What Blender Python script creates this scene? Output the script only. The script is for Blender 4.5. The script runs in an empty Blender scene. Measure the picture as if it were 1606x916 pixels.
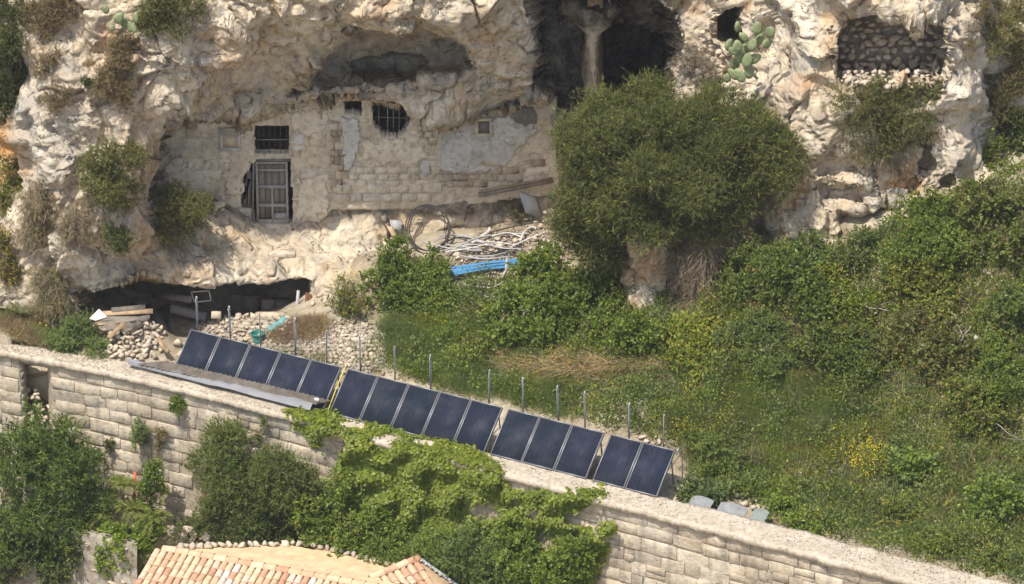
import bpy, math, random
import numpy as np
from mathutils import Vector, Matrix, Euler

# ------------------------------------------------------------------ camera, world, sun, exposure
SC = bpy.context.scene
COL = SC.collection
PITCH = math.radians(25.0)
DIST = 160.0
SP, CP = math.sin(PITCH), math.cos(PITCH)
PW, PH = 1606.0, 916.0
FPX = 50.0 * DIST                                   # focal length in photo pixels
CAM = np.array([0.0, -DIST * CP, DIST * SP])
cam_data = bpy.data.cameras.new('camera')
cam_data.sensor_width = 36.0
cam_data.lens = FPX * 36.0 / PW
cam_data.clip_end = 1000.0
cam_data.clip_start = 1.0
cam = bpy.data.objects.new('camera', cam_data)
cam.location = CAM
cam.rotation_euler = (math.pi / 2 - PITCH, 0, 0)
COL.objects.link(cam)
SC.camera = cam

SUN_EL, SUN_AZ = math.radians(62.0), math.radians(38.0)     # azimuth: to the left of straight behind the camera
SUN_DIR = np.array([-math.sin(SUN_AZ) * math.cos(SUN_EL), -math.cos(SUN_AZ) * math.cos(SUN_EL), math.sin(SUN_EL)])
world = bpy.data.worlds.new('World')
SC.world = world
world.use_nodes = True
wn = world.node_tree.nodes
wl = world.node_tree.links
wn.clear()
w_out = wn.new('ShaderNodeOutputWorld')
w_bg = wn.new('ShaderNodeBackground')
w_sky = wn.new('ShaderNodeTexSky')
w_sky.sky_type = 'NISHITA'
w_sky.sun_disc = False
w_sky.sun_elevation = SUN_EL
w_sky.sun_rotation = math.atan2(SUN_DIR[0], SUN_DIR[1])
w_sky.dust_density = 2.5
w_bg.inputs['Strength'].default_value = 0.15
wl.new(w_sky.outputs['Color'], w_bg.inputs['Color'])
wl.new(w_bg.outputs['Background'], w_out.inputs['Surface'])
sun_data = bpy.data.lights.new('sun', 'SUN')
sun_data.energy = 4.1
sun_data.angle = math.radians(0.6)
sun_data.color = (1.0, 0.93, 0.82)
sun = bpy.data.objects.new('sun', sun_data)
sun.rotation_euler = Vector(-SUN_DIR).to_track_quat('-Z', 'Y').to_euler()
sun.location = (-20, -40, 60)
COL.objects.link(sun)
SC.view_settings.view_transform = 'Standard'
SC.view_settings.look = 'None'
SC.view_settings.exposure = 0.2
SC.view_settings.gamma = 1.0
SC.view_settings.use_curve_mapping = False
SC.render.engine = 'CYCLES'
SC.cycles.max_bounces = 6
SC.cycles.diffuse_bounces = 4
SC.cycles.transmission_bounces = 4
SC.cycles.transparent_max_bounces = 6

# ------------------------------------------------------------------ helpers: photo rays to real points
def ray(px, py):
    px = np.asarray(px, float); py = np.asarray(py, float)
    a = (px - PW / 2) / FPX; b = (PH / 2 - py) / FPX
    return np.stack([a, CP + b * SP, -SP + b * CP], -1)
def at_y(px, py, y):
    d = ray(px, py); t = (np.asarray(y, float) - CAM[1]) / d[..., 1]
    return CAM + d * t[..., None]
def at_z(px, py, z):
    d = ray(px, py); t = (np.asarray(z, float) - CAM[2]) / d[..., 2]
    return CAM + d * t[..., None]
def project(P):
    Q = np.asarray(P, float) - CAM
    dep = Q[..., 1] * CP - Q[..., 2] * SP
    return PW / 2 + FPX * Q[..., 0] / dep, PH / 2 - FPX * (Q[..., 1] * SP + Q[..., 2] * CP) / dep, dep
V3 = lambda *a: np.array(a, float)
def unit(v):
    v = np.asarray(v, float)
    return v / np.maximum(np.linalg.norm(v, axis=-1, keepdims=True), 1e-9)
def sstep(a, b, x):
    t = np.clip((x - a) / (b - a), 0, 1)
    return t * t * (3 - 2 * t)

# ------------------------------------------------------------------ noise in numpy
_rs = np.random.RandomState(7)
_perm = np.concatenate([_rs.permutation(256)] * 3)
_grad = unit(_rs.normal(size=(256, 3)))
def perlin(P):
    P = np.asarray(P, float)
    I = np.floor(P).astype(int); f = P - I
    u = f * f * f * (f * (f * 6 - 15) + 10)
    I &= 255
    out = np.zeros(P.shape[:-1])
    for dx in (0, 1):
        for dy in (0, 1):
            for dz in (0, 1):
                h = _perm[_perm[_perm[(I[..., 0] + dx) & 255] + ((I[..., 1] + dy) & 255)] + ((I[..., 2] + dz) & 255)]
                g = _grad[h]
                dot = g[..., 0] * (f[..., 0] - dx) + g[..., 1] * (f[..., 1] - dy) + g[..., 2] * (f[..., 2] - dz)
                w = (u[..., 0] if dx else 1 - u[..., 0]) * (u[..., 1] if dy else 1 - u[..., 1]) * (u[..., 2] if dz else 1 - u[..., 2])
                out += w * dot
    return out * 1.6
def fbm(P, octv=4, gain=0.5):
    s = 0; a = 1.0; P = np.asarray(P, float)
    for o in range(octv):
        s = s + a * perlin(P + 17.3 * o); P = P * 2.03; a *= gain
    return s
def worley(P, seed=0):
    """distance to nearest and second nearest feature point"""
    P = np.asarray(P, float) + seed * 13.7
    I = np.floor(P).astype(int)
    f1 = np.full(P.shape[:-1], 9.0); f2 = np.full(P.shape[:-1], 9.0)
    for dx in (-1, 0, 1):
        for dy in (-1, 0, 1):
            for dz in (-1, 0, 1):
                J = I + np.array([dx, dy, dz])
                h = _perm[_perm[_perm[J[..., 0] & 255] + (J[..., 1] & 255)] + (J[..., 2] & 255)]
                q = J + 0.5 + _grad[h] * 0.55
                d = np.sqrt(((P - q) ** 2).sum(-1))
                m = d < f1
                f2 = np.where(m, f1, np.minimum(f2, d)); f1 = np.where(m, d, f1)
    return f1, f2
def facets(P, seed=0):
    """broken rock: every Voronoi cell is its own tilted plane; returns plane height and border distance"""
    P = np.asarray(P, float) + seed * 13.7
    I = np.floor(P).astype(int)
    f1 = np.full(P.shape[:-1], 9.0); f2 = f1.copy(); val = np.zeros(P.shape[:-1])
    for dx in (-1, 0, 1):
        for dy in (-1, 0, 1):
            for dz in (-1, 0, 1):
                J = I + np.array([dx, dy, dz])
                h = _perm[_perm[_perm[J[..., 0] & 255] + (J[..., 1] & 255)] + (J[..., 2] & 255)]
                D = P - (J + 0.5 + _grad[h] * 0.55)
                d = np.sqrt((D ** 2).sum(-1)); v = (D * _grad[_perm[h + 7]]).sum(-1) + 0.35 * (h / 255.0 - 0.5)
                m = d < f1
                f2 = np.where(m, f1, np.minimum(f2, d)); f1 = np.where(m, d, f1); val = np.where(m, v, val)
    return val, f2 - f1
class RBF:
    """smooth surface through scattered control points"""
    def __init__(s, X, y, lam=0.02):
        s.X = np.asarray(X, float); n = len(s.X); y = np.asarray(y, float)
        K = s.k(np.linalg.norm(s.X[:, None] - s.X[None], axis=-1)) + lam * np.eye(n)
        Pm = np.hstack([np.ones((n, 1)), s.X])
        A = np.block([[K, Pm], [Pm.T, np.zeros((3, 3))]])
        s.w = np.linalg.solve(A, np.concatenate([y, np.zeros(3)]))
    @staticmethod
    def k(r): return -r
    def __call__(s, Q):
        sh = Q.shape[:-1]; Q = Q.reshape(-1, 2); out = np.empty(len(Q))
        n = len(s.X)
        for i in range(0, len(Q), 20000):
            q = Q[i:i + 20000]
            out[i:i + 20000] = s.k(np.linalg.norm(q[:, None] - s.X[None], axis=-1)) @ s.w[:n] + s.w[n] + q @ s.w[n + 1:]
        return out.reshape(sh)
def poly_sd(px, py, poly):
    """signed distance to a polygon, positive inside"""
    poly = np.asarray(poly, float); d = np.full(px.shape, 1e9); ins = np.zeros(px.shape, bool)
    n = len(poly)
    for i in range(n):
        a = poly[i]; b = poly[(i + 1) % n]; e = b - a
        t = np.clip(((px - a[0]) * e[0] + (py - a[1]) * e[1]) / max((e ** 2).sum(), 1e-9), 0, 1)
        d = np.minimum(d, np.hypot(px - a[0] - t * e[0], py - a[1] - t * e[1]))
        c = (a[1] > py) != (b[1] > py)
        with np.errstate(divide='ignore', invalid='ignore'):
            xi = a[0] + (py - a[1]) / (e[1] if abs(e[1]) > 1e-9 else 1e-9) * e[0]
        ins ^= c & (px < xi)
    return np.where(ins, d, -d)

# ------------------------------------------------------------------ mesh helpers
def link(o, parent=None):
    COL.objects.link(o)
    if parent is not None: o.parent = parent
    return o
def tag(o, label=None, cat=None, group=None, kind=None):
    if label: o['label'] = label
    if cat: o['category'] = cat
    if group: o['group'] = group
    if kind or cat: o['kind'] = kind or 'thing'
    return o
def thing(name, loc, label, cat, group=None):
    o = bpy.data.objects.new(name, None)
    o.location = [float(c) for c in loc]; o.empty_display_size = 0.2
    link(o)
    return tag(o, label, cat, group, 'thing')
def mesh_np(name, V, F, mat=None, colour=None, smooth=False):
    """V: (n,3); F: list of (m,k) index arrays"""
    V = np.ascontiguousarray(V, np.float32)
    if isinstance(F, np.ndarray): F = [F]
    F = [np.asarray(f, np.int32) for f in F if len(f)]
    me = bpy.data.meshes.new(name)
    me.vertices.add(len(V)); me.vertices.foreach_set('co', V.ravel())
    idx = np.concatenate([f.ravel() for f in F]).astype(np.int32)
    tot = np.concatenate([np.full(len(f), f.shape[1]) for f in F])
    st = np.concatenate([[0], np.cumsum(tot)[:-1]]).astype(np.int32)
    me.loops.add(len(idx)); me.loops.foreach_set('vertex_index', idx)
    me.polygons.add(len(tot)); me.polygons.foreach_set('loop_start', st)
    if smooth: me.polygons.foreach_set('use_smooth', np.ones(len(tot), bool))
    if colour is not None:
        a = me.attributes.new('col', 'FLOAT_COLOR', 'POINT')
        c = np.ones((len(V), 4), np.float32); c[:, :3] = colour
        a.data.foreach_set('color', c.ravel())
    me.update(calc_edges=True); me.validate()
    if mat: me.materials.append(mat)
    return me
def put(name, V, F, mat, parent=None, colour=None, smooth=False):
    """link a mesh given in world coordinates; its origin is its own base (or its parent's)"""
    V = np.asarray(V, float)
    if parent is not None:
        base = np.array(parent_world(parent)); loc = np.zeros(3)
    else:
        base = V3((V[:, 0].min() + V[:, 0].max()) / 2, (V[:, 1].min() + V[:, 1].max()) / 2, V[:, 2].min()); loc = base
    o = bpy.data.objects.new(name, mesh_np(name, V - base, F, mat, colour, smooth))
    o.location = loc
    return link(o, parent)
def parent_world(o):
    v = np.array(o.location)
    while o.parent is not None:
        o = o.parent; v = v + np.array(o.location)
    return v
class MB:
    """collects simple solids into one mesh"""
    def __init__(s): s.V = []; s.Q = []; s.T = []; s.n = 0
    def add(s, V, Q=(), T=()):
        V = np.asarray(V, float)
        if len(Q): s.Q.append(np.asarray(Q) + s.n)
        if len(T): s.T.append(np.asarray(T) + s.n)
        s.V.append(V); s.n += len(V); return s
    def obox(s, c, ax, ay, az):
        """box from a centre and three half-axis vectors"""
        c, ax, ay, az = (np.asarray(k, float) for k in (c, ax, ay, az))
        V = [c + i * ax + j * ay + k * az for k in (-1, 1) for j in (-1, 1) for i in (-1, 1)]
        return s.add(V, [(0, 2, 3, 1), (4, 5, 7, 6), (0, 1, 5, 4), (2, 6, 7, 3), (0, 4, 6, 2), (1, 3, 7, 5)])
    def beam(s, a, b, w, h=None, up=(0, 0, 1)):
        a = np.asarray(a, float); b = np.asarray(b, float); h = h or w
        d = unit(b - a); up = np.asarray(up, float)
        if abs(d @ up) > 0.98: up = V3(1, 0, 0)
        sx = unit(np.cross(d, up)); sz = np.cross(sx, d)
        return s.obox((a + b) / 2, sx * w / 2, d * np.linalg.norm(b - a) / 2, sz * h / 2)
    def tube(s, pts, r, n=6, cap=True):
        pts = np.asarray(pts, float); m = len(pts)
        r = np.broadcast_to(np.asarray(r, float), (m,))
        tan = unit(np.gradient(pts, axis=0))
        ref = V3(0.13, 0.21, 0.97)
        if abs(tan[0] @ ref) > 0.95: ref = V3(0.97, 0.1, 0.1)
        nx = unit(np.cross(tan, ref)); ny = np.cross(tan, nx)
        a = np.arange(n) * 2 * np.pi / n
        R = pts[:, None] + r[:, None, None] * (np.cos(a)[None, :, None] * nx[:, None] + np.sin(a)[None, :, None] * ny[:, None])
        i = np.arange(m - 1)[:, None] * n; j = np.arange(n)[None]; j2 = (j + 1) % n
        Q = np.stack([i + j, i + j2, i + n + j2, i + n + j], -1).reshape(-1, 4)
        s.add(R.reshape(-1, 3), Q)
        if cap and n <= 8:
            b = s.n - m * n
            for ring in (list(range(n))[::-1], [(m - 1) * n + k for k in range(n)]):
                for k in range(1, n - 1): s.T.append(np.array([[b + ring[0], b + ring[k], b + ring[k + 1]]]))
        return s
    def grid(s, G):
        G = np.asarray(G, float); a, b = G.shape[:2]
        i = np.arange(a - 1)[:, None] * b; j = np.arange(b - 1)[None]
        return s.add(G.reshape(-1, 3), np.stack([i + j, i + j + 1, i + b + j + 1, i + b + j], -1).reshape(-1, 4))
    def put(s, name, mat, parent=None, smooth=False, colour=None):
        F = []
        if s.Q: F.append(np.concatenate(s.Q))
        if s.T: F.append(np.concatenate(s.T))
        return put(name, np.concatenate(s.V), F, mat, parent, colour, smooth)
def spline(pts, n=24):
    """Catmull-Rom through points"""
    P = np.asarray(pts, float); P = np.vstack([2 * P[0] - P[1], P, 2 * P[-1] - P[-2]])
    out = []
    m = len(P) - 3; k = max(2, n // m)
    for i in range(m):
        t = np.linspace(0, 1, k, endpoint=(i == m - 1))[:, None]
        p0, p1, p2, p3 = P[i:i + 4]
        out.append(0.5 * (2 * p1 + (p2 - p0) * t + (2 * p0 - 5 * p1 + 4 * p2 - p3) * t ** 2 + (3 * p1 - p0 - 3 * p2 + p3) * t ** 3))
    return np.vstack(out)
def grid_faces(a, b):
    i = np.arange(a - 1)[:, None] * b; j = np.arange(b - 1)[None]
    return np.stack([i + j, i + j + 1, i + b + j + 1, i + b + j], -1).reshape(-1, 4)

# ------------------------------------------------------------------ materials
def new_mat(name, rough=0.85, spec=0.2):
    m = bpy.data.materials.new(name); m.use_nodes = True
    nt = m.node_tree; b = nt.nodes['Principled BSDF']
    b.inputs['Roughness'].default_value = rough
    b.inputs['Specular IOR Level'].default_value = spec
    return m, nt, b
def N(nt, t, **kw):
    n = nt.nodes.new(t)
    for k, v in kw.items():
        if k in n.inputs: n.inputs[k].default_value = v
        else: setattr(n, k, v)
    return n
def ramp(nt, stops):
    r = nt.nodes.new('ShaderNodeValToRGB'); e = r.color_ramp.elements
    while len(e) < len(stops): e.new(0.5)
    for k, (p, c) in enumerate(stops):
        e[k].position = p; e[k].color = (*c, 1) if len(c) == 3 else c
    return r
def mixc(nt, fac, a, b, mode='MIX'):
    m = nt.nodes.new('ShaderNodeMix'); m.data_type = 'RGBA'; m.blend_type = mode
    for sock, v in ((m.inputs[0], fac), (m.inputs[6], a), (m.inputs[7], b)):
        if hasattr(v, 'is_output') or isinstance(v, bpy.types.NodeSocket): nt.links.new(v, sock)
        elif isinstance(v, (int, float)): sock.default_value = v
        else: sock.default_value = (*v, 1)
    return m.outputs[2]
def coords(nt, scale=1.0, stretch=(1, 1, 1)):
    g = nt.nodes.new('ShaderNodeNewGeometry')
    mp = nt.nodes.new('ShaderNodeMapping'); mp.inputs['Scale'].default_value = [scale * k for k in stretch]
    nt.links.new(g.outputs['Position'], mp.inputs['Vector'])
    return mp.outputs['Vector']
def noise(nt, scale, detail=5, rough=0.6, stretch=(1, 1, 1), dist=0.0):
    n = N(nt, 'ShaderNodeTexNoise', Scale=1.0, Detail=detail, Roughness=rough, Distortion=dist)
    nt.links.new(coords(nt, scale, stretch), n.inputs['Vector'])
    return n.outputs['Fac']
def bump(nt, bsdf, height, strength=0.5, dist=0.05, prev=None):
    b = N(nt, 'ShaderNodeBump', Strength=strength, Distance=dist)
    nt.links.new(height, b.inputs['Height'])
    if prev is not None: nt.links.new(prev, b.inputs['Normal'])
    nt.links.new(b.outputs['Normal'], bsdf.inputs['Normal'])
    return b.outputs['Normal']
def stone_mat(name, cols, scale=1.0, bmp=0.6, grey=(0.25, 0.24, 0.22), grey_amt=0.35, rnd=0.25, attr=False, streak=0.0):
    """weathered limestone: three tones in patches, grey weathering, pits"""
    m, nt, b = new_mat(name, 0.92, 0.1)
    n1 = noise(nt, 0.55 * scale, 3, 0.62)
    n2 = noise(nt, 3.1 * scale, 4, 0.7)
    r1 = ramp(nt, [(0.3, cols[0]), (0.5, cols[1]), (0.7, cols[2])])
    nt.links.new(n1, r1.inputs[0])
    r2 = ramp(nt, [(0.28, (0.56, 0.53, 0.49)), (0.5, (0.98, 0.98, 0.98)), (0.78, (1.14, 1.12, 1.08))])
    nt.links.new(n2, r2.inputs[0])
    c = mixc(nt, 1.0, r1.outputs[0], r2.outputs[0], 'MULTIPLY')
    n3 = noise(nt, 1.3 * scale, 6 if attr else 4, 0.76 if attr else 0.72, (1, 1, 0.45), 0.4)
    g = ramp(nt, [(0.5, (0, 0, 0)), (0.68, (1, 1, 1))]); nt.links.new(n3, g.inputs[0])
    gm = N(nt, 'ShaderNodeMath', operation='MULTIPLY'); nt.links.new(g.outputs[0], gm.inputs[0]); gm.inputs[1].default_value = grey_amt
    c = mixc(nt, gm.outputs[0], c, grey)
    if streak:
        n5 = noise(nt, 2.2, 2, 0.6, (1, 1, 0.12))
        s5 = ramp(nt, [(0.52, (0, 0, 0)), (0.7, (streak,) * 3)]); nt.links.new(n5, s5.inputs[0])
        c = mixc(nt, s5.outputs[0], c, (0.16, 0.155, 0.15))
    if attr:
        at = N(nt, 'ShaderNodeAttribute', attribute_name='col')
        sep = nt.nodes.new('ShaderNodeSeparateColor'); nt.links.new(at.outputs['Color'], sep.inputs[0])
        brk = ramp(nt, [(0.35, (0.25, 0.25, 0.25)), (0.6, (1, 1, 1))]); nt.links.new(noise(nt, 1.9, 3, 0.7), brk.inputs[0])
        def masked(ch):
            k = N(nt, 'ShaderNodeMath', operation='MULTIPLY'); nt.links.new(sep.outputs[ch], k.inputs[0]); nt.links.new(brk.outputs[0], k.inputs[1]); return k.outputs[0]
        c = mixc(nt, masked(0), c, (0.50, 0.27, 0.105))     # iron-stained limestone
        c = mixc(nt, masked(1), c, (0.085, 0.073, 0.056))    # soot of old fires and cave shade put into the colour
        c = mixc(nt, masked(2), c, (0.34, 0.335, 0.32))     # grey lichen
    elif rnd:
        oi = nt.nodes.new('ShaderNodeObjectInfo')
        rr = ramp(nt, [(0, (1 - rnd, 1 - rnd * 1.02, 1 - rnd * 1.05)), (1, (1.0 + rnd * 0.45, 1.0 + rnd * 0.4, 1.0 + rnd * 0.25))])
        nt.links.new(oi.outputs['Random'], rr.inputs[0])
        c = mixc(nt, 1.0, c, rr.outputs[0], 'MULTIPLY')
    nt.links.new(c, b.inputs['Base Color'])
    h1 = noise(nt, 7 * scale, 4, 0.75)
    nb = bump(nt, b, h1, bmp, 0.06)
    if attr:                                             # crisp fracture lines, pits and ridges
        for sc_, st_, dd in ((1.3, (1, 1, 1.25), 0.40), (3.8, (1, 1, 1), 0.17)):
            rg = nt.nodes.new('ShaderNodeTexNoise'); rg.noise_type = 'RIDGED_MULTIFRACTAL'; rg.normalize = True
            rg.inputs['Scale'].default_value = 1.0; rg.inputs['Detail'].default_value = 4.0; rg.inputs['Roughness'].default_value = 0.6; rg.inputs['Distortion'].default_value = 0.5
            nt.links.new(coords(nt, sc_, st_), rg.inputs['Vector']); nb = bump(nt, b, rg.outputs['Fac'], 0.85, -dd, nb)
        for sc_, st_, wd in ((0.62, (1, 1, 0.75), 0.03),):
            wp = N(nt, 'ShaderNodeTexNoise', Scale=1.0, Detail=2.0); nt.links.new(coords(nt, sc_ * 1.6), wp.inputs['Vector'])
            ad = N(nt, 'ShaderNodeVectorMath', operation='MULTIPLY_ADD'); nt.links.new(wp.outputs['Color'], ad.inputs[0]); ad.inputs[1].default_value = (1.3, 1.3, 1.3); nt.links.new(coords(nt, sc_, st_), ad.inputs[2])
            vo = N(nt, 'ShaderNodeTexVoronoi', feature='DISTANCE_TO_EDGE', Scale=1.0); nt.links.new(ad.outputs[0], vo.inputs['Vector'])
            rc = ramp(nt, [(0.0, (0, 0, 0)), (wd, (1, 1, 1))]); nt.links.new(vo.outputs['Distance'], rc.inputs[0])
            mk = ramp(nt, [(0.42, (1, 1, 1)), (0.58, (0, 0, 0))]); nt.links.new(noise(nt, 0.9, 2, 0.6), mk.inputs[0])
            mm = N(nt, 'ShaderNodeMath', operation='MAXIMUM'); nt.links.new(rc.outputs[0], mm.inputs[0]); nt.links.new(mk.outputs[0], mm.inputs[1])
            nb = bump(nt, b, mm.outputs[0], 0.45, 0.07, nb)
    return m
def plain_mat(name, col, rough=0.7, spec=0.3, var=0.25, scale=3.0, metallic=0.0, bmp=0.0, rnd=0.0, stretch=(1, 1, 1)):
    m, nt, b = new_mat(name, rough, spec)
    b.inputs['Metallic'].default_value = metallic
    n = noise(nt, scale, 3, 0.65, stretch)
    lo = tuple(c * (1 - var) for c in col); hi = tuple(min(1, c * (1 + var)) for c in col)
    r = ramp(nt, [(0.3, lo), (0.7, hi)]); nt.links.new(n, r.inputs[0])
    c = r.outputs[0]
    if rnd:
        oi = nt.nodes.new('ShaderNodeObjectInfo')
        rr = ramp(nt, [(0, (1 - rnd,) * 3), (1, (1 + rnd * 0.6,) * 3)]); nt.links.new(oi.outputs['Random'], rr.inputs[0])
        c = mixc(nt, 1.0, c, rr.outputs[0], 'MULTIPLY')
    nt.links.new(c, b.inputs['Base Color'])
    if bmp: bump(nt, b, noise(nt, scale * 4, 3, 0.7, stretch), bmp, 0.03)
    return m
def leaf_mat(name, trans=0.3, rough=0.45, spec=0.4):
    m, nt, b = new_mat(name, rough, spec)
    at = N(nt, 'ShaderNodeAttribute', attribute_name='col')
    nt.links.new(at.outputs['Color'], b.inputs['Base Color'])
    tr = nt.nodes.new('ShaderNodeBsdfTranslucent')
    c2 = mixc(nt, 1.0, at.outputs['Color'], (1.25, 1.3, 0.6), 'MULTIPLY')
    nt.links.new(c2, tr.inputs['Color'])
    mx = nt.nodes.new('ShaderNodeMixShader'); mx.inputs[0].default_value = trans
    nt.links.new(b.outputs[0], mx.inputs[1]); nt.links.new(tr.outputs[0], mx.inputs[2])
    nt.links.new(mx.outputs[0], nt.nodes['Material Output'].inputs['Surface'])
    return m
M = {}
M['cliff'] = stone_mat('cliff_limestone', [(0.50, 0.40, 0.275), (0.63, 0.535, 0.40), (0.71, 0.635, 0.51)], 0.9, 0.9, (0.36, 0.345, 0.32), 0.55, attr=True, streak=0.42)
M['ashlar'] = stone_mat('wall_ashlar', [(0.48, 0.40, 0.30), (0.58, 0.50, 0.39), (0.67, 0.60, 0.49)], 1.3, 0.8, (0.34, 0.32, 0.29), 0.42, 0.17, streak=0.5)
M['mortar'] = stone_mat('wall_mortar', [(0.38, 0.32, 0.24), (0.46, 0.39, 0.30), (0.52, 0.45, 0.36)], 2.0, 0.6, grey_amt=0.2, rnd=0)
M['coping'] = stone_mat('coping_concrete', [(0.54, 0.46, 0.36), (0.63, 0.55, 0.44), (0.70, 0.62, 0.51)], 2.5, 0.8, (0.42, 0.38, 0.33), 0.35, 0.06)
M['facade'] = stone_mat('facade_stone', [(0.66, 0.56, 0.42), (0.75, 0.655, 0.51), (0.80, 0.72, 0.58)], 1.5, 0.7, (0.42, 0.38, 0.31), 0.35, 0.14)
M['cream_plaster'] = stone_mat('cream_plaster', [(0.66, 0.56, 0.42), (0.74, 0.65, 0.50), (0.79, 0.71, 0.57)], 1.8, 0.5, (0.44, 0.38, 0.30), 0.4, 0)
M['facade_core'] = stone_mat('facade_mortar', [(0.60, 0.50, 0.37), (0.69, 0.595, 0.45), (0.74, 0.65, 0.51)], 1.5, 0.8, (0.25, 0.22, 0.18), 0.35, 0)
M['plaster'] = stone_mat('old_plaster', [(0.48, 0.43, 0.36), (0.60, 0.57, 0.52), (0.66, 0.64, 0.60)], 1.6, 0.3, (0.36, 0.34, 0.31), 0.55, 0)
M['rubble'] = stone_mat('rubble_stone', [(0.52, 0.43, 0.33), (0.62, 0.54, 0.43), (0.70, 0.63, 0.53)], 2.0, 0.6, (0.36, 0.34, 0.3), 0.3, 0.2)
M['dark_rubble'] = stone_mat('dry_wall_stone', [(0.46, 0.37, 0.28), (0.55, 0.46, 0.35), (0.62, 0.53, 0.42)], 2.0, 0.6, (0.25, 0.23, 0.2), 0.4, 0.25)
M['soil'] = stone_mat('garden_soil', [(0.28, 0.22, 0.15), (0.40, 0.34, 0.25), (0.56, 0.50, 0.40)], 1.2, 1.0, (0.15, 0.14, 0.09), 0.5, 0)
M['gravel'] = stone_mat('pale_gravel', [(0.48, 0.41, 0.32), (0.58, 0.51, 0.41), (0.66, 0.59, 0.49)], 4.0, 1.0, (0.33, 0.3, 0.25), 0.3, 0)
M['wood'] = plain_mat('grey_weathered_wood', (0.23, 0.20, 0.165), 0.85, 0.15, 0.3, 5, bmp=0.5, rnd=0.2, stretch=(1, 1, 0.15))
M['tan_wood'] = plain_mat('tan_timber', (0.42, 0.30, 0.18), 0.8, 0.2, 0.3, 4, bmp=0.4, rnd=0.35)
M['iron'] = plain_mat('rusty_iron', (0.12, 0.10, 0.085), 0.6, 0.4, 0.3, 8, 0.4)
M['steel'] = plain_mat('galvanised_steel', (0.36, 0.36, 0.36), 0.5, 0.5, 0.2, 5, 0.6, rnd=0.1)
M['alu'] = plain_mat('aluminium_frame', (0.29, 0.30, 0.32), 0.45, 0.5, 0.08, 2, 0.5)
M['bark'] = plain_mat('bark', (0.17, 0.135, 0.10), 0.9, 0.1, 0.35, 6, bmp=0.6)
M['twig'] = plain_mat('dry_twig', (0.30, 0.25, 0.20), 0.9, 0.1, 0.3, 6)
M['leaf'] = leaf_mat('leaf', 0.45)
M['needle'] = leaf_mat('feathery_leaf', 0.35, 0.7, 0.15)
M['dry'] = leaf_mat('dry_grass', 0.15, 0.85, 0.1)
M['flower'] = leaf_mat('flower_petal', 0.3, 0.7, 0.1)
FRONT = np.array([(-140, 523), (-60, 537), (0, 549), (100, 569), (200, 590), (300, 613), (450, 652), (700, 719), (1000, 799), (1264, 868), (1640, 967), (1760, 999)], float)
BACK = np.array([(-140, 514), (-60, 526), (0, 537), (100, 550), (200, 568), (300, 592), (450, 629), (700, 693), (1000, 770), (1264, 835), (1640, 929), (1760, 959)], float)
WF = at_z(FRONT[:, 0], FRONT[:, 1], 0.0); WB = at_z(BACK[:, 0], BACK[:, 1], 0.0)
def wall_back_y(x): return np.interp(x, WB[:, 0], WB[:, 1])
def wall_front_y(x): return np.interp(x, WF[:, 0], WF[:, 1])

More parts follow.
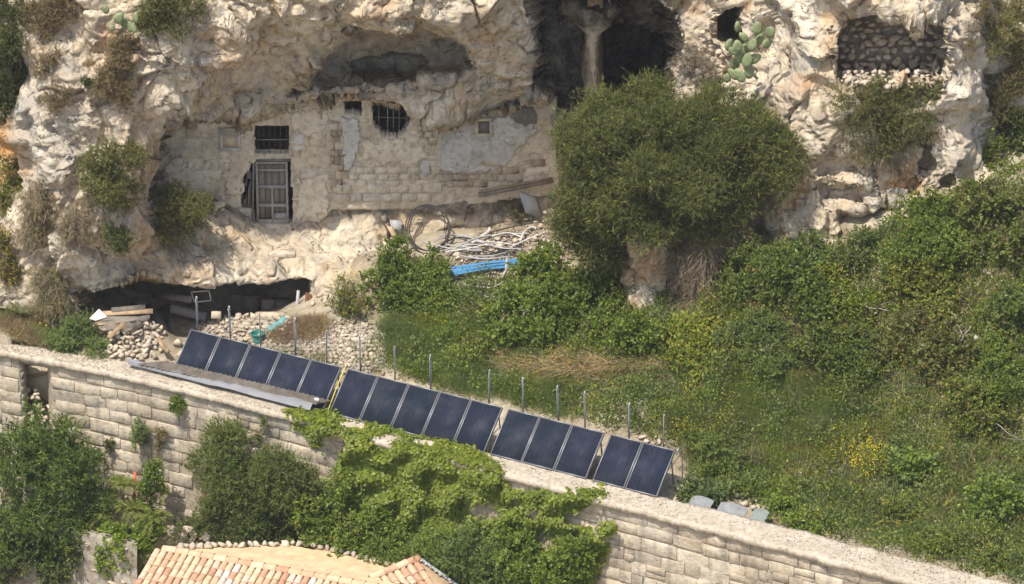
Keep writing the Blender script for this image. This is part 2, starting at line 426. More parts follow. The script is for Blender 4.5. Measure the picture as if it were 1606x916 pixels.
# ------------------------------------------------------------------ the cliff: a relief y = F(x, s), s = z + 0.25 y
KS = 0.25
CTRL = [  # px, py, y
 # left recess and left nose
 (-90, -60, 0.5), (-90, 200, 0.6), (-90, 420, -2.6), (0, 0, -0.4), (12, 130, 0.1), (18, 235, 0.5), (4, 330, -1.4), (0, 430, -2.4), (0, 505, -2.6), (-90, 520, -2.8),
 (60, -50, -1.2), (110, 5, -2.1), (200, 20, -2.3), (330, 10, -2.8), (60, 90, -2.0), (45, 150, -2.1), (130, 150, -3.0), (220, 150, -2.9), (300, 120, -2.8), (45, 225, -2.3),
 (44, 285, -2.5), (130, 270, -3.6), (75, 270, -3.3), (220, 260, -3.1), (250, 330, -2.7), (60, 395, -3.0), (150, 400, -3.3), (230, 410, -3.0), (290, 300, -1.6), (130, 460, -3.0), (60, 470, -2.9),
 (245, 200, -2.2), (280, 215, -0.6), (256, 250, -1.6), (310, 330, -0.8), (340, 330, -0.6),
 # overhang above the house
 (400, -50, -2.6), (600, -50, -2.4), (800, -50, -1.8), (420, 5, -3.1), (500, 26, -3.2), (600, 22, -3.2), (690, 35, -2.9), (790, 15, -2.3),
 (340, 90, -2.6), (330, 150, -1.4), (290, 165, -1.5), (420, 100, -1.3), (400, 155, -0.7), (480, 155, -0.5), (580, 155, -0.4), (680, 168, -0.5), (760, 168, -0.6), (840, 150, -0.5),
 (500, 90, -1.2), (440, 60, -1.9), (500, 55, -1.9), (600, 50, -1.9), (690, 65, -1.7), (780, 50, -1.3), (700, 100, -1.0), (780, 95, -0.9), (828, 60, -1.2), (640, 145, -0.5), (370, 60, -2.6), (390, 40, -3.0), (400, 75, -1.9),
 # base and ledge of the house
 (300, 400, -1.9), (340, 360, -0.9), (425, 352, 0.4), (425, 372, 0.0), (425, 392, -0.9), (425, 425, -2.0), (425, 450, -2.1), (330, 420, -2.2), (330, 448, -2.4), (230, 455, -2.9),
 (520, 352, 0.4), (520, 385, -0.2), (520, 405, -1.0), (520, 435, -1.9), (520, 470, -2.2), (600, 330, 0.45), (600, 380, 0.15), (600, 400, -0.5), (680, 330, 0.5), (680, 385, 0.2),
 (750, 330, 0.6), (750, 375, 0.4), (840, 300, 0.9), (840, 350, 0.8), (880, 200, 0.9), (890, 300, 0.9), (480, 470, -2.2), (560, 500, -2.6),
 (480, 250, 0.45), (350, 250, 0.4), (600, 250, 0.5), (760, 250, 0.6),
 # big upper cave, its right jamb
 (940, -20, -2.2), (1045, -20, -2.4), (1078, 60, -2.7), (1100, 0, -2.4), (1070, 125, -2.9), (1112, 110, -3.1), (1150, 95, -3.0), (1190, 50, -2.8), (1150, -50, -2.0), (1000, 200, -1.5), (1100, 250, -2.6), (950, 320, 0.0),
 (1015, 400, -4.6), (1018, 470, -5.8), (985, 430, -3.6), (1060, 420, -4.6), (1130, 400, -4.4),
 # right pinnacle with its cave
 (1225, 30, -4.6), (1280, 60, -5.6), (1240, 140, -5.7), (1275, 110, -6.0), (1215, 90, -4.4), (1320, 5, -5.4), (1400, 5, -5.7), (1500, 20, -5.5), (1515, 60, -5.7), (1520, 150, -6.1), (1505, 250, -6.2), (1400, 135, -5.7), (1310, 150, -5.9),
 (1420, 220, -5.7), (1300, 230, -6.2), (1225, 250, -5.2), (1330, 330, -6.2), (1220, 330, -6.0), (1190, 250, -4.0), (1240, 400, -6.6), (1300, 400, -6.9), (1450, 310, -6.3), (1400, 400, -7.5), (1530, 330, -6.4), (1400, -60, -5.0), (1260, -60, -4.4),
 (1545, 20, -3.2), (1550, 120, -3.4), (1556, 220, -4.2), (1606, 100, -3.2), (1606, 250, -4.4), (1700, 250, -4.6), (1700, 0, -2.4), (1600, -60, -2.0), (1606, 400, -7.6), (1700, 450, -8.5),
]
CTRL = np.array(CTRL)
_p = at_y(CTRL[:, 0], CTRL[:, 1], CTRL[:, 2])
F_REL = RBF(np.stack([_p[:, 0], _p[:, 2] + KS * _p[:, 1]], -1), CTRL[:, 2], 0.05)
CL_DX = 0.049
gx = np.arange(-19.5, 19.5, CL_DX); gs = np.arange(-4.0, 13.2, CL_DX * 0.92)
GX, GS = np.meshgrid(gx, gs)
CY = F_REL(np.stack([GX, GS], -1))
PITS = [  # polygon in photo pixels at the depth of its rim, rim y, inside y, edge softness in metres
 ([(425, 172), (470, 138), (505, 95), (545, 62), (572, 36), (590, 44), (612, 50), (650, 40), (705, 56), (735, 76), (745, 105), (722, 128), (660, 130), (642, 140), (560, 140), (480, 150)], -1.4, 0.9, 0.3),
 ([(538, 98), (600, 92), (662, 98), (655, 124), (545, 124)], 0.6, 1.8, 0.15),
 ([(255, 178), (300, 182), (420, 176), (512, 164), (522, 158), (650, 168), (660, 172), (760, 182), (868, 165), (868, 300), (840, 302), (760, 312), (690, 322), (520, 324), (490, 345), (460, 352), (392, 350), (372, 330), (330, 305), (255, 290)], 0.3, 3.6, 0.12),
 ([(830, -2), (850, -10), (1020, -8), (1044, 12), (1062, 50), (1067, 100), (1067, 150), (1000, 190), (868, 200), (866, 165), (832, 150)], -1.6, 2.6, 0.12),
 ([(944, 38), (975, 32), (1012, 34), (1044, 55), (1058, 100), (1062, 170), (944, 170)], 2.2, 6.5, 0.10),
 ([(1129, 14), (1163, 10), (1166, 60), (1131, 62)], -2.7, 0.2, 0.1),
 ([(1318, 60), (1328, 36), (1350, 31), (1400, 24), (1418, 22), (1440, 30), (1454, 28), (1477, 42), (1481, 80), (1480, 122), (1316, 122)], -5.7, -2.2, 0.12),
 ([(1462, 110), (1478, 112), (1476, 150), (1464, 162)], -5.8, -5.0, 0.2),
 ([(1436, 206), (1462, 212), (1462, 262), (1448, 270)], -5.9, -5.0, 0.2),
 ([(1280, 255), (1330, 240), (1370, 262), (1372, 282), (1345, 282), (1284, 280)], -6.1, -5.4, 0.3),
 ([(1286, 292), (1372, 290), (1368, 330), (1330, 325), (1290, 325)], -6.1, -5.3, 0.2),
 ([(1315, 332), (1400, 330), (1420, 345), (1400, 385), (1320, 380)], -6.3, -4.2, 0.3),
 ([(1475, 280), (1495, 275), (1500, 297), (1470, 297)], -6.2, -5.4, 0.2),
 ([(128, 458), (180, 455), (240, 450), (300, 449), (380, 446), (440, 446), (486, 449), (491, 500), (470, 560), (130, 560)], -2.4, 2.6, 0.08),
 ([(185, 462), (205, 458), (210, 520), (185, 520)], -2.4, 3.0, 0.1),
]
for poly, yl, yi, soft in PITS:
    pp = np.array(poly, float); w = at_y(pp[:, 0], pp[:, 1], yl)
    sd = poly_sd(GX, GS, np.stack([w[:, 0], w[:, 2] + KS * w[:, 1]], -1))
    rough = 0.10 * perlin(np.stack([GX * 1.6, GS * 1.6, 0 * GX + yl], -1)) + 0.05 * perlin(np.stack([GX * 5, GS * 5, 0 * GX + yl], -1))
    m = sstep(-soft * 0.25, soft, sd + rough * (0.6 if soft < 0.15 else 1))
    CY = CY * (1 - m) + np.maximum(yi, CY) * m
# the rock pillar with its flared head inside the big cave
pp = at_y([885, 975, 962, 946, 944, 946, 914, 918, 914, 900], [8, 8, 42, 58, 100, 190, 190, 100, 58, 42], 0.4)
sd = poly_sd(GX, GS, np.stack([pp[:, 0], pp[:, 2] + KS * pp[:, 1]], -1))
m = sstep(-0.1, 0.22, sd + 0.06 * perlin(np.stack([GX * 3, GS * 3, 0 * GX], -1)))
CY = CY * (1 - m) + np.minimum(CY, 0.3) * m
# the tan rock stub under the huge bush
pp = at_y([982, 1046, 1050, 1046, 984, 984], [372, 372, 420, 490, 490, 430], -5.9)
sd = poly_sd(GX, GS, np.stack([pp[:, 0], pp[:, 2] + KS * pp[:, 1]], -1))
m = sstep(-0.16, 0.06, sd + 0.06 * perlin(np.stack([GX * 2.5, GS * 2.5, 0 * GX + 5], -1)))
CY = CY * (1 - m) + np.minimum(CY, -5.9) * m
P = np.stack([GX, CY, GS - KS * CY], -1)
def grid_normals(P):
    a = np.gradient(P, axis=1); b = np.gradient(P, axis=0)
    return unit(np.cross(a, b))
Nn = grid_normals(P)
# crags: bosses with creases, bedding, pits
wq = P + 0.55 * np.stack([perlin(P * 0.6), perlin(P * 0.6 + 31), perlin(P * 0.6 + 57)], -1) + 0.12 * np.stack([perlin(P * 2.4), perlin(P * 2.4 + 9), perlin(P * 2.4 + 5)], -1)
v1, b1 = facets(wq * np.array([0.5, 0.5, 0.36]), 1)
v2, b2 = facets(wq * np.array([1.1, 1.1, 0.9]), 2)
v3, b3 = facets(wq * np.array([2.6, 2.6, 3.2]), 3)
patch = sstep(-0.12, 0.45, perlin(P * 0.45 + 44))                 # rough here, smoother there
fade = lambda d, w: sstep(0.0, w, d)
disp = 0.46 * fbm(P * 0.38, 3) + 0.58 * v1 * fade(b1, 0.03) - 0.16 * (1 - fade(b1, 0.05)) + (0.08 + 0.20 * patch) * v2 * fade(b2, 0.04) - (0.02 + 0.07 * patch) * (1 - fade(b2, 0.06)) + (0.03 + 0.08 * patch) * v3 - 0.02 * patch * (1 - fade(b3, 0.10))
rid = 1 - np.abs(fbm(wq * np.array([0.8, 0.8, 0.55]) + 11, 4, 0.55))
disp += 0.10 * (rid - 0.7) + (0.025 + 0.03 * patch) * fbm(P * 2.8, 4, 0.7) + 0.06 * perlin(np.stack([P[..., 0] * 0.4, P[..., 1] * 0.4, P[..., 2] * 2.6], -1) + 3) - 0.20 * sstep(0.38, 0.6, perlin(P * 0.8 + 70)) - 0.09 * sstep(0.5, 0.62, perlin(wq * np.array([0.35, 0.35, 1.9]) + 88)) - 0.11 * sstep(0.55, 0.65, perlin(wq * np.array([1.7, 1.7, 0.3]) + 61)) + 0.014 * fbm(P * 7.0, 2, 0.7) - 0.08 * patch * sstep(0.3, 0.6, perlin(P * 2.6 + 20))
CPX, CPY, _d = project(P)
amp = np.ones_like(disp)
house = poly_sd(CPX, CPY, [(300, 190), (870, 180), (900, 330), (860, 400), (540, 430), (430, 395), (330, 360), (260, 250)])
amp *= 1 - 0.72 * sstep(-10, 15, house)
ledge = poly_sd(CPX, CPY, [(320, 350), (560, 370), (560, 450), (480, 462), (290, 455)])
amp *= 1 - 0.62 * sstep(-10, 12, ledge)
amp *= 1 - 0.6 * sstep(0, 20, poly_sd(CPX, CPY, [(838, 5), (1060, 5), (1062, 180), (838, 180)]))
amp *= 1 - 0.4 * sstep(-20, 20, poly_sd(CPX, CPY, [(400, 50), (600, 45), (830, 40), (830, 160), (360, 165)]))
pill = poly_sd(CPX, CPY, [(900, 30), (958, 30), (950, 180), (910, 180)]); amp *= 1 - 0.5 * sstep(-4, 4, pill)
amp *= 1 - 0.5 * sstep(-8, 12, poly_sd(CPX, CPY, [(480, 110), (580, 45), (740, 70), (730, 120), (640, 140)]))
smooth_right = poly_sd(CPX, CPY, [(1480, 30), (1540, 30), (1540, 310), (1470, 310)]); amp *= 1 - 0.45 * sstep(-10, 15, smooth_right)
amp *= 1 - 0.6 * sstep(-12, 8, poly_sd(CPX, CPY, [(975, 370), (1055, 370), (1055, 495), (975, 495)]))
P = P + Nn * (disp * amp)[..., None]
P[..., 1] = np.where(P[..., 2] < 2.2, np.maximum(P[..., 1], wall_back_y(P[..., 0]) + 1.2), P[..., 1])
P[..., 1] = np.where(P[..., 2] < 0.5, np.maximum(P[..., 1], wall_back_y(P[..., 0]) + 3.2), P[..., 1])
P[..., 1] = np.where(CY > 2.0, np.maximum(P[..., 1], CY - 0.4), P[..., 1])
# colour masks: iron stain, soot with painted cave shade, grey lichen
def blob(poly, soft): return sstep(-soft, soft, poly_sd(CPX, CPY, poly))
nz = 0.5 + 0.5 * fbm(P * 0.9, 3)
iron = np.zeros_like(disp)
for poly, a in (([(0, 170), (40, 190), (40, 270), (10, 290), (-40, 270)], 1.0), ([(1195, 280), (1245, 270), (1265, 300), (1225, 345), (1190, 350)], 0.8), ([(1375, 262), (1440, 245), (1450, 300), (1385, 318)], 0.95),
                ([(975, 380), (1055, 380), (1055, 445), (980, 450)], 0.6), ([(150, 40), (215, 60), (215, 100), (150, 100)], 0.5), ([(215, 420), (330, 420), (330, 460), (215, 465)], 0.35),
                ([(330, 50), (440, 60), (380, 160), (320, 150)], 0.25), ([(1270, 130), (1300, 100), (1290, 60), (1300, 40), (1320, 120)], 0.4), ([(180, 140), (240, 140), (250, 420), (200, 420)], 0.35)):
    iron = np.maximum(iron, a * blob(poly, 14))
iron = np.maximum(iron, 0.5 * sstep(0.6, 0.9, nz))
soot_shade = np.zeros_like(disp)
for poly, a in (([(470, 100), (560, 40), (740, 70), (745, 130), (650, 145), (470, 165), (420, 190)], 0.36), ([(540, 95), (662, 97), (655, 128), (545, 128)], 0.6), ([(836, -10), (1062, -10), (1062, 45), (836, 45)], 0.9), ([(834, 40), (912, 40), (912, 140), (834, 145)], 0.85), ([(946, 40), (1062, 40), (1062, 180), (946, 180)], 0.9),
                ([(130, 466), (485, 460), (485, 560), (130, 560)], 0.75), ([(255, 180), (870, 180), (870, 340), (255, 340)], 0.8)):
    soot_shade = np.maximum(soot_shade, a * blob(poly, 7))
soot_shade[(CY > 2.0)] = 0.9  # everything deep in the rock darkened by depth, painting its shade
lich = np.zeros_like(disp)
for poly, a in (([(40, 150), (75, 130), (75, 270), (90, 310), (45, 300)], 0.8), ([(1225, 60), (1270, 60), (1270, 110), (1225, 115)], 0.7), ([(1215, 100), (1245, 100), (1260, 180), (1235, 200)], 0.4), ([(90, 90), (130, 90), (140, 290), (60, 290)], 0.45), ([(100, 410), (220, 420), (220, 450), (100, 450)], 0.4),
                ([(380, 140), (420, 130), (430, 160), (370, 165)], 0.6), ([(1525, 40), (1545, 80), (1540, 250), (1525, 200)], 0.5)):
    lich = np.maximum(lich, a * blob(poly, 14))
col = np.stack([iron * (1 - 0.7 * soot_shade), soot_shade, lich], -1)
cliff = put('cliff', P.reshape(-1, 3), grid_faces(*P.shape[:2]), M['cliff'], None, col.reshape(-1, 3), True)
tag(cliff, 'pale limestone cliff with overhangs, caves and rock pillars', kind='structure')
CLIFF_P = P

# ------------------------------------------------------------------ wall line and garden terrain
TC = np.array([  # px, py, z of the garden ground
 (-60, 520, 0.1), (60, 515, 0.2), (150, 540, 0.05), (230, 560, 0.0), (345, 505, 0.42), (190, 500, 0.8), (235, 508, 0.66), (400, 503, 0.5), (465, 503, 0.6), (272, 545, -0.75), (285, 520, -0.75), (330, 486, -0.6), (400, 484, -0.6), (450, 480, -0.4), (240, 478, -0.4), (300, 568, -0.1), (400, 536, 0.12), (340, 545, 0.0), (350, 590, -0.1), (500, 560, 0.1), (580, 520, 0.6), (520, 500, 0.7), (500, 480, 0.9), (545, 470, 1.1),
 (560, 440, 1.3), (700, 420, 1.7), (800, 380, 2.0), (870, 350, 2.2), (600, 392, 1.75), (560, 402, 1.6), (680, 385, 1.95), (760, 362, 2.0), (860, 330, 2.3), (930, 330, 2.6),
 (620, 560, 0.25), (700, 500, 0.8), (700, 600, 0.0), (850, 560, 0.8), (850, 500, 1.6), (850, 650, 0.0), (930, 420, 2.1), (1000, 470, 2.15), (1050, 480, 2.4), (1000, 550, 1.6), (1000, 650, 0.7), (1000, 720, 0.0), (550, 620, -0.1),
 (1100, 470, 2.9), (1200, 405, 4.1), (1300, 400, 4.5), (1200, 500, 2.9), (1200, 650, 1.1), (1200, 780, -0.15), (1400, 395, 4.9), (1400, 500, 3.4), (1400, 650, 1.6), (1400, 800, 0.15), (1400, 865, -0.1), (1080, 760, -0.2),
 (1606, 290, 6.4), (1606, 500, 3.9), (1606, 700, 1.2), (1606, 900, -0.05), (1720, 290, 6.6), (1720, 900, 0.1), (1500, 328, 5.8)], float)
tp = at_z(TC[:, 0], TC[:, 1], TC[:, 2])
tx = np.concatenate([tp[:, 0], [-20, 20, 0, 20]]); ty = np.concatenate([tp[:, 1], [6, 6, 8, -2]]); tz = np.concatenate([tp[:, 2], [0.5, 7.5, 3, 7.2]])
F_GND = RBF(np.stack([tx, ty], -1), tz, 0.05)
ax = np.arange(-20, 20.01, 0.11); at_ = np.linspace(0, 1, 210)
TX = np.repeat(ax[None], len(at_), 0)
y0 = wall_back_y(ax) - 0.4
TY = y0[None] + at_[:, None] ** 0.9 * (6 - y0)[None]
TZ = F_GND(np.stack([TX, TY], -1))
TZ = TZ + 0.10 * fbm(np.stack([TX * 0.6, TY * 0.6, 0 * TX], -1), 4) + 0.03 * fbm(np.stack([TX * 3, TY * 3, 0 * TX], -1), 2)
TZ = np.minimum(TZ, np.where(TY < wall_back_y(TX) + 0.1, -0.15, 99))
TERR = np.stack([TX, TY, TZ], -1)
ground = put('ground', TERR.reshape(-1, 3), grid_faces(*TERR.shape[:2]), M['soil'], None, None, True)
tag(ground, 'stony overgrown garden ground sloping up to the cliff', kind='structure')
def ground_z(x, y): return F_GND(np.stack([np.asarray(x, float), np.asarray(y, float)], -1))
# lower ground in front of the wall, reaching far out
L = []
lx = np.concatenate([[-400, -120, -50], np.arange(-22, 22.1, 1.0), [50, 120, 400]]); ly = np.concatenate([[-420, -160, -90, -60], np.arange(-40, 7, 1.0)])
LX, LY = np.meshgrid(lx, ly)
LZ = -9.0 + 0.25 * fbm(np.stack([LX * 0.3, LY * 0.3, 0 * LX], -1), 3) - 0.06 * np.maximum(0, -25 - LY) 
LZ = np.maximum(LZ, -30)
lower = put('lower_ground', np.stack([LX, LY, LZ], -1).reshape(-1, 3), grid_faces(*LX.shape), M['soil'], None, None, True)
tag(lower, 'ground below the garden wall', kind='structure')

# picture-to-surface look-up on the cliff and the ground
_bw = 6.0
def _table(Pts):
    a, b, d = project(Pts.reshape(-1, 3))
    w, h = int(1800 / _bw), int(1150 / _bw)
    i = ((a + 90) / _bw).astype(int); j = ((b + 100) / _bw).astype(int)
    ok = (i >= 0) & (i < w) & (j >= 0) & (j < h)
    T = np.full((h, w), 1e9); np.minimum.at(T, (j[ok], i[ok]), d[ok]); return T
T_CL, T_GR = _table(CLIFF_P), _table(TERR)
def surf(px, py, which='both'):
    px = np.asarray(px, float); py = np.asarray(py, float)
    i = np.clip(((px + 90) / _bw).astype(int), 0, T_CL.shape[1] - 1); j = np.clip(((py + 100) / _bw).astype(int), 0, T_CL.shape[0] - 1)
    d = T_CL[j, i] if which == 'cliff' else T_GR[j, i] if which == 'ground' else np.minimum(T_CL[j, i], T_GR[j, i])
    d = np.where(d > 1e8, 158.0, d)
    r = ray(px, py)
    return CAM + r * d[..., None]
# ------------------------------------------------------------------ stones and blocks
def block_mesh(O, u, v, n, w, h, d, rng, rough=0.02, cham=0.03, na=5, nb=4):
    """a dressed block seen from the front: O is the middle of its front face"""
    a = np.linspace(-1, 1, na); b = np.linspace(-1, 1, nb); a[1], a[-2] = -0.95, 0.95; b[1], b[-2] = -0.88, 0.88
    A, B = np.meshgrid(a, b)
    ea = np.maximum(np.abs(A), np.abs(B)) > 0.99
    corner = (np.abs(A) > 0.99) & (np.abs(B) > 0.99)
    A2 = A * w / 2 + rng.normal(0, rough * 0.55, A.shape); B2 = B * h / 2 + rng.normal(0, rough * 0.5, A.shape)
    A2 = np.where(corner, A2 * (1 - 0.05 * rng.rand(*A.shape)), A2); B2 = np.where(corner, B2 * (1 - 0.12 * rng.rand(*A.shape)), B2)
    D = np.where(ea, -cham * (0.5 + rng.rand(*A.shape)), rng.normal(0, rough, A.shape))
    G = O + A2[..., None] * u + B2[..., None] * v + D[..., None] * n
    V = G.reshape(-1, 3); Q = [grid_faces(nb, na)]
    ring = [j for j in range(na)] + [i * na + na - 1 for i in range(1, nb)] + [(nb - 1) * na + j for j in range(na - 2, -1, -1)] + [i * na for i in range(nb - 2, 0, -1)]
    base = len(V); R = V[ring] - n * d
    k = len(ring)
    Q.append(np.array([(ring[(i + 1) % k], ring[i], base + i, base + (i + 1) % k) for i in range(k)]))
    return np.vstack([V, R]), np.vstack(Q)
def rock_proto(seed, sub=2):
    import bmesh
    bm = bmesh.new(); bmesh.ops.create_icosphere(bm, subdivisions=sub, radius=1.0)
    V = np.array([v.co for v in bm.verts]); F = np.array([[v.index for v in f.verts] for f in bm.faces]); bm.free()
    q = V * np.array([1.0, 0.9, 0.8])
    vv, _ = facets(q * 0.9 + seed * 3.1, seed)
    V = q * (1 + 0.32 * perlin(q * 0.9 + seed * 7)[:, None] + 0.28 * vv[:, None] + 0.06 * perlin(q * 3 + seed)[:, None])
    r_ = np.random.RandomState(seed + 50)
    for _ in range(11):                                  # flat broken sides
        d_ = unit(r_.normal(size=3)); h_ = V @ d_; lim = r_.uniform(0.42, 0.72)
        V = V - np.maximum(h_ - lim, 0)[:, None] * d_
    return V, F
ROCKS = {}
def rocks_for(mat):
    if mat not in ROCKS:
        ROCKS[mat] = []
        for k in range(7):
            V, F = rock_proto(k + 1, 1 if k % 2 else 2); ROCKS[mat].append(mesh_np('stone', V, F, M[mat], None, False))
    return ROCKS[mat]
def stone(parent, loc, size, rng, mat='rubble', flat=0.8):
    o = bpy.data.objects.new('stone', rocks_for(mat)[rng.randint(7)])
    o.location = np.asarray(loc) - parent_world(parent)
    o.rotation_euler = (rng.uniform(-0.4, 0.4), rng.uniform(-0.4, 0.4), rng.uniform(0, 6.28))
    o.scale = (size * rng.uniform(0.85, 1.35), size * rng.uniform(0.8, 1.1), size * flat * rng.uniform(0.75, 1.1))
    return link(o, parent)
def jitter_grid(poly, step, rng, jit=0.35):
    poly = np.asarray(poly, float); x0, y0 = poly.min(0); x1, y1 = poly.max(0)
    sx, sy = step if isinstance(step, tuple) else (step, step * 0.8)
    X, Y = np.meshgrid(np.arange(x0, x1, sx), np.arange(y0, y1, sy))
    X = X + (np.arange(X.shape[0]) % 2)[:, None] * sx / 2
    X = X + rng.uniform(-jit, jit, X.shape) * sx; Y = Y + rng.uniform(-jit, jit, Y.shape) * sy
    m = poly_sd(X, Y, poly) > 0
    return X[m], Y[m]
def heap(name, label, cat, poly, size_px, yfun=None, seed=0, mat='rubble', lift=0.05, step=1.0, flat=0.85, group=None, big=0.25):
    rng = np.random.RandomState(seed)
    X, Y = jitter_grid(poly, size_px * step, rng)
    Pts = surf(X, Y) if yfun is None else at_y(X, Y, yfun(X, Y))
    base = V3(Pts[:, 0].mean(), Pts[:, 1].mean(), Pts[:, 2].min())
    t = thing(name, base, label, cat, group)
    for p in Pts:
        s = size_px / 50 * 0.56 * rng.uniform(0.7, 1.2) * (1.5 if rng.rand() < big * 0.3 else 1)
        stone(t, p + V3(0, -lift, lift * 0.6), s, rng, mat, flat)
    return t

# ------------------------------------------------------------------ the garden wall with its coping
def cum(Pl): return np.concatenate([[0], np.cumsum(np.linalg.norm(np.diff(Pl[:, :2], axis=0), axis=1))])
WS = cum(WF)
def wf(s):
    return np.stack([np.interp(s, WS, WF[:, 0]), np.interp(s, WS, WF[:, 1])], -1)
WBS = np.array([np.interp(p, FRONT[:, 0], np.arange(len(FRONT))) for p in BACK[:, 0]])
def wb(s):
    k = np.interp(s, WS, np.arange(len(WS)))
    return np.stack([np.interp(k, np.arange(len(WB)), WB[:, 0]), np.interp(k, np.arange(len(WB)), WB[:, 1])], -1)
def wtan(s):
    d = wf(np.asarray(s) + 0.4) - wf(np.asarray(s) - 0.4); return d / np.linalg.norm(d, axis=-1, keepdims=True)
_ss = np.linspace(0, WS[-1], 4000)
def s_of_px(px, z=-0.5):
    q = wf(_ss); pxs, _, _ = project(np.column_stack([q, np.full(len(q), z)]))
    return np.interp(px, pxs, _ss)
INSET = 0.13
S_GAP0, S_GAP1 = s_of_px(27), s_of_px(76)
rngw = np.random.RandomState(11)
garden_wall = thing('garden_wall', (*wf(WS[-1] / 2), -9.2), 'long ashlar garden wall with rough pale coping running below the solar panels', 'wall')
def wall_frame(s, z):
    t = wtan(s); u = V3(t[0], t[1], 0); n = V3(t[1], -t[0], 0)
    c = wf(s); return V3(c[0], c[1], z) - n * INSET, u, n
# core of the wall, two lengths either side of the opening
def core_piece(s0, s1, z0=-9.5, z1=-0.2, setback=0.035):
    k = max(2, int((s1 - s0) / 0.8)); S = np.linspace(s0, s1, k); mb = MB()
    f = wf(S); t = wtan(S); n = np.stack([t[:, 1], -t[:, 0]], -1); f = f - n * (INSET + setback)
    b = wb(S) - n * 0.0 + n * 0.08
    ring = lambda xy, z: np.column_stack([xy, np.full(len(xy), z)])
    A, B, C, D = ring(f, z0), ring(f, z1), ring(b, z1), ring(b, z0)
    mb.grid(np.stack([A, B])[:, ::-1]); mb.grid(np.stack([C, D])[:, ::-1]); mb.grid(np.stack([B, C])[:, ::-1])
    for e in (0, -1): mb.add([A[e], B[e], C[e], D[e]], [(0, 1, 2, 3)])
    return mb
for a, b in ((0.0, S_GAP0), (S_GAP1, WS[-1])): core_piece(a, b).put('wall_core', M['mortar'], garden_wall)
core_piece(S_GAP0 - 0.05, S_GAP1 + 0.05, -0.42, -0.21, 0.10).put('lintel', M['ashlar'], garden_wall)
# courses of blocks where the photo shows them
zc = -0.23
course = 0
while zc > -5.6:
    hgt = rngw.uniform(0.34, 0.45)
    s = rngw.uniform(0.0, 0.6)
    while s < WS[-1]:
        w = rngw.uniform(0.6, 1.2) if rngw.rand() < 0.8 else rngw.uniform(0.35, 0.6)
        if s < S_GAP0 < s + w: w = max(0.2, S_GAP0 - s)
        mid = s + w / 2
        hole = S_GAP0 <= mid <= S_GAP1
        if not hole and s < S_GAP1 < s + w: s2 = S_GAP1; w = max(0.25, s + w - s2); s = s2; mid = s + w / 2
        if not hole:
            wav = 0.05 * math.sin(mid * 0.55 + course * 1.3) + 0.03 * math.sin(mid * 1.7 + course); O, u, n = wall_frame(mid, zc - hgt / 2 + (wav if course else 0))
            qx, qy, _ = project(O)
            show = (-15 < qx < 500 and qy < 850) or (qx >= 500 and qy < 925 and (qx > 820 or qy < 800 and rngw.rand() < 0.9)) and qx < 1625
            if qx < 170 and qy > 720: show = False
            if 300 < qx < 480 and qy > 740: show = False
            if 560 < qx < 700 and qy > 720: show = False
            if show:
                cuts = [(-0.5, 0.5, -0.5, 0.5)]
                if rngw.rand() < 0.07: k_ = rngw.uniform(-0.15, 0.15); cuts = [(-0.5, 0.5, -0.5, k_), (-0.5, 0.5, k_, 0.5)]
                elif w > 0.9 and rngw.rand() < 0.15: k_ = rngw.uniform(-0.2, 0.2); j_ = rngw.uniform(-0.2, 0.2); cuts = [(-0.5, k_, -0.5, 0.5), (k_, 0.5, -0.5, j_), (k_, 0.5, j_, 0.5)]
                tl = rngw.normal(0, 0.012)
                for (a0, a1, c0, c1) in cuts:
                    V, Q = block_mesh(O + u * w * (a0 + a1) / 2 + V3(0, 0, hgt * (c0 + c1) / 2) + n * rngw.uniform(-0.012, 0.018), unit(u + V3(0, 0, tl)), V3(0, 0, 1), n, w * (a1 - a0) - rngw.uniform(0.008, 0.03), hgt * (c1 - c0) - rngw.uniform(0.008, 0.028), 0.14, rngw, 0.011, 0.014)
                    put('block', V, Q, M['ashlar'], garden_wall)
        elif hole: w = max(w, 0.05)
        s += w
    zc -= hgt; course += 1
# jamb stones on both sides of the opening
for sg, dirn in ((S_GAP0, 1), (S_GAP1, -1)):
    z = -0.44
    while z > -4.0:
        h = rngw.uniform(0.22, 0.34); O, u, n = wall_frame(sg, z - h / 2)
        dep = np.linalg.norm(wb(sg) - wf(sg)) - 0.2; x = 0.05
        while x < dep - 0.1:
            w = min(rngw.uniform(0.25, 0.5), dep - x)
            V, Q = block_mesh(O - n * (x + w / 2) + u * dirn * 0.03, n if dirn < 0 else -n, V3(0, 0, 1), u * dirn, w - 0.02, h - 0.02, 0.1, rngw, 0.015, 0.03)
            put('block', V, Q, M['ashlar'], garden_wall); x += w
        z -= h
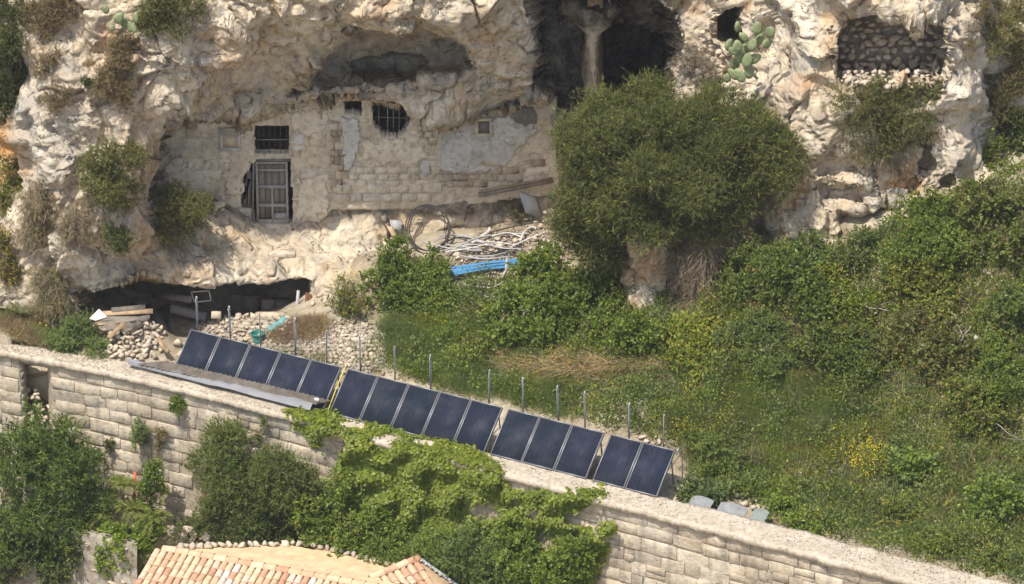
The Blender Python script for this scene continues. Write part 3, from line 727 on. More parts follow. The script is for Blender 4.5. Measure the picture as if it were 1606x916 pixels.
# coping slabs
s = 0.0; ci = 0
while s < WS[-1] - 0.5:
    w = min(rngw.uniform(1.7, 3.0), WS[-1] - s); k = int(w / 0.11); S = np.linspace(s + 0.002, s + w - 0.002, k); m = 12
    f = wf(S); b = wb(S)
    T = np.linspace(0, 1, m)[:, None, None]
    XY = f[None] * (1 - T) + b[None] * T
    G = np.concatenate([XY, np.zeros((m, k, 1))], -1)
    G[..., 2] = rngw.normal(0, 0.008) + 0.03 * fbm(G * 1.1, 3) + 0.025 * perlin(G * 6) + 0.012 * perlin(G * 14)
    edge = 0.05 * perlin(np.column_stack([f * 2.2, np.zeros(k)])) + 0.03 * perlin(np.column_stack([f * 7, np.zeros(k)]))
    tdir = wtan(S); nrm = np.stack([tdir[:, 1], -tdir[:, 0], np.zeros(k)], -1)
    G[0] += nrm * edge[:, None]; G[1] += nrm * edge[:, None] * 0.6
    G[-1] -= nrm * (0.10 * perlin(np.column_stack([b * 1.7, np.ones(k)])) + 0.05 * perlin(np.column_stack([b * 6, np.ones(k)])))[:, None]
    G[0, :, 2] -= 0.02
    th = 0.20
    mb = MB()
    low_f = G[0] + V3(0, 0, -th) - nrm * 0.02; low_b = G[-1] + V3(0, 0, -th)
    mid_f = G[0] + V3(0, 0, -th * 0.5) + nrm * (0.015 * rngw.normal(size=(k, 1)))
    full = np.concatenate([low_b[None], low_f[None], mid_f[None], G, low_b[None]], 0)
    mb.grid(full)
    for e in (0, -1):
        c = full[:-1, e]; mb.add(np.vstack([c, c.mean(0)]), T=[(i, (i + 1) % len(c), len(c)) for i in range(len(c))])
    mb.put('coping_slab', M['coping'], garden_wall)
    s += w; ci += 1

# ------------------------------------------------------------------ what shows through the opening in the wall
TB = at_y(70, 600, wall_back_y(at_z(70, 552, 0)[0]) + 1.6)
bp = at_z([22, 84], [556, 556], -0.5)
for o_ in (ground,):
    me = o_.data; co = np.empty(len(me.vertices) * 3, np.float32); me.vertices.foreach_get('co', co); co = co.reshape(-1, 3)
    wx = co[:, 0] + o_.location.x; wy = co[:, 1] + o_.location.y
    pit = (wx > at_z(15, 552, 0)[0]) & (wx < at_z(120, 552, 0)[0]) & (wy < wall_back_y(wx) + 1.0)
    co[pit, 2] = -3.4 - o_.location.z
    me.vertices.foreach_set('co', co.ravel()); me.update()
yb = float(wall_back_y(at_z(60, 552, 0)[0])) + 0.55
bd = thing('leaning_board', at_y(66, 640, yb), 'pale beige board seen through the opening in the garden wall', 'board')
c = at_y(np.array([44, 98, 98, 44]), np.array([575, 575, 650, 605]), yb)
MB().add(np.vstack([c, c + V3(0, 0.06, 0)]), [(3, 2, 1, 0), (4, 5, 6, 7), (0, 1, 5, 4), (1, 2, 6, 5), (2, 3, 7, 6), (3, 0, 4, 7)]).put('sheet', plain_mat('beige_board', (0.62, 0.52, 0.38), 0.7, 0.2, 0.08), bd)
MB().beam(at_y(44, 592, yb - 0.05), at_y(98, 578, yb - 0.05), 0.09).put('batten', M['tan_wood'], bd)
heap('rubble_fill', 'rough stones filling the opening in the garden wall below the board', 'rubble', [(42, 600), (62, 612), (80, 640), (90, 665), (45, 690)], 11, lambda X, Y: yb - 0.15 - (Y - 600) * 0.012, 21)

# ------------------------------------------------------------------ solar panels
PB0 = at_z(931, 751, 0.06); PBL = at_z(280, 585, 0.06)
ROW = unit(PB0 - PBL); RN = V3(-ROW[1], ROW[0], 0); RN = RN if RN[1] > 0 else -RN      # RN points away from the camera
P_BACK, P_UP = 1.07, 0.96
SL = unit(RN * P_BACK + V3(0, 0, P_UP)); PL = math.hypot(P_BACK, P_UP) + 0.06; PN = np.cross(ROW, SL)
groups = [(300, 537, 5), (546, 790, 5), (798, 950, 3), (959, 1061, 2)]
m, nt, b = new_mat('collector_glass', 0.12, 0.5)
wv = N(nt, 'ShaderNodeTexWave', wave_type='BANDS', bands_direction='X', Scale=2.05); wv.inputs['Distortion'].default_value = 0.0
tcn = nt.nodes.new('ShaderNodeTexCoord'); nt.links.new(tcn.outputs['Object'], wv.inputs['Vector'])
rr = ramp(nt, [(0.0, (0.019, 0.024, 0.036)), (0.10, (0.022, 0.028, 0.042)), (0.5, (0.023, 0.029, 0.044)), (1.0, (0.024, 0.030, 0.046))]); nt.links.new(wv.outputs['Fac'], rr.inputs[0])
oi = nt.nodes.new('ShaderNodeObjectInfo'); r3 = ramp(nt, [(0, (0.9, 0.97, 0.95)), (1, (1.05, 1.0, 1.15))]); nt.links.new(oi.outputs['Random'], r3.inputs[0])
cc = mixc(nt, 1.0, rr.outputs[0], r3.outputs[0], 'MULTIPLY')
dust = ramp(nt, [(0.45, (0.0,) * 3), (0.8, (0.12,) * 3)]); nt.links.new(noise(nt, 1.4, 5, 0.7), dust.inputs[0])
cc = mixc(nt, dust.outputs[0], cc, (0.30, 0.30, 0.33)); nt.links.new(cc, b.inputs['Base Color'])
b.inputs['Roughness'].default_value = 0.45; b.inputs['Specular IOR Level'].default_value = 0.04
M['glass'] = m
ORD = ['first', 'second', 'third', 'fourth', 'fifth', 'sixth', 'seventh', 'eighth', 'ninth', 'tenth', 'eleventh', 'twelfth', 'thirteenth', 'fourteenth', 'fifteenth']
extra = {}
pi = 0
rngp = np.random.RandomState(3)
PANEL_TOPS = []
def s_row(px):                     # parameter along the row for a top-left pixel
    q = at_z(px - 28, 751 + (px - 28 - 931) * 0.2553, 0.06); return (q - PBL) @ ROW
pmesh = {}
for (x0, x1, k) in groups:
    sa, sb = s_row(x0), s_row(x1); w = (sb - sa) / k
    for j in range(k):
        B = PBL + ROW * (sa + j * w) - SL * 0.06; lw = w - 0.035
        lab = f'{ORD[pi]} dark blue solar panel from the left of the row' + (', ' + extra[pi] if pi in extra else '')
        t = thing('solar_panel', B + ROW * lw / 2, lab, 'solar panel', 'solar panels along the garden wall')
        jt = rngp.normal(0, 0.006)
        o0 = B + PN * jt
        C0 = o0 + ROW * lw / 2 + SL * PL / 2
        fb = 0.027
        for nm, cc_, hx, hy in (('frame_rail', o0 + ROW * lw / 2 + SL * fb / 2, lw / 2, fb / 2), ('frame_rail', o0 + ROW * lw / 2 + SL * (PL - fb / 2), lw / 2, fb / 2),
                                ('frame_stile', o0 + ROW * fb / 2 + SL * PL / 2, fb / 2, PL / 2 - fb), ('frame_stile', o0 + ROW * (lw - fb / 2) + SL * PL / 2, fb / 2, PL / 2 - fb)):
            MB().obox(cc_, ROW * hx, SL * hy, PN * 0.045).put(nm, M['alu'], t)
        # glass and absorber: a mesh with axes of its own so that the fins run up the panel
        gm = MB().obox((0, 0, 0), V3(lw / 2 - fb, 0, 0), V3(0, PL / 2 - fb, 0), V3(0, 0, 0.03))
        go = bpy.data.objects.new('glass', mesh_np('glass', np.concatenate(gm.V), [np.concatenate(gm.Q)], M['glass']))
        go.matrix_local = Matrix(((ROW[0], SL[0], PN[0], 0), (ROW[1], SL[1], PN[1], 0), (ROW[2], SL[2], PN[2], 0), (0, 0, 0, 1)))
        go.location = C0 - np.array(t.location)
        link(go, t)
        for fx in (0.12, 0.88):
            top = o0 + ROW * lw * fx + SL * PL * 0.93 - PN * 0.05
            foot = V3(top[0], top[1], 0.0) + RN * 0.25; foot[2] = min(ground_z(foot[0], foot[1]), 0.1) - 0.05
            MB().beam(top, foot, 0.035).put('back_leg', M['steel'], t)
        PANEL_TOPS.append(o0 + SL * PL)
        pi += 1
# hoses and the end stay of the row
yh = s_row(546)
a = PBL + ROW * (s_row(541) + 0.02) + SL * PL + PN * 0.05; b2 = PBL + ROW * (s_row(541) + 0.06) + SL * 0.0 + PN * 0.06
tag(MB().tube(spline([a - PN * 0.1 + SL * 0.04, a, (a + b2) / 2 + PN * 0.03, b2], 16), 0.017, 6).put('hose', plain_mat('yellow_hose', (0.62, 0.52, 0.10), 0.5, 0.4, 0.1), None, True), 'yellow hose hanging down between the fifth and sixth solar panels', 'hose')
e0 = PBL + ROW * (s_row(1061) + 0.03) + SL * PL * 0.96
e1 = e0 + RN * 0.35; e1[2] = -0.25; e2 = e0 + RN * 0.10 + V3(0, 0, 0.06)
tag(MB().tube(spline([e0, e2, e0 + RN * 0.3 + V3(0, 0, -0.2), e1], 14), 0.022, 6).put('pipe', M['steel'], None, True), 'thin metal pipe bent down behind the last solar panel', 'pipe')

# ------------------------------------------------------------------ corrugated sheet and its plastic flashing in front of the first panels
q = at_z(np.array([212, 505, 520, 262]), np.array([568, 634, 640, 566]), 0.30)
cs = []
A0, A1 = at_z(215, 571, 0.24), at_z(496, 634, 0.24); Bk0, Bk1 = at_z(262, 566, 0.40), at_z(520, 628, 0.40)
na, nb = 180, 6
U = np.linspace(0, 1, na)[None, :, None]; Wt = np.linspace(0, 1, nb)[:, None, None]
G = (A0 * (1 - U) + A1 * U) * (1 - Wt) + (Bk0 * (1 - U) + Bk1 * U) * Wt
G[..., 2] += 0.022 * np.sin(U[..., 0] * 2 * np.pi * 34) + 0.03 * perlin(G * 0.8)
mb = MB(); mb.grid(G); mb.grid(G[:, ::-1] - V3(0, 0, 0.012))
tag(mb.put('corrugated_sheet', plain_mat('old_corrugated_sheet', (0.145, 0.125, 0.105), 0.85, 0.2, 0.35, 4, bmp=0.3), None, True), 'dark grey-brown corrugated sheet lying in front of the first five solar panels', 'roofing sheet')
na = 60
U = np.linspace(0, 1, na)[None, :, None]; Wt = np.linspace(0, 1, 5)[:, None, None]
K0, K1 = at_z(200, 566, 0.20), at_z(494, 634, 0.16); J0, J1 = at_z(200, 575, 0.06), at_z(486, 647, 0.05)
G = (J0 * (1 - U) + J1 * U) * (1 - Wt) + (K0 * (1 - U) + K1 * U) * Wt
G[..., 2] += 0.05 * perlin(G * 2.1) * 0.6 + 0.05 * np.sin(Wt[..., 0] * np.pi) + 0.09
G[..., 1] += 0.05 * perlin(G * 1.3 + 9)
mb = MB(); mb.grid(G); mb.grid(G[:, ::-1] - V3(0, 0, 0.01))
tag(mb.put('plastic_flashing', plain_mat('grey_plastic_sheet', (0.23, 0.235, 0.25), 0.55, 0.35, 0.12, 2, bmp=0.3), None, True), 'pale grey plastic strip laid along the edge of the corrugated sheet', 'plastic sheet')
tag(MB().obox(at_z(497, 627, 0.46), ROW * 0.07, RN * 0.03, V3(0, 0, 0.05)).obox(at_z(497, 627, 0.42), ROW * 0.05, RN * 0.05, V3(0, 0, 0.02)).put('offcut', plain_mat('white_offcut', (0.7, 0.7, 0.68)), None), 'small white offcut on the corrugated sheet by the fifth panel', 'offcut')

# ------------------------------------------------------------------ fence posts behind the panels
posts = [(307, 465, .05), (358, 480, .055), (406, 490, .03), (461, 498, .06), (511, 518, .045), (563, 525, .045), (618, 543, .045), (674, 556, .05), (767, 580, .045), (819, 592, .05), (873, 605, .05), (916, 614, .05), (986, 632, .05), (1041, 650, .025)]
for i, (px, py, w) in enumerate(posts):
    top = at_z(px, py, 1.85 if px > 560 else 1.95)
    gz = float(ground_z(top[0], top[1]))
    lab = f'{ORD[i]} thin grey metal fence post from the left behind the solar panels'
    t = thing('fence_post', (top[0], top[1], gz - 0.1), lab, 'fence post', 'fence posts behind the solar panels')
    ln = V3(rngp.normal(0, 0.03), rngp.normal(0, 0.02), 0)
    f0 = V3(top[0], top[1], gz - 0.1) - ln
    mb = MB(); w = max(w, 0.035)
    mb.beam(f0, top, w, 0.012); mb.beam(f0 + V3(w / 2, 0.02, 0), top + V3(w / 2, 0.02, 0), 0.012, w * 0.8)
    mb.put('profile', M['steel'], t)
    MB().obox(top + V3(0.005, 0.0, -0.12), V3(w * 0.62, 0, 0), V3(0, 0.02, 0), V3(0, 0, 0.012)).put('bracket', M['steel'], t)
# loose wire strung between some posts is not readable in the photo and is left out

# ------------------------------------------------------------------ the walled-up cave house
def fy(px): return np.interp(px, [245, 330, 520, 690, 780, 872], [0.0, 0.28, 0.40, 0.50, 0.60, 0.95])
house_t = thing('cave_house', at_y(480, 350, 0.5), 'walled-up cave house front of pale stone under the overhang', 'house')
OUT = [(246, 186), (300, 178), (420, 168), (512, 152), (560, 150), (650, 160), (760, 176), (872, 158), (876, 306), (840, 308), (760, 318), (690, 328), (520, 330), (495, 352), (395, 356), (368, 336), (330, 312), (246, 298)]
HOLES = [[(400, 198), (453, 198), (453, 241), (400, 241)], [(398, 250), (455, 250), (458, 300), (460, 350), (400, 350), (396, 330), (378, 328), (380, 280), (392, 262), (390, 250)],
         [(538, 158), (566, 158), (568, 180), (540, 178)],
         [(582, 150), (650, 155), (648, 190), (640, 196), (634, 210), (622, 215), (600, 214), (592, 204), (584, 196)],
         [(250, 176), (300, 180), (298, 194), (268, 196), (256, 204)], [(876, 140), (892, 140), (892, 165), (874, 165)]]
step = 3.0
cx = np.arange(240, 882, step); cy = np.arange(140, 362, step)
XX, YY = np.meshgrid(cx, cy)
jx = 1.2 * perlin(np.stack([XX * 0.09, YY * 0.09, 0 * XX], -1)); jy = 1.2 * perlin(np.stack([XX * 0.09, YY * 0.09, 0 * XX + 9], -1))
cmx, cmy = XX[:-1, :-1] + step / 2, YY[:-1, :-1] + step / 2
wob = 3.0 * perlin(np.stack([cmx * 0.08, cmy * 0.08, 0 * cmx + 4], -1)) + 2 * perlin(np.stack([cmx * 0.25, cmy * 0.25, 0 * cmx + 4], -1))
keep = poly_sd(cmx, cmy, OUT) > 0
for hi, hpoly in enumerate(HOLES):
    keep &= ~(poly_sd(cmx, cmy, hpoly) + (wob if hi >= 2 else 0) > 0)
GP = at_y(XX + jx, YY + jy, fy(XX))
GP[..., 1] += 0.02 * fbm(GP * 1.5, 3) + 0.012 * perlin(GP * 7)
na, nb = XX.shape
mb = MB(); fid = np.arange(na * nb).reshape(na, nb); Vb = GP.reshape(-1, 3); off = na * nb
quads = []
for i, j in zip(*np.nonzero(keep)):
    a_, b_, c_, d_ = fid[i, j], fid[i, j + 1], fid[i + 1, j + 1], fid[i + 1, j]
    quads.append((d_, c_, b_, a_))
    for (di, dj, e0_, e1_) in ((-1, 0, a_, b_), (1, 0, c_, d_), (0, -1, d_, a_), (0, 1, b_, c_)):
        ii, jj = i + di, j + dj
        if not (0 <= ii < keep.shape[0] and 0 <= jj < keep.shape[1]) or not keep[ii, jj]:
            quads.append((e0_, e1_, e1_ + off, e0_ + off))
Vall = np.vstack([Vb, Vb + V3(0, 0.4, 0)])
mb.add(Vall, quads); mb.put('facade_wall', M['facade_core'], house_t)
rngf = np.random.RandomState(5)
def in_hole(x0, y0, x1, y1, pad=2):
    gx_ = np.linspace(x0, x1, 4); gy_ = np.linspace(y0, y1, 4); A_, B_ = np.meshgrid(gx_, gy_)
    return any((poly_sd(A_, B_, h_) > -pad).any() for h_ in HOLES) or (poly_sd(A_, B_, OUT) < 4).any()
def facade_stones(poly, ch, wr, proud=0.02, rough=0.012, prob=1.0, mat='facade', gap=0.02, dy_slope=0.0, cham=0.025):
    poly = np.asarray(poly, float); x0, yt = poly.min(0); x1, yb_ = poly.max(0); y = yt
    while y < yb_:
        h_ = rngf.uniform(*ch); x = x0 - rngf.uniform(0, wr[1])
        while x < x1:
            w_ = rngf.uniform(*wr); xm, ym = x + w_ / 2, y + h_ / 2
            xa, xb = max(x, x0), x + w_
            if xb - xa > 6 and poly_sd(np.array((xa + xb) / 2), np.array(ym), poly) > 1 and not in_hole(xa, y, xb, y + h_) and rngf.rand() < prob:
                O = at_y((xa + xb) / 2, ym, fy((xa + xb) / 2) - proud * rngf.uniform(0.3, 1.3))
                V, Q = block_mesh(O, unit(V3(1, (fy(xb) - fy(xa)) / ((xb - xa) / 50), 0)), V3(0, 0, 1), V3(0, -1, 0), (xb - xa) / 49.5 - gap, h_ / (49.5 * CP) - gap, 0.08, rngf, rough, cham, 4, 4)
                put('stone', V, Q, M[mat], house_t)
            x += w_
        y += h_
facade_stones([(252, 190), (396, 185), (392, 345), (372, 330), (330, 308), (252, 292)], (14, 22), (18, 40), 0.032, 0.02, 0.88)
facade_stones([(457, 185), (514, 172), (516, 330), (495, 348), (462, 345)], (14, 22), (18, 34), 0.03, 0.018, 0.85)
facade_stones([(402, 243), (453, 243), (453, 249), (402, 249)], (5, 6), (20, 26), 0.03, 0.01)
facade_stones([(518, 190), (539, 190), (545, 325), (518, 325)], (9, 14), (8, 14), 0.045, 0.025, 0.85, 'dark_rubble')
facade_stones([(566, 185), (682, 190), (680, 290), (545, 290)], (8, 11), (14, 32), 0.026, 0.014, 0.93)
facade_stones([(522, 288), (692, 288), (690, 326), (522, 326)], (13, 17), (16, 36), 0.05, 0.02)
facade_stones([(654, 165), (684, 172), (684, 235), (656, 230)], (9, 13), (9, 16), 0.05, 0.025, 0.9)
facade_stones([(676, 262), (700, 258), (860, 240), (866, 268), (780, 290), (690, 300)], (8, 13), (14, 30), 0.035, 0.02, 0.8, 'dark_rubble')
facade_stones([(800, 268), (862, 262), (866, 285), (800, 292)], (12, 15), (30, 40), 0.02, 0.012)
def patch(name, poly, proud, mat, parent, th=0.03, rag=3.0, step=2.5, yf=fy, seed=0):
    poly = np.asarray(poly, float); x0, y0_ = poly.min(0) - 4; x1, y1_ = poly.max(0) + 4
    X_, Y_ = np.meshgrid(np.arange(x0, x1, step), np.arange(y0_, y1_, step))
    mx, my = X_[:-1, :-1] + step / 2, Y_[:-1, :-1] + step / 2
    k_ = poly_sd(mx, my, poly) + rag * (perlin(np.stack([mx * 0.07, my * 0.07, 0 * mx + seed], -1)) + 0.6 * perlin(np.stack([mx * 0.2, my * 0.2, 0 * mx + seed], -1))) * 1.6 > 0
    Pg = at_y(X_, Y_, yf(X_) - proud); Pg[..., 1] += 0.012 * fbm(Pg * 2 + seed, 2)
    a_, b_ = X_.shape; idn = np.arange(a_ * b_).reshape(a_, b_); o_ = a_ * b_; q_ = []
    for i, j in zip(*np.nonzero(k_)):
        A_, B_, C_, D_ = idn[i, j], idn[i, j + 1], idn[i + 1, j + 1], idn[i + 1, j]
        q_.append((D_, C_, B_, A_))
        for (di, dj, e0_, e1_) in ((-1, 0, A_, B_), (1, 0, C_, D_), (0, -1, D_, A_), (0, 1, B_, C_)):
            ii, jj = i + di, j + dj
            if not (0 <= ii < k_.shape[0] and 0 <= jj < k_.shape[1]) or not k_[ii, jj]: q_.append((e0_, e1_, e1_ + o_, e0_ + o_))
    Pv = Pg.reshape(-1, 3); MBx = MB().add(np.vstack([Pv, Pv + V3(0, th, 0)]), q_)
    return MBx.put(name, M[mat], parent)
M['pale_plaster'] = stone_mat('pale_plaster', [(0.56, 0.53, 0.48), (0.64, 0.62, 0.58), (0.68, 0.66, 0.62)], 2.2, 0.3, (0.42, 0.40, 0.36), 0.5, 0)
M['grey_plaster'] = stone_mat('dark_plaster', [(0.16, 0.155, 0.14), (0.22, 0.21, 0.19), (0.28, 0.26, 0.23)], 2.2, 0.3, grey_amt=0.3, rnd=0)  # darker grey plaster for one patch and the niche back
patch('plaster', [(688, 182), (760, 182), (800, 190), (835, 195), (842, 205), (825, 222), (805, 245), (790, 262), (760, 268), (720, 272), (692, 265), (690, 230)], 0.045, 'plaster', house_t, 0.05)
patch('plaster', [(700, 225), (722, 205), (735, 222), (745, 240), (735, 262), (700, 262), (692, 245)], 0.06, 'pale_plaster', house_t, 0.02, 4, seed=3)
patch('plaster', [(770, 190), (800, 178), (806, 200), (840, 205), (820, 225), (775, 222)], 0.062, 'pale_plaster', house_t, 0.02, 4, seed=8)
patch('plaster', [(803, 172), (838, 168), (842, 192), (822, 198), (806, 188)], 0.064, 'grey_plaster', house_t, 0.03, 2, seed=5)
patch('plaster', [(536, 188), (562, 186), (564, 220), (556, 250), (550, 268), (540, 266), (538, 225)], 0.06, 'pale_plaster', house_t, 0.04, 2, seed=6)
patch('plaster', [(456, 215), (476, 210), (478, 236), (456, 236)], 0.05, 'pale_plaster', house_t, 0.03, 2, seed=9)
patch('plaster', [(300, 180), (398, 176), (398, 200), (345, 204), (330, 215), (305, 208)], 0.05, 'cream_plaster', house_t, 0.05, 5, seed=21)
patch('plaster', [(378, 215), (398, 205), (398, 250), (388, 262), (378, 300), (350, 310), (355, 262)], 0.05, 'cream_plaster', house_t, 0.05, 6, seed=22)
patch('plaster', [(456, 178), (512, 170), (514, 205), (480, 212), (458, 200)], 0.05, 'cream_plaster', house_t, 0.05, 5, seed=23)
patch('plaster', [(470, 285), (514, 270), (514, 330), (495, 346), (468, 345), (462, 310)], 0.05, 'cream_plaster', house_t, 0.05, 6, seed=24)
patch('plaster', [(258, 262), (300, 255), (340, 290), (330, 305), (262, 290)], 0.05, 'cream_plaster', house_t, 0.05, 6, seed=25)
patch('plaster', [(566, 222), (640, 225), (676, 240), (650, 262), (590, 255), (568, 245)], 0.04, 'cream_plaster', house_t, 0.05, 8, seed=26)
patch('plaster', [(662, 256), (672, 255), (676, 270), (668, 278), (660, 272)], 0.07, 'plaster', house_t, 0.05, 1, seed=2)
patch('plaster', [(260, 188), (395, 178), (395, 192), (262, 196)], 0.035, 'plaster', house_t, 0.03, 3, seed=12)
# a framed blind square and a small niche
for (x0, y0_, x1, y1_) in ((349, 205, 372, 231),):
    c_ = at_y((x0 + x1) / 2, (y0_ + y1_) / 2, fy(360) - 0.05); w_ = (x1 - x0) / 100; h_ = (y1_ - y0_) / 90
    MB().obox(c_, V3(w_, 0, 0), V3(0, 0.03, 0), V3(0, 0, h_)).put('blind_window', M['facade_core'], house_t)
    f_ = MB()
    for (dx_, dz_, sx_, sz_) in ((0, h_ + 0.05, w_ + 0.1, 0.05), (0, -h_ - 0.05, w_ + 0.1, 0.05), (-w_ - 0.05, 0, 0.05, h_), (w_ + 0.05, 0, 0.05, h_)):
        f_.obox(c_ + V3(dx_, -0.01, dz_), V3(sx_, 0, 0), V3(0, 0.045, 0), V3(0, 0, sz_))
    f_.put('window_surround', M['plaster'], house_t)
nc = at_y(759, 199, fy(759) - 0.07)
f_ = MB()
for (dx_, dz_, sx_, sz_) in ((0, 0.26, 0.26, 0.05), (0, -0.26, 0.26, 0.04), (-0.22, 0, 0.05, 0.22), (0.22, 0, 0.05, 0.22)): f_.obox(nc + V3(dx_, 0, dz_), V3(sx_, 0, 0), V3(0, 0.05, 0), V3(0, 0, sz_))
f_.put('niche_surround', M['facade'], house_t)
MB().obox(nc + V3(0, 0.03, 0), V3(0.17, 0, 0), V3(0, 0.02, 0), V3(0, 0, 0.21)).put('niche', M['grey_plaster'], house_t)
# door: frame, rails, muntins and boards; transom opening with bars
dy = float(fy(428)) + 0.02
door = bpy.data.objects.new('door', None); door.location = at_y(428, 350, dy) - np.array(house_t.location); link(door, house_t)
d0, d1 = at_y(403, 349, dy)[0], at_y(453, 349, dy)[0]; z0, z1 = at_y(428, 350, dy)[2], at_y(428, 253, dy)[2]
def dbar(nm, xa, xb, za, zb, yy=0.0, th=0.03, mat='wood'):
    MB().obox(V3((xa + xb) / 2, dy + yy, (za + zb) / 2), V3((xb - xa) / 2, 0, 0), V3(0, th, 0), V3(0, 0, (zb - za) / 2)).put(nm, M[mat], door)
H_ = z1 - z0; W_ = d1 - d0
M['grey_wood'] = plain_mat('grey_painted_wood', (0.36, 0.34, 0.31), 0.8, 0.2, 0.25, 6, bmp=0.4)
dbar('stile', d0, d0 + 0.07, z0, z1, -0.03, 0.035, 'grey_wood'); dbar('stile', d1 - 0.07, d1, z0, z1, -0.03, 0.035, 'grey_wood')
for fz, hh in ((0.03, 0.10), (0.30, 0.06), (0.60, 0.06), (0.87, 0.04), (0.985, 0.04)): dbar('rail', d0 + 0.07, d1 - 0.07, z0 + H_ * fz - hh / 1.2, z0 + H_ * fz + hh / 1.2, -0.035, 0.03, 'grey_wood')
dbar('muntin', (d0 + d1) / 2 - 0.035, (d0 + d1) / 2 + 0.035, z0 + 0.1, z0 + H_ * 0.58, -0.045, 0.025, 'grey_wood')
for k in range(4):
    xa = d0 + 0.06 + (W_ - 0.12) * k / 4; dbar('board', xa + 0.006, xa + (W_ - 0.12) / 4 - 0.006, z0 + 0.02, z1 - (0.02 + 0.1 * (k == 2)), 0.03, 0.012)
dbar('patch_board', (d0 + d1) / 2 + 0.03, d1 - 0.06, z0 + 0.12, z0 + 0.36, -0.02, 0.012, 'grey_wood')
MB().beam(at_y(396, 352, dy - 0.03), at_y(398, 250, dy - 0.03), 0.10, 0.06).put('door_post', M['wood'], house_t)
MB().beam(at_y(400, 251, dy - 0.02), at_y(456, 251, dy - 0.02), 0.06, 0.06).put('lintel', M['wood'], house_t)
for (xa, ya, xb, yb2) in ((384, 330, 386, 292), (390, 330, 391, 268), (381, 312, 390, 280)):
    MB().beam(at_y(xa, ya, dy + 0.1), at_y(xb, yb2, dy + 0.1), 0.14, 0.02, (0, 1, 0)).put('patch_board', M['wood'], house_t)
grille = bpy.data.objects.new('window_grille', None); grille.location = at_y(427, 241, dy) - np.array(house_t.location); link(grille, house_t)
for px in np.linspace(405, 449, 6): MB().tube([at_y(px, 242, dy + 0.02), at_y(px, 197, dy + 0.02)], 0.010, 5).put('bar', M['iron'], grille)
for py in (219, 235): MB().tube([at_y(399, py, dy + 0.0), at_y(454, py, dy + 0.0)], 0.015, 5).put('cross_bar', M['steel'], grille)
g2 = bpy.data.objects.new('window_grille', None); g2.location = at_y(616, 214, 0.5) - np.array(house_t.location); link(g2, house_t)
for px in (594, 608, 617, 626, 638): MB().tube([at_y(px, 216, 0.62), at_y(px, 158, 0.62)], 0.010 if px != 608 else 0.016, 5).put('bar', M['steel'], g2)
MB().tube([at_y(582, 183, 0.6), at_y(648, 186, 0.6)], 0.010, 5).put('cross_bar', M['steel'], g2)
MB().tube(spline([at_y(640, 190, 0.6), at_y(634, 198, 0.58), at_y(630, 208, 0.6)], 8), 0.012, 5).put('bent_bar', M['steel'], g2)
# timber rail along the right hand stretch of wall
tb = thing('timber_beam', at_y(807, 300, 0.55), 'long grey timber fixed along the foot of the plastered wall', 'beam')
MB().beam(at_y(750, 306, 0.50), at_y(868, 283, 0.72), 0.10, 0.12).put('timber', M['wood'], tb)
MB().beam(at_y(752, 301, 0.47), at_y(866, 279, 0.69), 0.05, 0.05).put('batten', M['tan_wood'], tb)
# blocks and steps before the door
st_rng = np.random.RandomState(9)
for (px, py, w_, h_, yy, lab) in ((437, 388, 0.52, 0.26, -0.55, 'square pale stone block standing on the ledge below the door'), (432, 358, 0.95, 0.22, 0.18, 'low stone doorstep under the grey door'), (430, 402, 1.3, 0.2, -1.0, 'long low stone step on the ledge in front of the door')):
    O = at_y(px, py, yy); t = thing('stone_block', O - V3(0, 0, h_ / 2), lab, 'stone block')
    V, Q = block_mesh(O, V3(1, 0, 0), V3(0, 0, 1), V3(0, -1, 0), w_, h_, 0.4, st_rng, 0.02, 0.04); put('block', V, Q, M['rubble'], t)
    tpv, tq = block_mesh(O + V3(0, 0.2, h_ / 2 - 0.005), V3(1, 0, 0), V3(0, 1, 0), V3(0, 0, 1), w_ * 0.97, 0.4, 0.05, st_rng, 0.012, 0.03); put('top_face', tpv, tq, M['rubble'], t)
heap('loose_rocks', 'knot of white broken rock left of the grey door', 'rocks', [(328, 312), (352, 312), (358, 332), (335, 338)], 12, None, 31, big=1)
tag(MB().tube(spline([at_y(460, 358, 0.1), at_y(458, 368, 0.05), at_y(459, 384, 0.0)], 8), [0.04, 0.06, 0.065, 0.065, 0.06, 0.05, 0.05, 0.05], 8).put('red_can', plain_mat('dull_red_paint', (0.30, 0.10, 0.08), 0.6), None, True), 'narrow dull red tube standing beside the doorstep', 'tube')
tag(MB().beam(surf(378, 366) + V3(0, -0.05, 0), surf(394, 382) + V3(0, -0.12, 0.05), 0.05, 0.03).put('stick', M['tan_wood'], None), 'short brown stick on the ledge left of the doorstep', 'stick')

# ------------------------------------------------------------------ dry stone wall in the right hand cave
rngd = np.random.RandomState(17)
dw = thing('dry_stone_wall', at_y(1400, 118, -4.4), 'dry stone wall of rounded rubble closing the square cave', 'wall')
MB().obox(at_y(1400, 75, -3.9), V3(1.75, 0, 0), V3(0, 0.2, 0), V3(0, 0, 1.3)).put('backing', M['mortar'], dw)
X_, Y_ = jitter_grid([(1318, 24), (1480, 24), (1480, 138), (1318, 138)], (15.5, 11.0), rngd, 0.28)
for x_, y_ in zip(X_, Y_):
    o = stone(dw, at_y(x_, y_, -4.35 + rngd.normal(0, 0.03)), 0.19 * rngd.uniform(0.7, 1.25), rngd, 'dark_rubble', 0.85)
heap('rubble_sill', 'pale rubble on the sill below the dry stone wall', 'rubble', [(1318, 112), (1350, 108), (1400, 112), (1440, 108), (1474, 106), (1476, 128), (1440, 138), (1330, 132)], 11, lambda X, Y: -5.1 - (Y - 106) * 0.03 + 0 * X, 18, step=0.85)
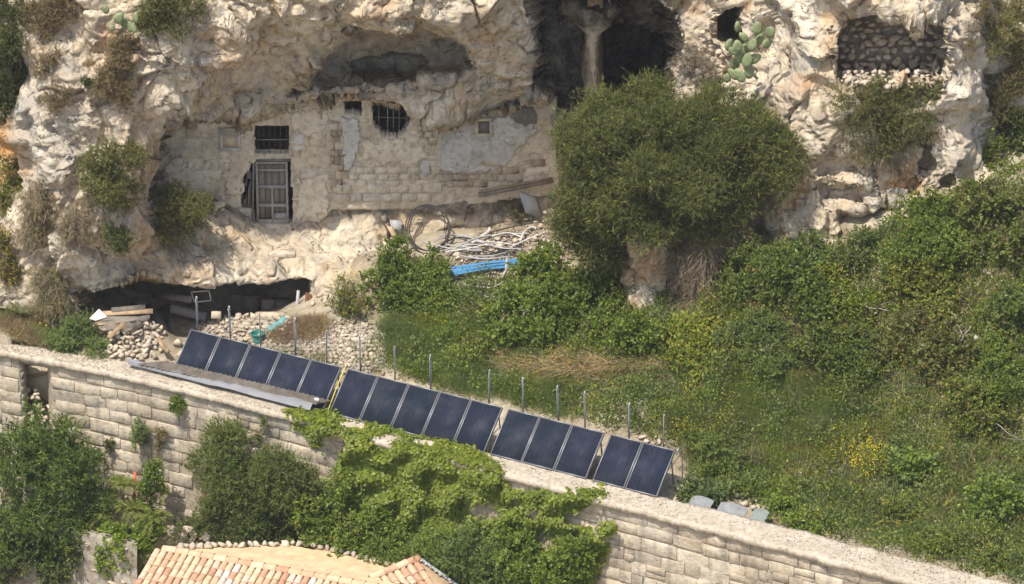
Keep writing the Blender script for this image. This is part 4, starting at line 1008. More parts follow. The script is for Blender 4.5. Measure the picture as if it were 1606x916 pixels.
heap('rubble_ledge', 'pile of white rubble on the ledge left of the prickly pear', 'rubble', [(1066, 70), (1090, 62), (1098, 50), (1112, 52), (1135, 80), (1130, 110), (1105, 132), (1066, 118)], 13, None, 19, lift=0.12, big=1)

# ------------------------------------------------------------------ rubble round the lower cave
heap('rubble_heap', 'rubble wall of pale stones left of the dark lower cave', 'rubble', [(165, 535), (205, 515), (230, 500), (255, 508), (262, 520), (250, 560), (205, 570), (175, 566)], 11.5, None, 41, step=0.78, lift=0.08)
heap('rubble_heap', 'low bank of white rubble along the mouth of the lower cave', 'rubble', [(325, 508), (338, 496), (370, 492), (420, 494), (470, 498), (480, 506), (440, 520), (400, 540), (345, 530)], 11, None, 42, step=0.78, lift=0.08)
heap('rubble_heap', 'few large pale rocks beside the first solar panel', 'rubble', [(262, 550), (280, 538), (296, 540), (290, 566), (264, 568)], 17, None, 43, big=1, lift=0.12)
heap('rubble_heap', 'stacked stones at the right end of the lower cave', 'rubble', [(488, 462), (520, 450), (545, 455), (548, 480), (520, 500), (490, 498)], 11.5, lambda X, Y: -2.45 - (Y - 450) * 0.01, 44, step=0.85)
heap('rubble_heap', 'spill of pale rubble on the slope right of the dry grass', 'rubble', [(500, 545), (530, 515), (548, 500), (575, 508), (604, 520), (604, 545), (570, 575), (520, 572)], 10, None, 45, step=0.85)
heap('rubble_heap', 'pale stones among the cables by the blue pipes', 'rubble', [(690, 402), (740, 378), (800, 372), (860, 368), (880, 378), (860, 398), (820, 404), (740, 410), (700, 412)], 11, None, 46, step=1.1)
heap('rubble_heap', 'low dry stone edge behind the coping right of the panels', 'rubble', [(1062, 752), (1100, 760), (1150, 775), (1205, 786), (1210, 802), (1150, 796), (1062, 775)], 11, None, 47, step=1.0)
heap('rubble_heap', 'white stones above the last two solar panels', 'rubble', [(1004, 682), (1030, 678), (1066, 692), (1068, 702), (1010, 698)], 10, None, 48)
heap('rubble_heap', 'scattered white stones below the yellow flowers', 'rubble', [(1195, 730), (1235, 728), (1300, 752), (1305, 770), (1270, 765), (1220, 748)], 12, None, 49, step=2.2)
# gravel that nobody could count
rngg = np.random.RandomState(4)
def gravel(name, label, poly, n, smin, smax, seed, where='ground', mat='gravel'):
    r_ = np.random.RandomState(seed); poly = np.asarray(poly, float)
    X_ = r_.uniform(poly[:, 0].min(), poly[:, 0].max(), n * 3); Y_ = r_.uniform(poly[:, 1].min(), poly[:, 1].max(), n * 3)
    k_ = poly_sd(X_, Y_, poly) + 8 * r_.normal(size=len(X_)) > 0; X_, Y_ = X_[k_][:n], Y_[k_][:n]
    Pc = surf(X_, Y_, where) + V3(0, 0, 0.02)
    O8 = np.array([(1, 0, 0), (-1, 0, 0), (0, 1, 0), (0, -1, 0), (0, 0, 1), (0, 0, -1)], float)
    S_ = r_.uniform(smin, smax, (len(Pc), 1, 1)) * r_.uniform(0.6, 1.3, (len(Pc), 1, 3)); a_ = r_.uniform(0, 6.28, len(Pc))
    R_ = np.stack([np.stack([np.cos(a_), -np.sin(a_), 0 * a_], -1), np.stack([np.sin(a_), np.cos(a_), 0.4 * np.sin(a_ * 3)], -1), np.stack([0 * a_, 0.4 * np.cos(a_ * 5), 1 + 0 * a_], -1)], 1)
    Vv = (Pc[:, None] + np.einsum('nij,kj->nki', R_, O8) * S_).reshape(-1, 3)
    T8 = np.array([(0, 2, 4), (2, 1, 4), (1, 3, 4), (3, 0, 4), (2, 0, 5), (1, 2, 5), (3, 1, 5), (0, 3, 5)])
    Fv = (np.arange(len(Pc))[:, None, None] * 6 + T8[None]).reshape(-1, 3)
    return tag(put(name, Vv, Fv, M[mat]), label, kind='stuff')
gravel('gravel', 'pale stony rubble and gravel between the panels and the lower cave', [(300, 520), (330, 500), (480, 505), (600, 515), (610, 560), (560, 590), (500, 570), (420, 550)], 3800, 0.03, 0.085, 1)
gravel('gravel', 'pale chips of stone under the blue pipes', [(560, 400), (700, 405), (760, 370), (890, 345), (900, 380), (860, 440), (760, 480), (690, 440)], 2200, 0.02, 0.06, 2, 'both')
gravel('gravel', 'loose chips of stone on the garden slope', [(680, 540), (800, 560), (860, 600), (760, 590)], 420, 0.02, 0.06, 3)

# loose chippings on top of the coping
_r = np.random.RandomState(91); _n = 5000
_s = _r.uniform(0.2, WS[-1] - 0.2, _n); _t = _r.uniform(0.04, 0.98, _n)[:, None]
_xy = wf(_s) * (1 - _t) + wb(_s) * _t; _c = np.column_stack([_xy, np.full(_n, 0.012)])
_O8 = np.array([(1, 0, 0), (-1, 0, 0), (0, 1, 0), (0, -1, 0), (0, 0, 1), (0, 0, -1)], float)
_S = _r.uniform(0.006, 0.022, (_n, 1, 1)) ** 1.0 * _r.uniform(0.6, 1.3, (_n, 1, 3))
_V = (_c[:, None] + _O8[None] * _S + _r.normal(size=(_n, 6, 3)) * 0.004).reshape(-1, 3)
_F = (np.arange(_n)[:, None, None] * 6 + np.array([(0, 2, 4), (2, 1, 4), (1, 3, 4), (3, 0, 4), (2, 0, 5), (1, 2, 5), (3, 1, 5), (0, 3, 5)])[None]).reshape(-1, 3)
tag(put('gravel', _V, _F, M['gravel']), 'loose stone chippings lying on the coping of the garden wall', kind='stuff')
# ------------------------------------------------------------------ foliage
PAL = {
 'tamarisk': [(0.060, 0.085, 0.026), (0.125, 0.150, 0.045)], 'olive': [(0.060, 0.075, 0.030), (0.120, 0.135, 0.060)], 'dark': [(0.030, 0.050, 0.018), (0.070, 0.095, 0.032)],
 'brown': [(0.110, 0.092, 0.052), (0.200, 0.165, 0.100)], 'browngreen': [(0.080, 0.078, 0.036), (0.150, 0.135, 0.070)], 'dead': [(0.200, 0.165, 0.125), (0.340, 0.300, 0.240)], 'straw': [(0.300, 0.210, 0.105), (0.460, 0.350, 0.190)],
 'ivy': [(0.085, 0.150, 0.018), (0.190, 0.270, 0.040)], 'oleander': [(0.045, 0.085, 0.022), (0.105, 0.160, 0.055)], 'bramble': [(0.046, 0.080, 0.018), (0.110, 0.155, 0.036)], 'bright': [(0.085, 0.150, 0.022), (0.170, 0.245, 0.045)],
 'fig': [(0.055, 0.100, 0.022), (0.120, 0.180, 0.045)], 'grass': [(0.058, 0.098, 0.036), (0.120, 0.165, 0.060)], 'bluegreen': [(0.048, 0.085, 0.042), (0.095, 0.140, 0.070)], 'yellowgreen': [(0.120, 0.150, 0.030), (0.240, 0.250, 0.060)],
 'yellow': [(0.62, 0.46, 0.02), (0.80, 0.62, 0.05)], 'rust': [(0.26, 0.14, 0.05), (0.42, 0.26, 0.08)], 'palm': [(0.075, 0.120, 0.035), (0.160, 0.200, 0.070)], 'mauve': [(0.30, 0.16, 0.30), (0.45, 0.28, 0.42)],
}
for _k in PAL:
    if _k not in ('dead', 'straw', 'yellow', 'mauve', 'rust'): PAL[_k] = [tuple(np.array(c) * (V3(1.12, 1.08, 1.05) if _k in ('tamarisk',) else V3(1.55, 1.36, 1.40) if _k in ('dark', 'brown', 'browngreen', 'ivy') else V3(2.15, 1.85, 1.5))) for c in PAL[_k]]
def leaf_mesh(pos, d, nh, L, W, kind, colr, fold=0.12):
    """one small face (or a folded pair) for every leaf"""
    side = unit(np.cross(d, nh)); nrm = np.cross(side, d); L = L[:, None]; W = W[:, None]
    n = len(pos)
    if kind == 'needle':
        V = np.stack([pos - side * W / 2, pos + side * W / 2, pos + d * L], 1).reshape(-1, 3)
        F = np.arange(3 * n).reshape(-1, 3); k = 3
    elif kind == 'lobed':                       # broad ivy-like leaf: five points, cupped
        a = [pos, pos + d * L * 0.30 + side * W * 0.55 + nrm * L * fold, pos + d * L * 0.75 + side * W * 0.32, pos + d * L, pos + d * L * 0.75 - side * W * 0.32, pos + d * L * 0.30 - side * W * 0.55 + nrm * L * fold]
        V = np.stack(a, 1).reshape(-1, 3); b = np.arange(n)[:, None] * 6
        F = np.concatenate([b + np.array([[0, 1, 2, 3]]), b + np.array([[0, 3, 4, 5]])]); k = 6
    else:
        V = np.stack([pos, pos + d * L * 0.45 + side * W / 2 + nrm * L * fold, pos + d * L, pos + d * L * 0.45 - side * W / 2 + nrm * L * fold], 1).reshape(-1, 3)
        b = np.arange(n)[:, None] * 4; F = np.concatenate([b + np.array([[0, 1, 2]]), b + np.array([[0, 2, 3]])]); k = 4
    return V, F, np.repeat(colr, k, 0)
def colours(rng, pals, tone, n, var=0.3):
    """pals: [(name, weight)]; tone: array in 0..1 per leaf"""
    wts = np.array([w for _, w in pals], float); idx = rng.choice(len(pals), n, p=wts / wts.sum())
    lo = np.array([PAL[p][0] for p, _ in pals])[idx]; hi = np.array([PAL[p][1] for p, _ in pals])[idx]
    t = np.clip(tone * 0.65 + rng.rand(n) * 0.5 - 0.08, 0, 1)[:, None]
    return (lo * (1 - t) + hi * t) * (1 + var * (rng.rand(n, 1) - 0.5))
def patch_colours(rng, pals, tone, P_, seed, i, var=0.3):
    """like colours(), but neighbouring plants share their kind; P_ and tone per plant, i: plant of each leaf"""
    n = len(i); score = np.stack([np.log(w) * 0.35 + 0.9 * perlin(P_ * 1.1 + 23.0 * k + seed) for k, (_, w) in enumerate(pals)], -1)[i] + 0.25 * rng.gumbel(size=(n, len(pals)))
    idx = score.argmax(-1); lo = np.array([PAL[p][0] for p, _ in pals])[idx]; hi = np.array([PAL[p][1] for p, _ in pals])[idx]
    t = np.clip(tone[i] * 0.65 + rng.rand(n) * 0.5 - 0.08, 0, 1)[:, None]
    return (lo * (1 - t) + hi * t) * (1 + var * (rng.rand(n, 1) - 0.5))
def split_lobes(rng, lobes, k):
    """break every lobe into uneven boughs so that the crown has lit tops and dark gaps"""
    if not k: return lobes
    out = []
    for l in lobes:
        out.append((*l[:3], *(l[3:] * 0.66)))
        for _ in range(k):
            u = rng.normal(size=3) + V3(0, -0.45, 0.2); u /= np.linalg.norm(u)
            f = rng.uniform(0.22, 0.42); out.append((*(l[:3] + u * l[3:] * rng.uniform(0.65, 0.95)), *(l[3:] * f * rng.uniform(0.8, 1.2, 3))))
    return np.array(out)
def crown(rng, lobes, leaves, clump_r, per_clump, L, W, kind, pals, outward=0.8, up=0.3, droop=0.0, shell=0.45, lump=0.3, scatter=0.6, front=0.3, sub=7):
    lobes = split_lobes(rng, np.asarray(lobes, float), sub)
    leaves = leaves * (1.7 if kind == 'needle' and W > 0.0125 else 1.15); W = W * (1.45 if kind == 'needle' else 1.0)
    nc = max(3, int(leaves / per_clump)); wt = lobes[:, 3] * lobes[:, 5]; li = rng.choice(len(lobes), nc, p=wt / wt.sum())
    u = rng.normal(size=(nc, 3)); u[:, 1] -= front; u[:, 2] += 0.25; u = unit(u)
    rad = (shell + (1 - shell) * rng.rand(nc) ** 0.6) * (1 + lump * 1.3 * perlin(u * 2.3 + li[:, None] * 5.1 + rng.rand() * 50))
    cc = lobes[li, :3] + u * lobes[li, 3:] * rad[:, None]
    lt = rng.rand(len(lobes)); tone = np.clip(0.25 + 0.5 * lt[li] + 0.22 * rng.normal(size=nc) + 0.3 * perlin(cc * 1.1 + 3), 0, 1)
    tw = max(1, int(per_clump / 7)); nt_ = nc * tw
    ci = np.repeat(np.arange(nc), tw)
    td = unit(u[ci] * outward + V3(0, 0, up) + rng.normal(size=(nt_, 3)) * scatter)
    to = cc[ci] + rng.normal(size=(nt_, 3)) * clump_r * 0.3
    k = max(1, int(per_clump / tw)); ti = np.repeat(np.arange(nt_), k); n = len(ti)
    t = rng.uniform(0.05, 1, n)[:, None]; tl = clump_r * rng.uniform(0.7, 1.4, nt_)[ti][:, None]
    pos = to[ti] + td[ti] * tl * t + V3(0, 0, -1) * droop * tl * t * t
    d = unit(td[ti] * 0.8 + rng.normal(size=(n, 3)) * 0.55 + V3(0, 0, -droop * 0.8))
    nh = unit(u[ci][ti] * 0.5 + V3(-0.15, -0.15, 0.8) + rng.normal(size=(n, 3)) * 0.5)
    c = colours(rng, pals, tone[ci][ti], n)
    return leaf_mesh(pos, d, nh, L * rng.uniform(0.6, 1.3, n), W * rng.uniform(0.7, 1.25, n), kind, c), cc
def px_lobes(lobes_px, which='both', out=0.3, yfix=None):
    """lobes (px, py, rx, ry, depth in metres[, y]) to world ellipsoids standing on the surface behind them"""
    R = []
    for l in lobes_px:
        px, py, rx, ry, dep = l[:5]
        if len(l) > 5: c = at_y(px, py, l[5])
        elif yfix is not None: c = at_y(px, py, yfix)
        else:
            c = surf(px, py, which)
            c = c - unit(ray(px, py)) * dep * out
        R.append((*c, rx / 50, dep, ry / 50 / 0.95))
    return np.array(R)
BN = 0
def shrub(name, label, cat, lobes, leaves, clump_r=0.25, per=35, L=0.10, W=0.02, kind='needle', pals=(('tamarisk', 1),), mat='needle', base=None, stems=8, group=None, seed=None, stem_mat='bark', stem_r=0.02, **kw):
    global BN; BN += 1
    rng = np.random.RandomState(seed if seed is not None else 100 + BN)
    lobes = np.asarray(lobes, float)
    (V, F, C), cc = crown(rng, lobes, leaves, clump_r, per, L, W, kind, list(pals), **kw)
    if base is None:
        k = lobes[:, 2].argmin(); base = V3(lobes[k, 0], lobes[k, 1] + lobes[k, 4] * 0.4, lobes[k, 2] - lobes[k, 5] * 0.95)
    t = thing(name, base, label, cat, group)
    put('crown', V, F, M[mat], t, C)
    mb = MB()
    for q in cc[rng.choice(len(cc), min(stems, len(cc)), replace=False)]:
        mid = (np.asarray(base) + q) / 2 + rng.normal(size=3) * 0.12 * np.linalg.norm(q - base)
        mb.tube(spline([base, mid, q], 8), np.linspace(stem_r, stem_r * 0.25, 8), 4, False)
    if stems: mb.put('stem', M[stem_mat], t)
    return t

# ---- shrubs hanging on the cliff
CL = lambda l, out=0.25: px_lobes(l, 'cliff', out)
shrub('cliff_shrub', 'tall dark green shrub at the left edge of the cliff top', 'shrub', CL([(5, 40, 48, 60, 0.9), (15, 120, 40, 55, 0.8), (0, 175, 28, 30, 0.7)]), 16000, 0.25, 35, 0.10, 0.022, pals=(('dark', 3), ('tamarisk', 1.5), ('browngreen', 0.5)))
shrub('cliff_shrub', 'dry brown shrub at the upper left beside the small prickly pear', 'shrub', CL([(95, 12, 48, 28, 0.6), (75, 45, 25, 20, 0.4)]), 6500, 0.22, 30, 0.12, 0.014, pals=(('brown', 2), ('browngreen', 1)))
shrub('cliff_shrub', 'green shrub on top of the cliff right of the small prickly pear', 'shrub', CL([(290, 8, 42, 38, 0.8), (245, 20, 30, 34, 0.6)]), 9500, 0.22, 35, 0.09, 0.018, pals=(('olive', 1), ('dark', 1.3), ('browngreen', 0.6)))
shrub('cliff_shrub', 'long brownish shrub hanging below the small prickly pear', 'shrub', CL([(195, 80, 28, 35, 0.45), (185, 125, 32, 42, 0.5), (160, 130, 15, 25, 0.3)]), 7500, 0.25, 30, 0.13, 0.014, pals=(('browngreen', 2), ('brown', 1.3)), droop=0.4)
shrub('cliff_shrub', 'small dry shrub on the bare rock nose near the left edge', 'shrub', CL([(88, 150, 26, 24, 0.3), (75, 100, 20, 25, 0.25)]), 2600, 0.18, 25, 0.11, 0.013, pals=(('browngreen', 1), ('brown', 1)), droop=0.3)
shrub('cliff_shrub', 'tiny dark green tuft in a crack of the left rock', 'shrub', CL([(134, 130, 9, 9, 0.15)]), 420, 0.1, 20, 0.07, 0.02, pals=(('dark', 1),), stems=3)
shrub('cliff_shrub', 'round olive green shrub on the grey rock left of the house', 'shrub', CL([(185, 260, 42, 42, 0.75), (150, 285, 28, 36, 0.55), (190, 310, 34, 34, 0.55)]), 11500, 0.22, 35, 0.09, 0.018, pals=(('olive', 2), ('tamarisk', 1), ('browngreen', 0.5)))
shrub('cliff_shrub', 'shrub with a grey dead skirt left of the grey door', 'shrub', CL([(280, 325, 50, 32, 0.7), (262, 350, 34, 28, 0.5)]), 9000, 0.22, 35, 0.10, 0.017, pals=(('tamarisk', 1), ('olive', 2), ('browngreen', 1)))
shrub('dead_branches', 'grey dead twigs hanging under the shrub left of the door', 'dead shrub', CL([(300, 375, 34, 46, 0.35), (268, 375, 26, 40, 0.3)]), 4200, 0.3, 24, 0.22, 0.010, pals=(('dead', 2), ('brown', 1)), mat='dry', droop=0.9, up=-0.5, shell=0.2, stem_mat='twig')
shrub('cliff_shrub', 'drooping dry grey-brown shrub low at the left edge', 'shrub', CL([(65, 318, 40, 35, 0.45), (60, 355, 36, 34, 0.4)]), 6200, 0.28, 28, 0.17, 0.012, pals=(('brown', 2), ('dead', 1), ('olive', 1)), mat='dry', droop=0.8, up=-0.2, shell=0.25)
shrub('cliff_shrub', 'hanging brown stems between the two left shrubs', 'shrub', CL([(135, 345, 28, 42, 0.35), (110, 360, 22, 38, 0.3)]), 4300, 0.3, 24, 0.2, 0.011, pals=(('brown', 2), ('dead', 1.4), ('olive', 0.5)), mat='dry', droop=0.9, up=-0.3, shell=0.25)
shrub('cliff_shrub', 'small bright green tuft under the round olive shrub', 'shrub', CL([(184, 376, 22, 24, 0.35)]), 2200, 0.16, 30, 0.09, 0.02, pals=(('tamarisk', 2), ('dark', 1)))
shrub('cliff_shrub', 'grassy hanging tussock low on the left above the coping', 'shrub', CL([(78, 445, 38, 34, 0.45), (85, 475, 30, 24, 0.4)]), 5200, 0.3, 28, 0.2, 0.012, pals=(('brown', 1.2), ('olive', 1.5), ('dead', 1)), mat='dry', droop=0.9, up=0.0, shell=0.2)
shrub('cliff_shrub', 'green weeds beside the orange rock at the left edge', 'shrub', CL([(18, 275, 26, 28, 0.4), (4, 320, 20, 40, 0.4)]), 3600, 0.18, 30, 0.10, 0.02, pals=(('tamarisk', 1), ('yellowgreen', 0.8), ('dark', 0.8)))
shrub('cliff_shrub', 'weeds with yellow flowers at the far left edge', 'shrub', CL([(6, 378, 16, 22, 0.3), (12, 425, 20, 28, 0.35)]), 2300, 0.18, 28, 0.11, 0.018, pals=(('tamarisk', 1), ('brown', 0.8), ('yellow', 0.25)))
shrub('garden_shrub', 'dense green bush behind the coping left of the rubble', 'shrub', px_lobes([(128, 530, 40, 26, 0.6), (98, 535, 28, 22, 0.5), (150, 545, 22, 14, 0.4)], 'both', 0.3), 8500, 0.2, 35, 0.09, 0.022, pals=(('grass', 2), ('bluegreen', 1)), lump=0.2)
shrub('cliff_shrub', 'spreading shrub hanging below the dry stone wall cave', 'shrub', CL([(1350, 165, 42, 36, 0.7), (1395, 165, 46, 42, 0.8), (1420, 195, 38, 34, 0.6), (1385, 215, 50, 38, 0.5)], 0.35), 15000, 0.22, 35, 0.10, 0.016, pals=(('olive', 1.6), ('browngreen', 1.2), ('tamarisk', 1)), droop=0.2)
shrub('dead_branches', 'dry brown fringe under the shrub below the dry stone cave', 'dead shrub', CL([(1400, 240, 40, 22, 0.3)], 0.35), 2200, 0.22, 24, 0.16, 0.010, pals=(('dead', 1), ('brown', 2)), mat='dry', droop=0.8, up=-0.3, shell=0.2, stems=4, stem_mat='twig')
shrub('cliff_shrub', 'tuft of weeds at the right end of the rubble sill', 'shrub', CL([(1462, 150, 12, 18, 0.25)]), 700, 0.14, 20, 0.09, 0.018, pals=(('grass', 1), ('brown', 0.6)), stems=3)
shrub('slope_shrub', 'large shrub behind the right rock pillar at the picture edge', 'shrub', CL([(1575, 55, 40, 42, 0.8), (1600, 20, 30, 30, 0.6), (1605, 85, 30, 40, 0.7)], 0.35), 10500, 0.24, 35, 0.11, 0.016, pals=(('olive', 1.4), ('browngreen', 1)))
shrub('slope_shrub', 'brown-green shrub right of the rock pillar at mid height', 'shrub', CL([(1560, 165, 26, 40, 0.55), (1585, 130, 24, 26, 0.5)], 0.35), 6000, 0.22, 32, 0.11, 0.015, pals=(('browngreen', 1.5), ('olive', 1), ('brown', 0.6)))
shrub('slope_shrub', 'dark leafy shrub at the right edge beside the rock pillar', 'shrub', CL([(1600, 215, 20, 48, 0.6), (1575, 215, 16, 22, 0.4)], 0.4), 5200, 0.18, 30, 0.09, 0.05, 'leaf', pals=(('dark', 2), ('bramble', 1)), mat='leaf')
shrub('slope_shrub', 'green brush at the foot of the right rock pillar', 'shrub', CL([(1555, 255, 24, 36, 0.5), (1590, 285, 28, 30, 0.5)], 0.4), 4600, 0.2, 30, 0.09, 0.045, 'leaf', pals=(('bramble', 1.5), ('grass', 1), ('yellowgreen', 0.5)), mat='leaf')
shrub('cliff_shrub', 'dry brush at the top right corner beyond the pillar', 'shrub', CL([(1535, 5, 16, 30, 0.4), (1522, 60, 8, 22, 0.2)], 0.3), 1800, 0.18, 26, 0.12, 0.012, pals=(('brown', 1), ('olive', 1)), stems=4)

# ---- the big feathery bush in front of the upper cave
big = []
for (px, py, rx, ry, dp, yy) in ((950, 185, 75, 60, 1.5, -5.4), (1030, 165, 70, 48, 1.5, -5.2), (1110, 175, 75, 52, 1.5, -5.0), (1175, 178, 48, 42, 1.1, -5.4), (1205, 215, 46, 56, 1.1, -6.1), (930, 260, 62, 62, 1.5, -5.6), (1010, 250, 85, 75, 1.9, -6.0), (1110, 260, 85, 80, 1.9, -6.0),
                            (955, 315, 58, 56, 1.4, -5.6), (1035, 325, 66, 52, 1.5, -6.0), (1115, 325, 58, 52, 1.4, -6.0), (905, 205, 40, 48, 1.1, -5.2), (1175, 280, 34, 42, 1.0, -6.0), (925, 365, 42, 42, 0.9, -5.0), (965, 345, 36, 30, 1.0, -5.5), (900, 300, 36, 50, 1.0, -5.0), (945, 385, 50, 40, 0.9, -5.0), (890, 340, 36, 46, 0.9, -4.8), (1225, 250, 36, 50, 0.8, -6.6)):
    big.append((*at_y(px, py + 16, yy), (rx - 13) / 50, dp - 0.2, (ry - 15) / 47))
bb = at_y(1040, 455, -5.3)
shrub('tamarisk_bush', 'huge feathery green bush in front of the big upper cave', 'bush', big, 135000, 0.36, 42, 0.16, 0.017, pals=(('tamarisk', 3), ('olive', 0.8), ('yellowgreen', 0.12), ('brown', 0.15)), base=at_y(1040, 390, -5.0), stems=9, stem_r=0.05, shell=0.5, lump=0.3, up=0.4, scatter=0.5, seed=77, sub=8)
shrub('dead_branches', 'curtain of dead grey twigs hanging beneath the huge bush', 'dead shrub', [(*at_y(1092, 415, -6.3), 0.9, 0.6, 1.15), (*at_y(1092, 455, -6.4), 0.5, 0.5, 0.7), (*at_y(1115, 375, -6.4), 0.7, 0.5, 0.7)], 12000, 0.4, 28, 0.34, 0.011, pals=(('dead', 1.4), ('brown', 1.6)), mat='dry', droop=0.9, up=-0.7, shell=0.15, stems=24, stem_mat='twig', stem_r=0.03)
shrub('dead_branches', 'grey dry brush on the rock right of the huge bush', 'dead shrub', CL([(1222, 240, 22, 36, 0.4), (1210, 290, 18, 30, 0.35)], 0.5), 2600, 0.25, 24, 0.2, 0.010, pals=(('dead', 1.2), ('brown', 1), ('olive', 0.8)), mat='dry', droop=0.7, up=-0.2, shell=0.2, stems=8, stem_mat='twig')
shrub('dead_branches', 'ball of grey dry brush on the ledge above the huge bush', 'dead shrub', CL([(1095, 100, 30, 24, 0.45)], 0.5), 2600, 0.22, 24, 0.16, 0.010, pals=(('dead', 2), ('brown', 0.6)), mat='dry', droop=0.3, shell=0.2, stems=8, stem_mat='twig')

# ---- prickly pears
def prickly_pear(label, pads, y0, seed):
    rng = np.random.RandomState(seed)
    base = at_y(pads[0][0], pads[0][1] + pads[0][3], y0)
    t = thing('prickly_pear', base, label, 'cactus')
    a = np.linspace(0, 2 * np.pi, 14, endpoint=False)
    for (px, py, rx, ry, rot) in pads:
        c = at_y(px, py, y0 + rng.uniform(-0.25, 0.25)); yaw = rng.uniform(-0.7, 0.7); th = 0.05
        ux = V3(math.cos(yaw), math.sin(yaw), 0); nn = V3(-math.sin(yaw), math.cos(yaw), 0)
        R = math.radians(rot); rxm, rzm = rx / 56, ry / 53
        prof = (1 - 0.16 * np.sin(a))
        mb = MB(); V = []
        for (sc, dn) in ((0.55, -1.0), (0.92, -0.62), (1.0, 0.0), (0.92, 0.62), (0.55, 1.0)):
            x = np.cos(a) * rxm * prof * sc; z = np.sin(a) * rzm * sc
            xr = x * math.cos(R) - z * math.sin(R); zr = x * math.sin(R) + z * math.cos(R)
            V.append(c + xr[:, None] * ux + zr[:, None] * V3(0, 0, 1) + nn * th * dn)
        G = np.stack([np.vstack([r_, r_[:1]]) for r_ in V]); mb.grid(G)
        for e, sgn in ((0, -1), (-1, 1)):
            r_ = V[e]; mb.add(np.vstack([r_, c + nn * th * sgn * 1.15]), T=[(i, (i + 1) % 14, 14) for i in range(14)])
        mb.put('pad', M['cactus'], t, True)
    return t
M['cactus'] = plain_mat('cactus_skin', (0.22, 0.26, 0.13), 0.6, 0.3, 0.3, 4, rnd=0.25)
prickly_pear('prickly pear with many pale green pads above the huge bush', [(1175, 112, 9, 13, 5), (1160, 118, 9, 13, 30), (1150, 116, 8, 12, 55), (1172, 95, 9, 14, -10), (1183, 92, 9, 12, -60), (1160, 88, 8, 13, 20), (1143, 70, 11, 7, 70), (1157, 72, 8, 11, 15), (1166, 58, 6, 10, 40), (1180, 70, 8, 12, -20), (1190, 63, 9, 12, -40), (1188, 44, 9, 12, 5), (1157, 42, 6, 10, 5), (1208, 50, 10, 11, -30), (1203, 68, 9, 9, -50), (1150, 80, 7, 9, 60), (1168, 78, 8, 11, 0), (1140, 122, 8, 7, 80), (1152, 100, 8, 11, 35)], -5.2, 1)
prickly_pear('small prickly pear high on the left part of the cliff', [(204, 42, 6, 10, 5), (196, 36, 7, 9, -25), (213, 28, 5, 10, 0), (186, 28, 11, 8, 60), (166, 15, 8, 6, -70), (176, 43, 7, 4, 80), (210, 44, 5, 9, 15)], -3.15, 2)

# ---- garden shrubs and brambles
GR = lambda l, out=0.35: px_lobes(l, 'both', out)
LF = dict(kind='leaf', mat='leaf')
shrub('fig_shrub', 'leafy shrub in front of the black cable hoop', 'shrub', GR([(615, 425, 42, 38, 0.8), (605, 460, 46, 32, 0.8), (640, 455, 30, 30, 0.7)]), 8500, 0.2, 32, 0.11, 0.065, pals=(('fig', 2), ('bramble', 1.2), ('brown', 0.15)), seed=5, **LF)
shrub('fig_shrub', 'loose leafy shrub left of the blue pipes', 'shrub', GR([(675, 425, 34, 30, 0.6), (672, 462, 36, 28, 0.6)]), 5200, 0.2, 32, 0.10, 0.06, pals=(('fig', 2), ('bramble', 1)), **LF)
shrub('fig_shrub', 'wide fig bush with bare grey branches right of the blue pipes', 'shrub', GR([(860, 430, 50, 36, 0.9), (800, 480, 52, 34, 0.9), (880, 480, 62, 44, 1.0), (940, 450, 38, 40, 0.8), (830, 520, 60, 26, 0.8)]), 19000, 0.24, 34, 0.12, 0.075, pals=(('fig', 2.2), ('bramble', 1), ('yellowgreen', 0.2)), stems=22, stem_mat='twig', **LF)
shrub('bramble_bush', 'weedy bush with yellow flowers left of the fig shrubs', 'shrub', GR([(545, 470, 24, 28, 0.5), (560, 485, 30, 18, 0.5)]), 3200, 0.2, 28, 0.10, 0.03, pals=(('olive', 1), ('grass', 1), ('yellow', 0.14), ('brown', 0.5)), **LF)
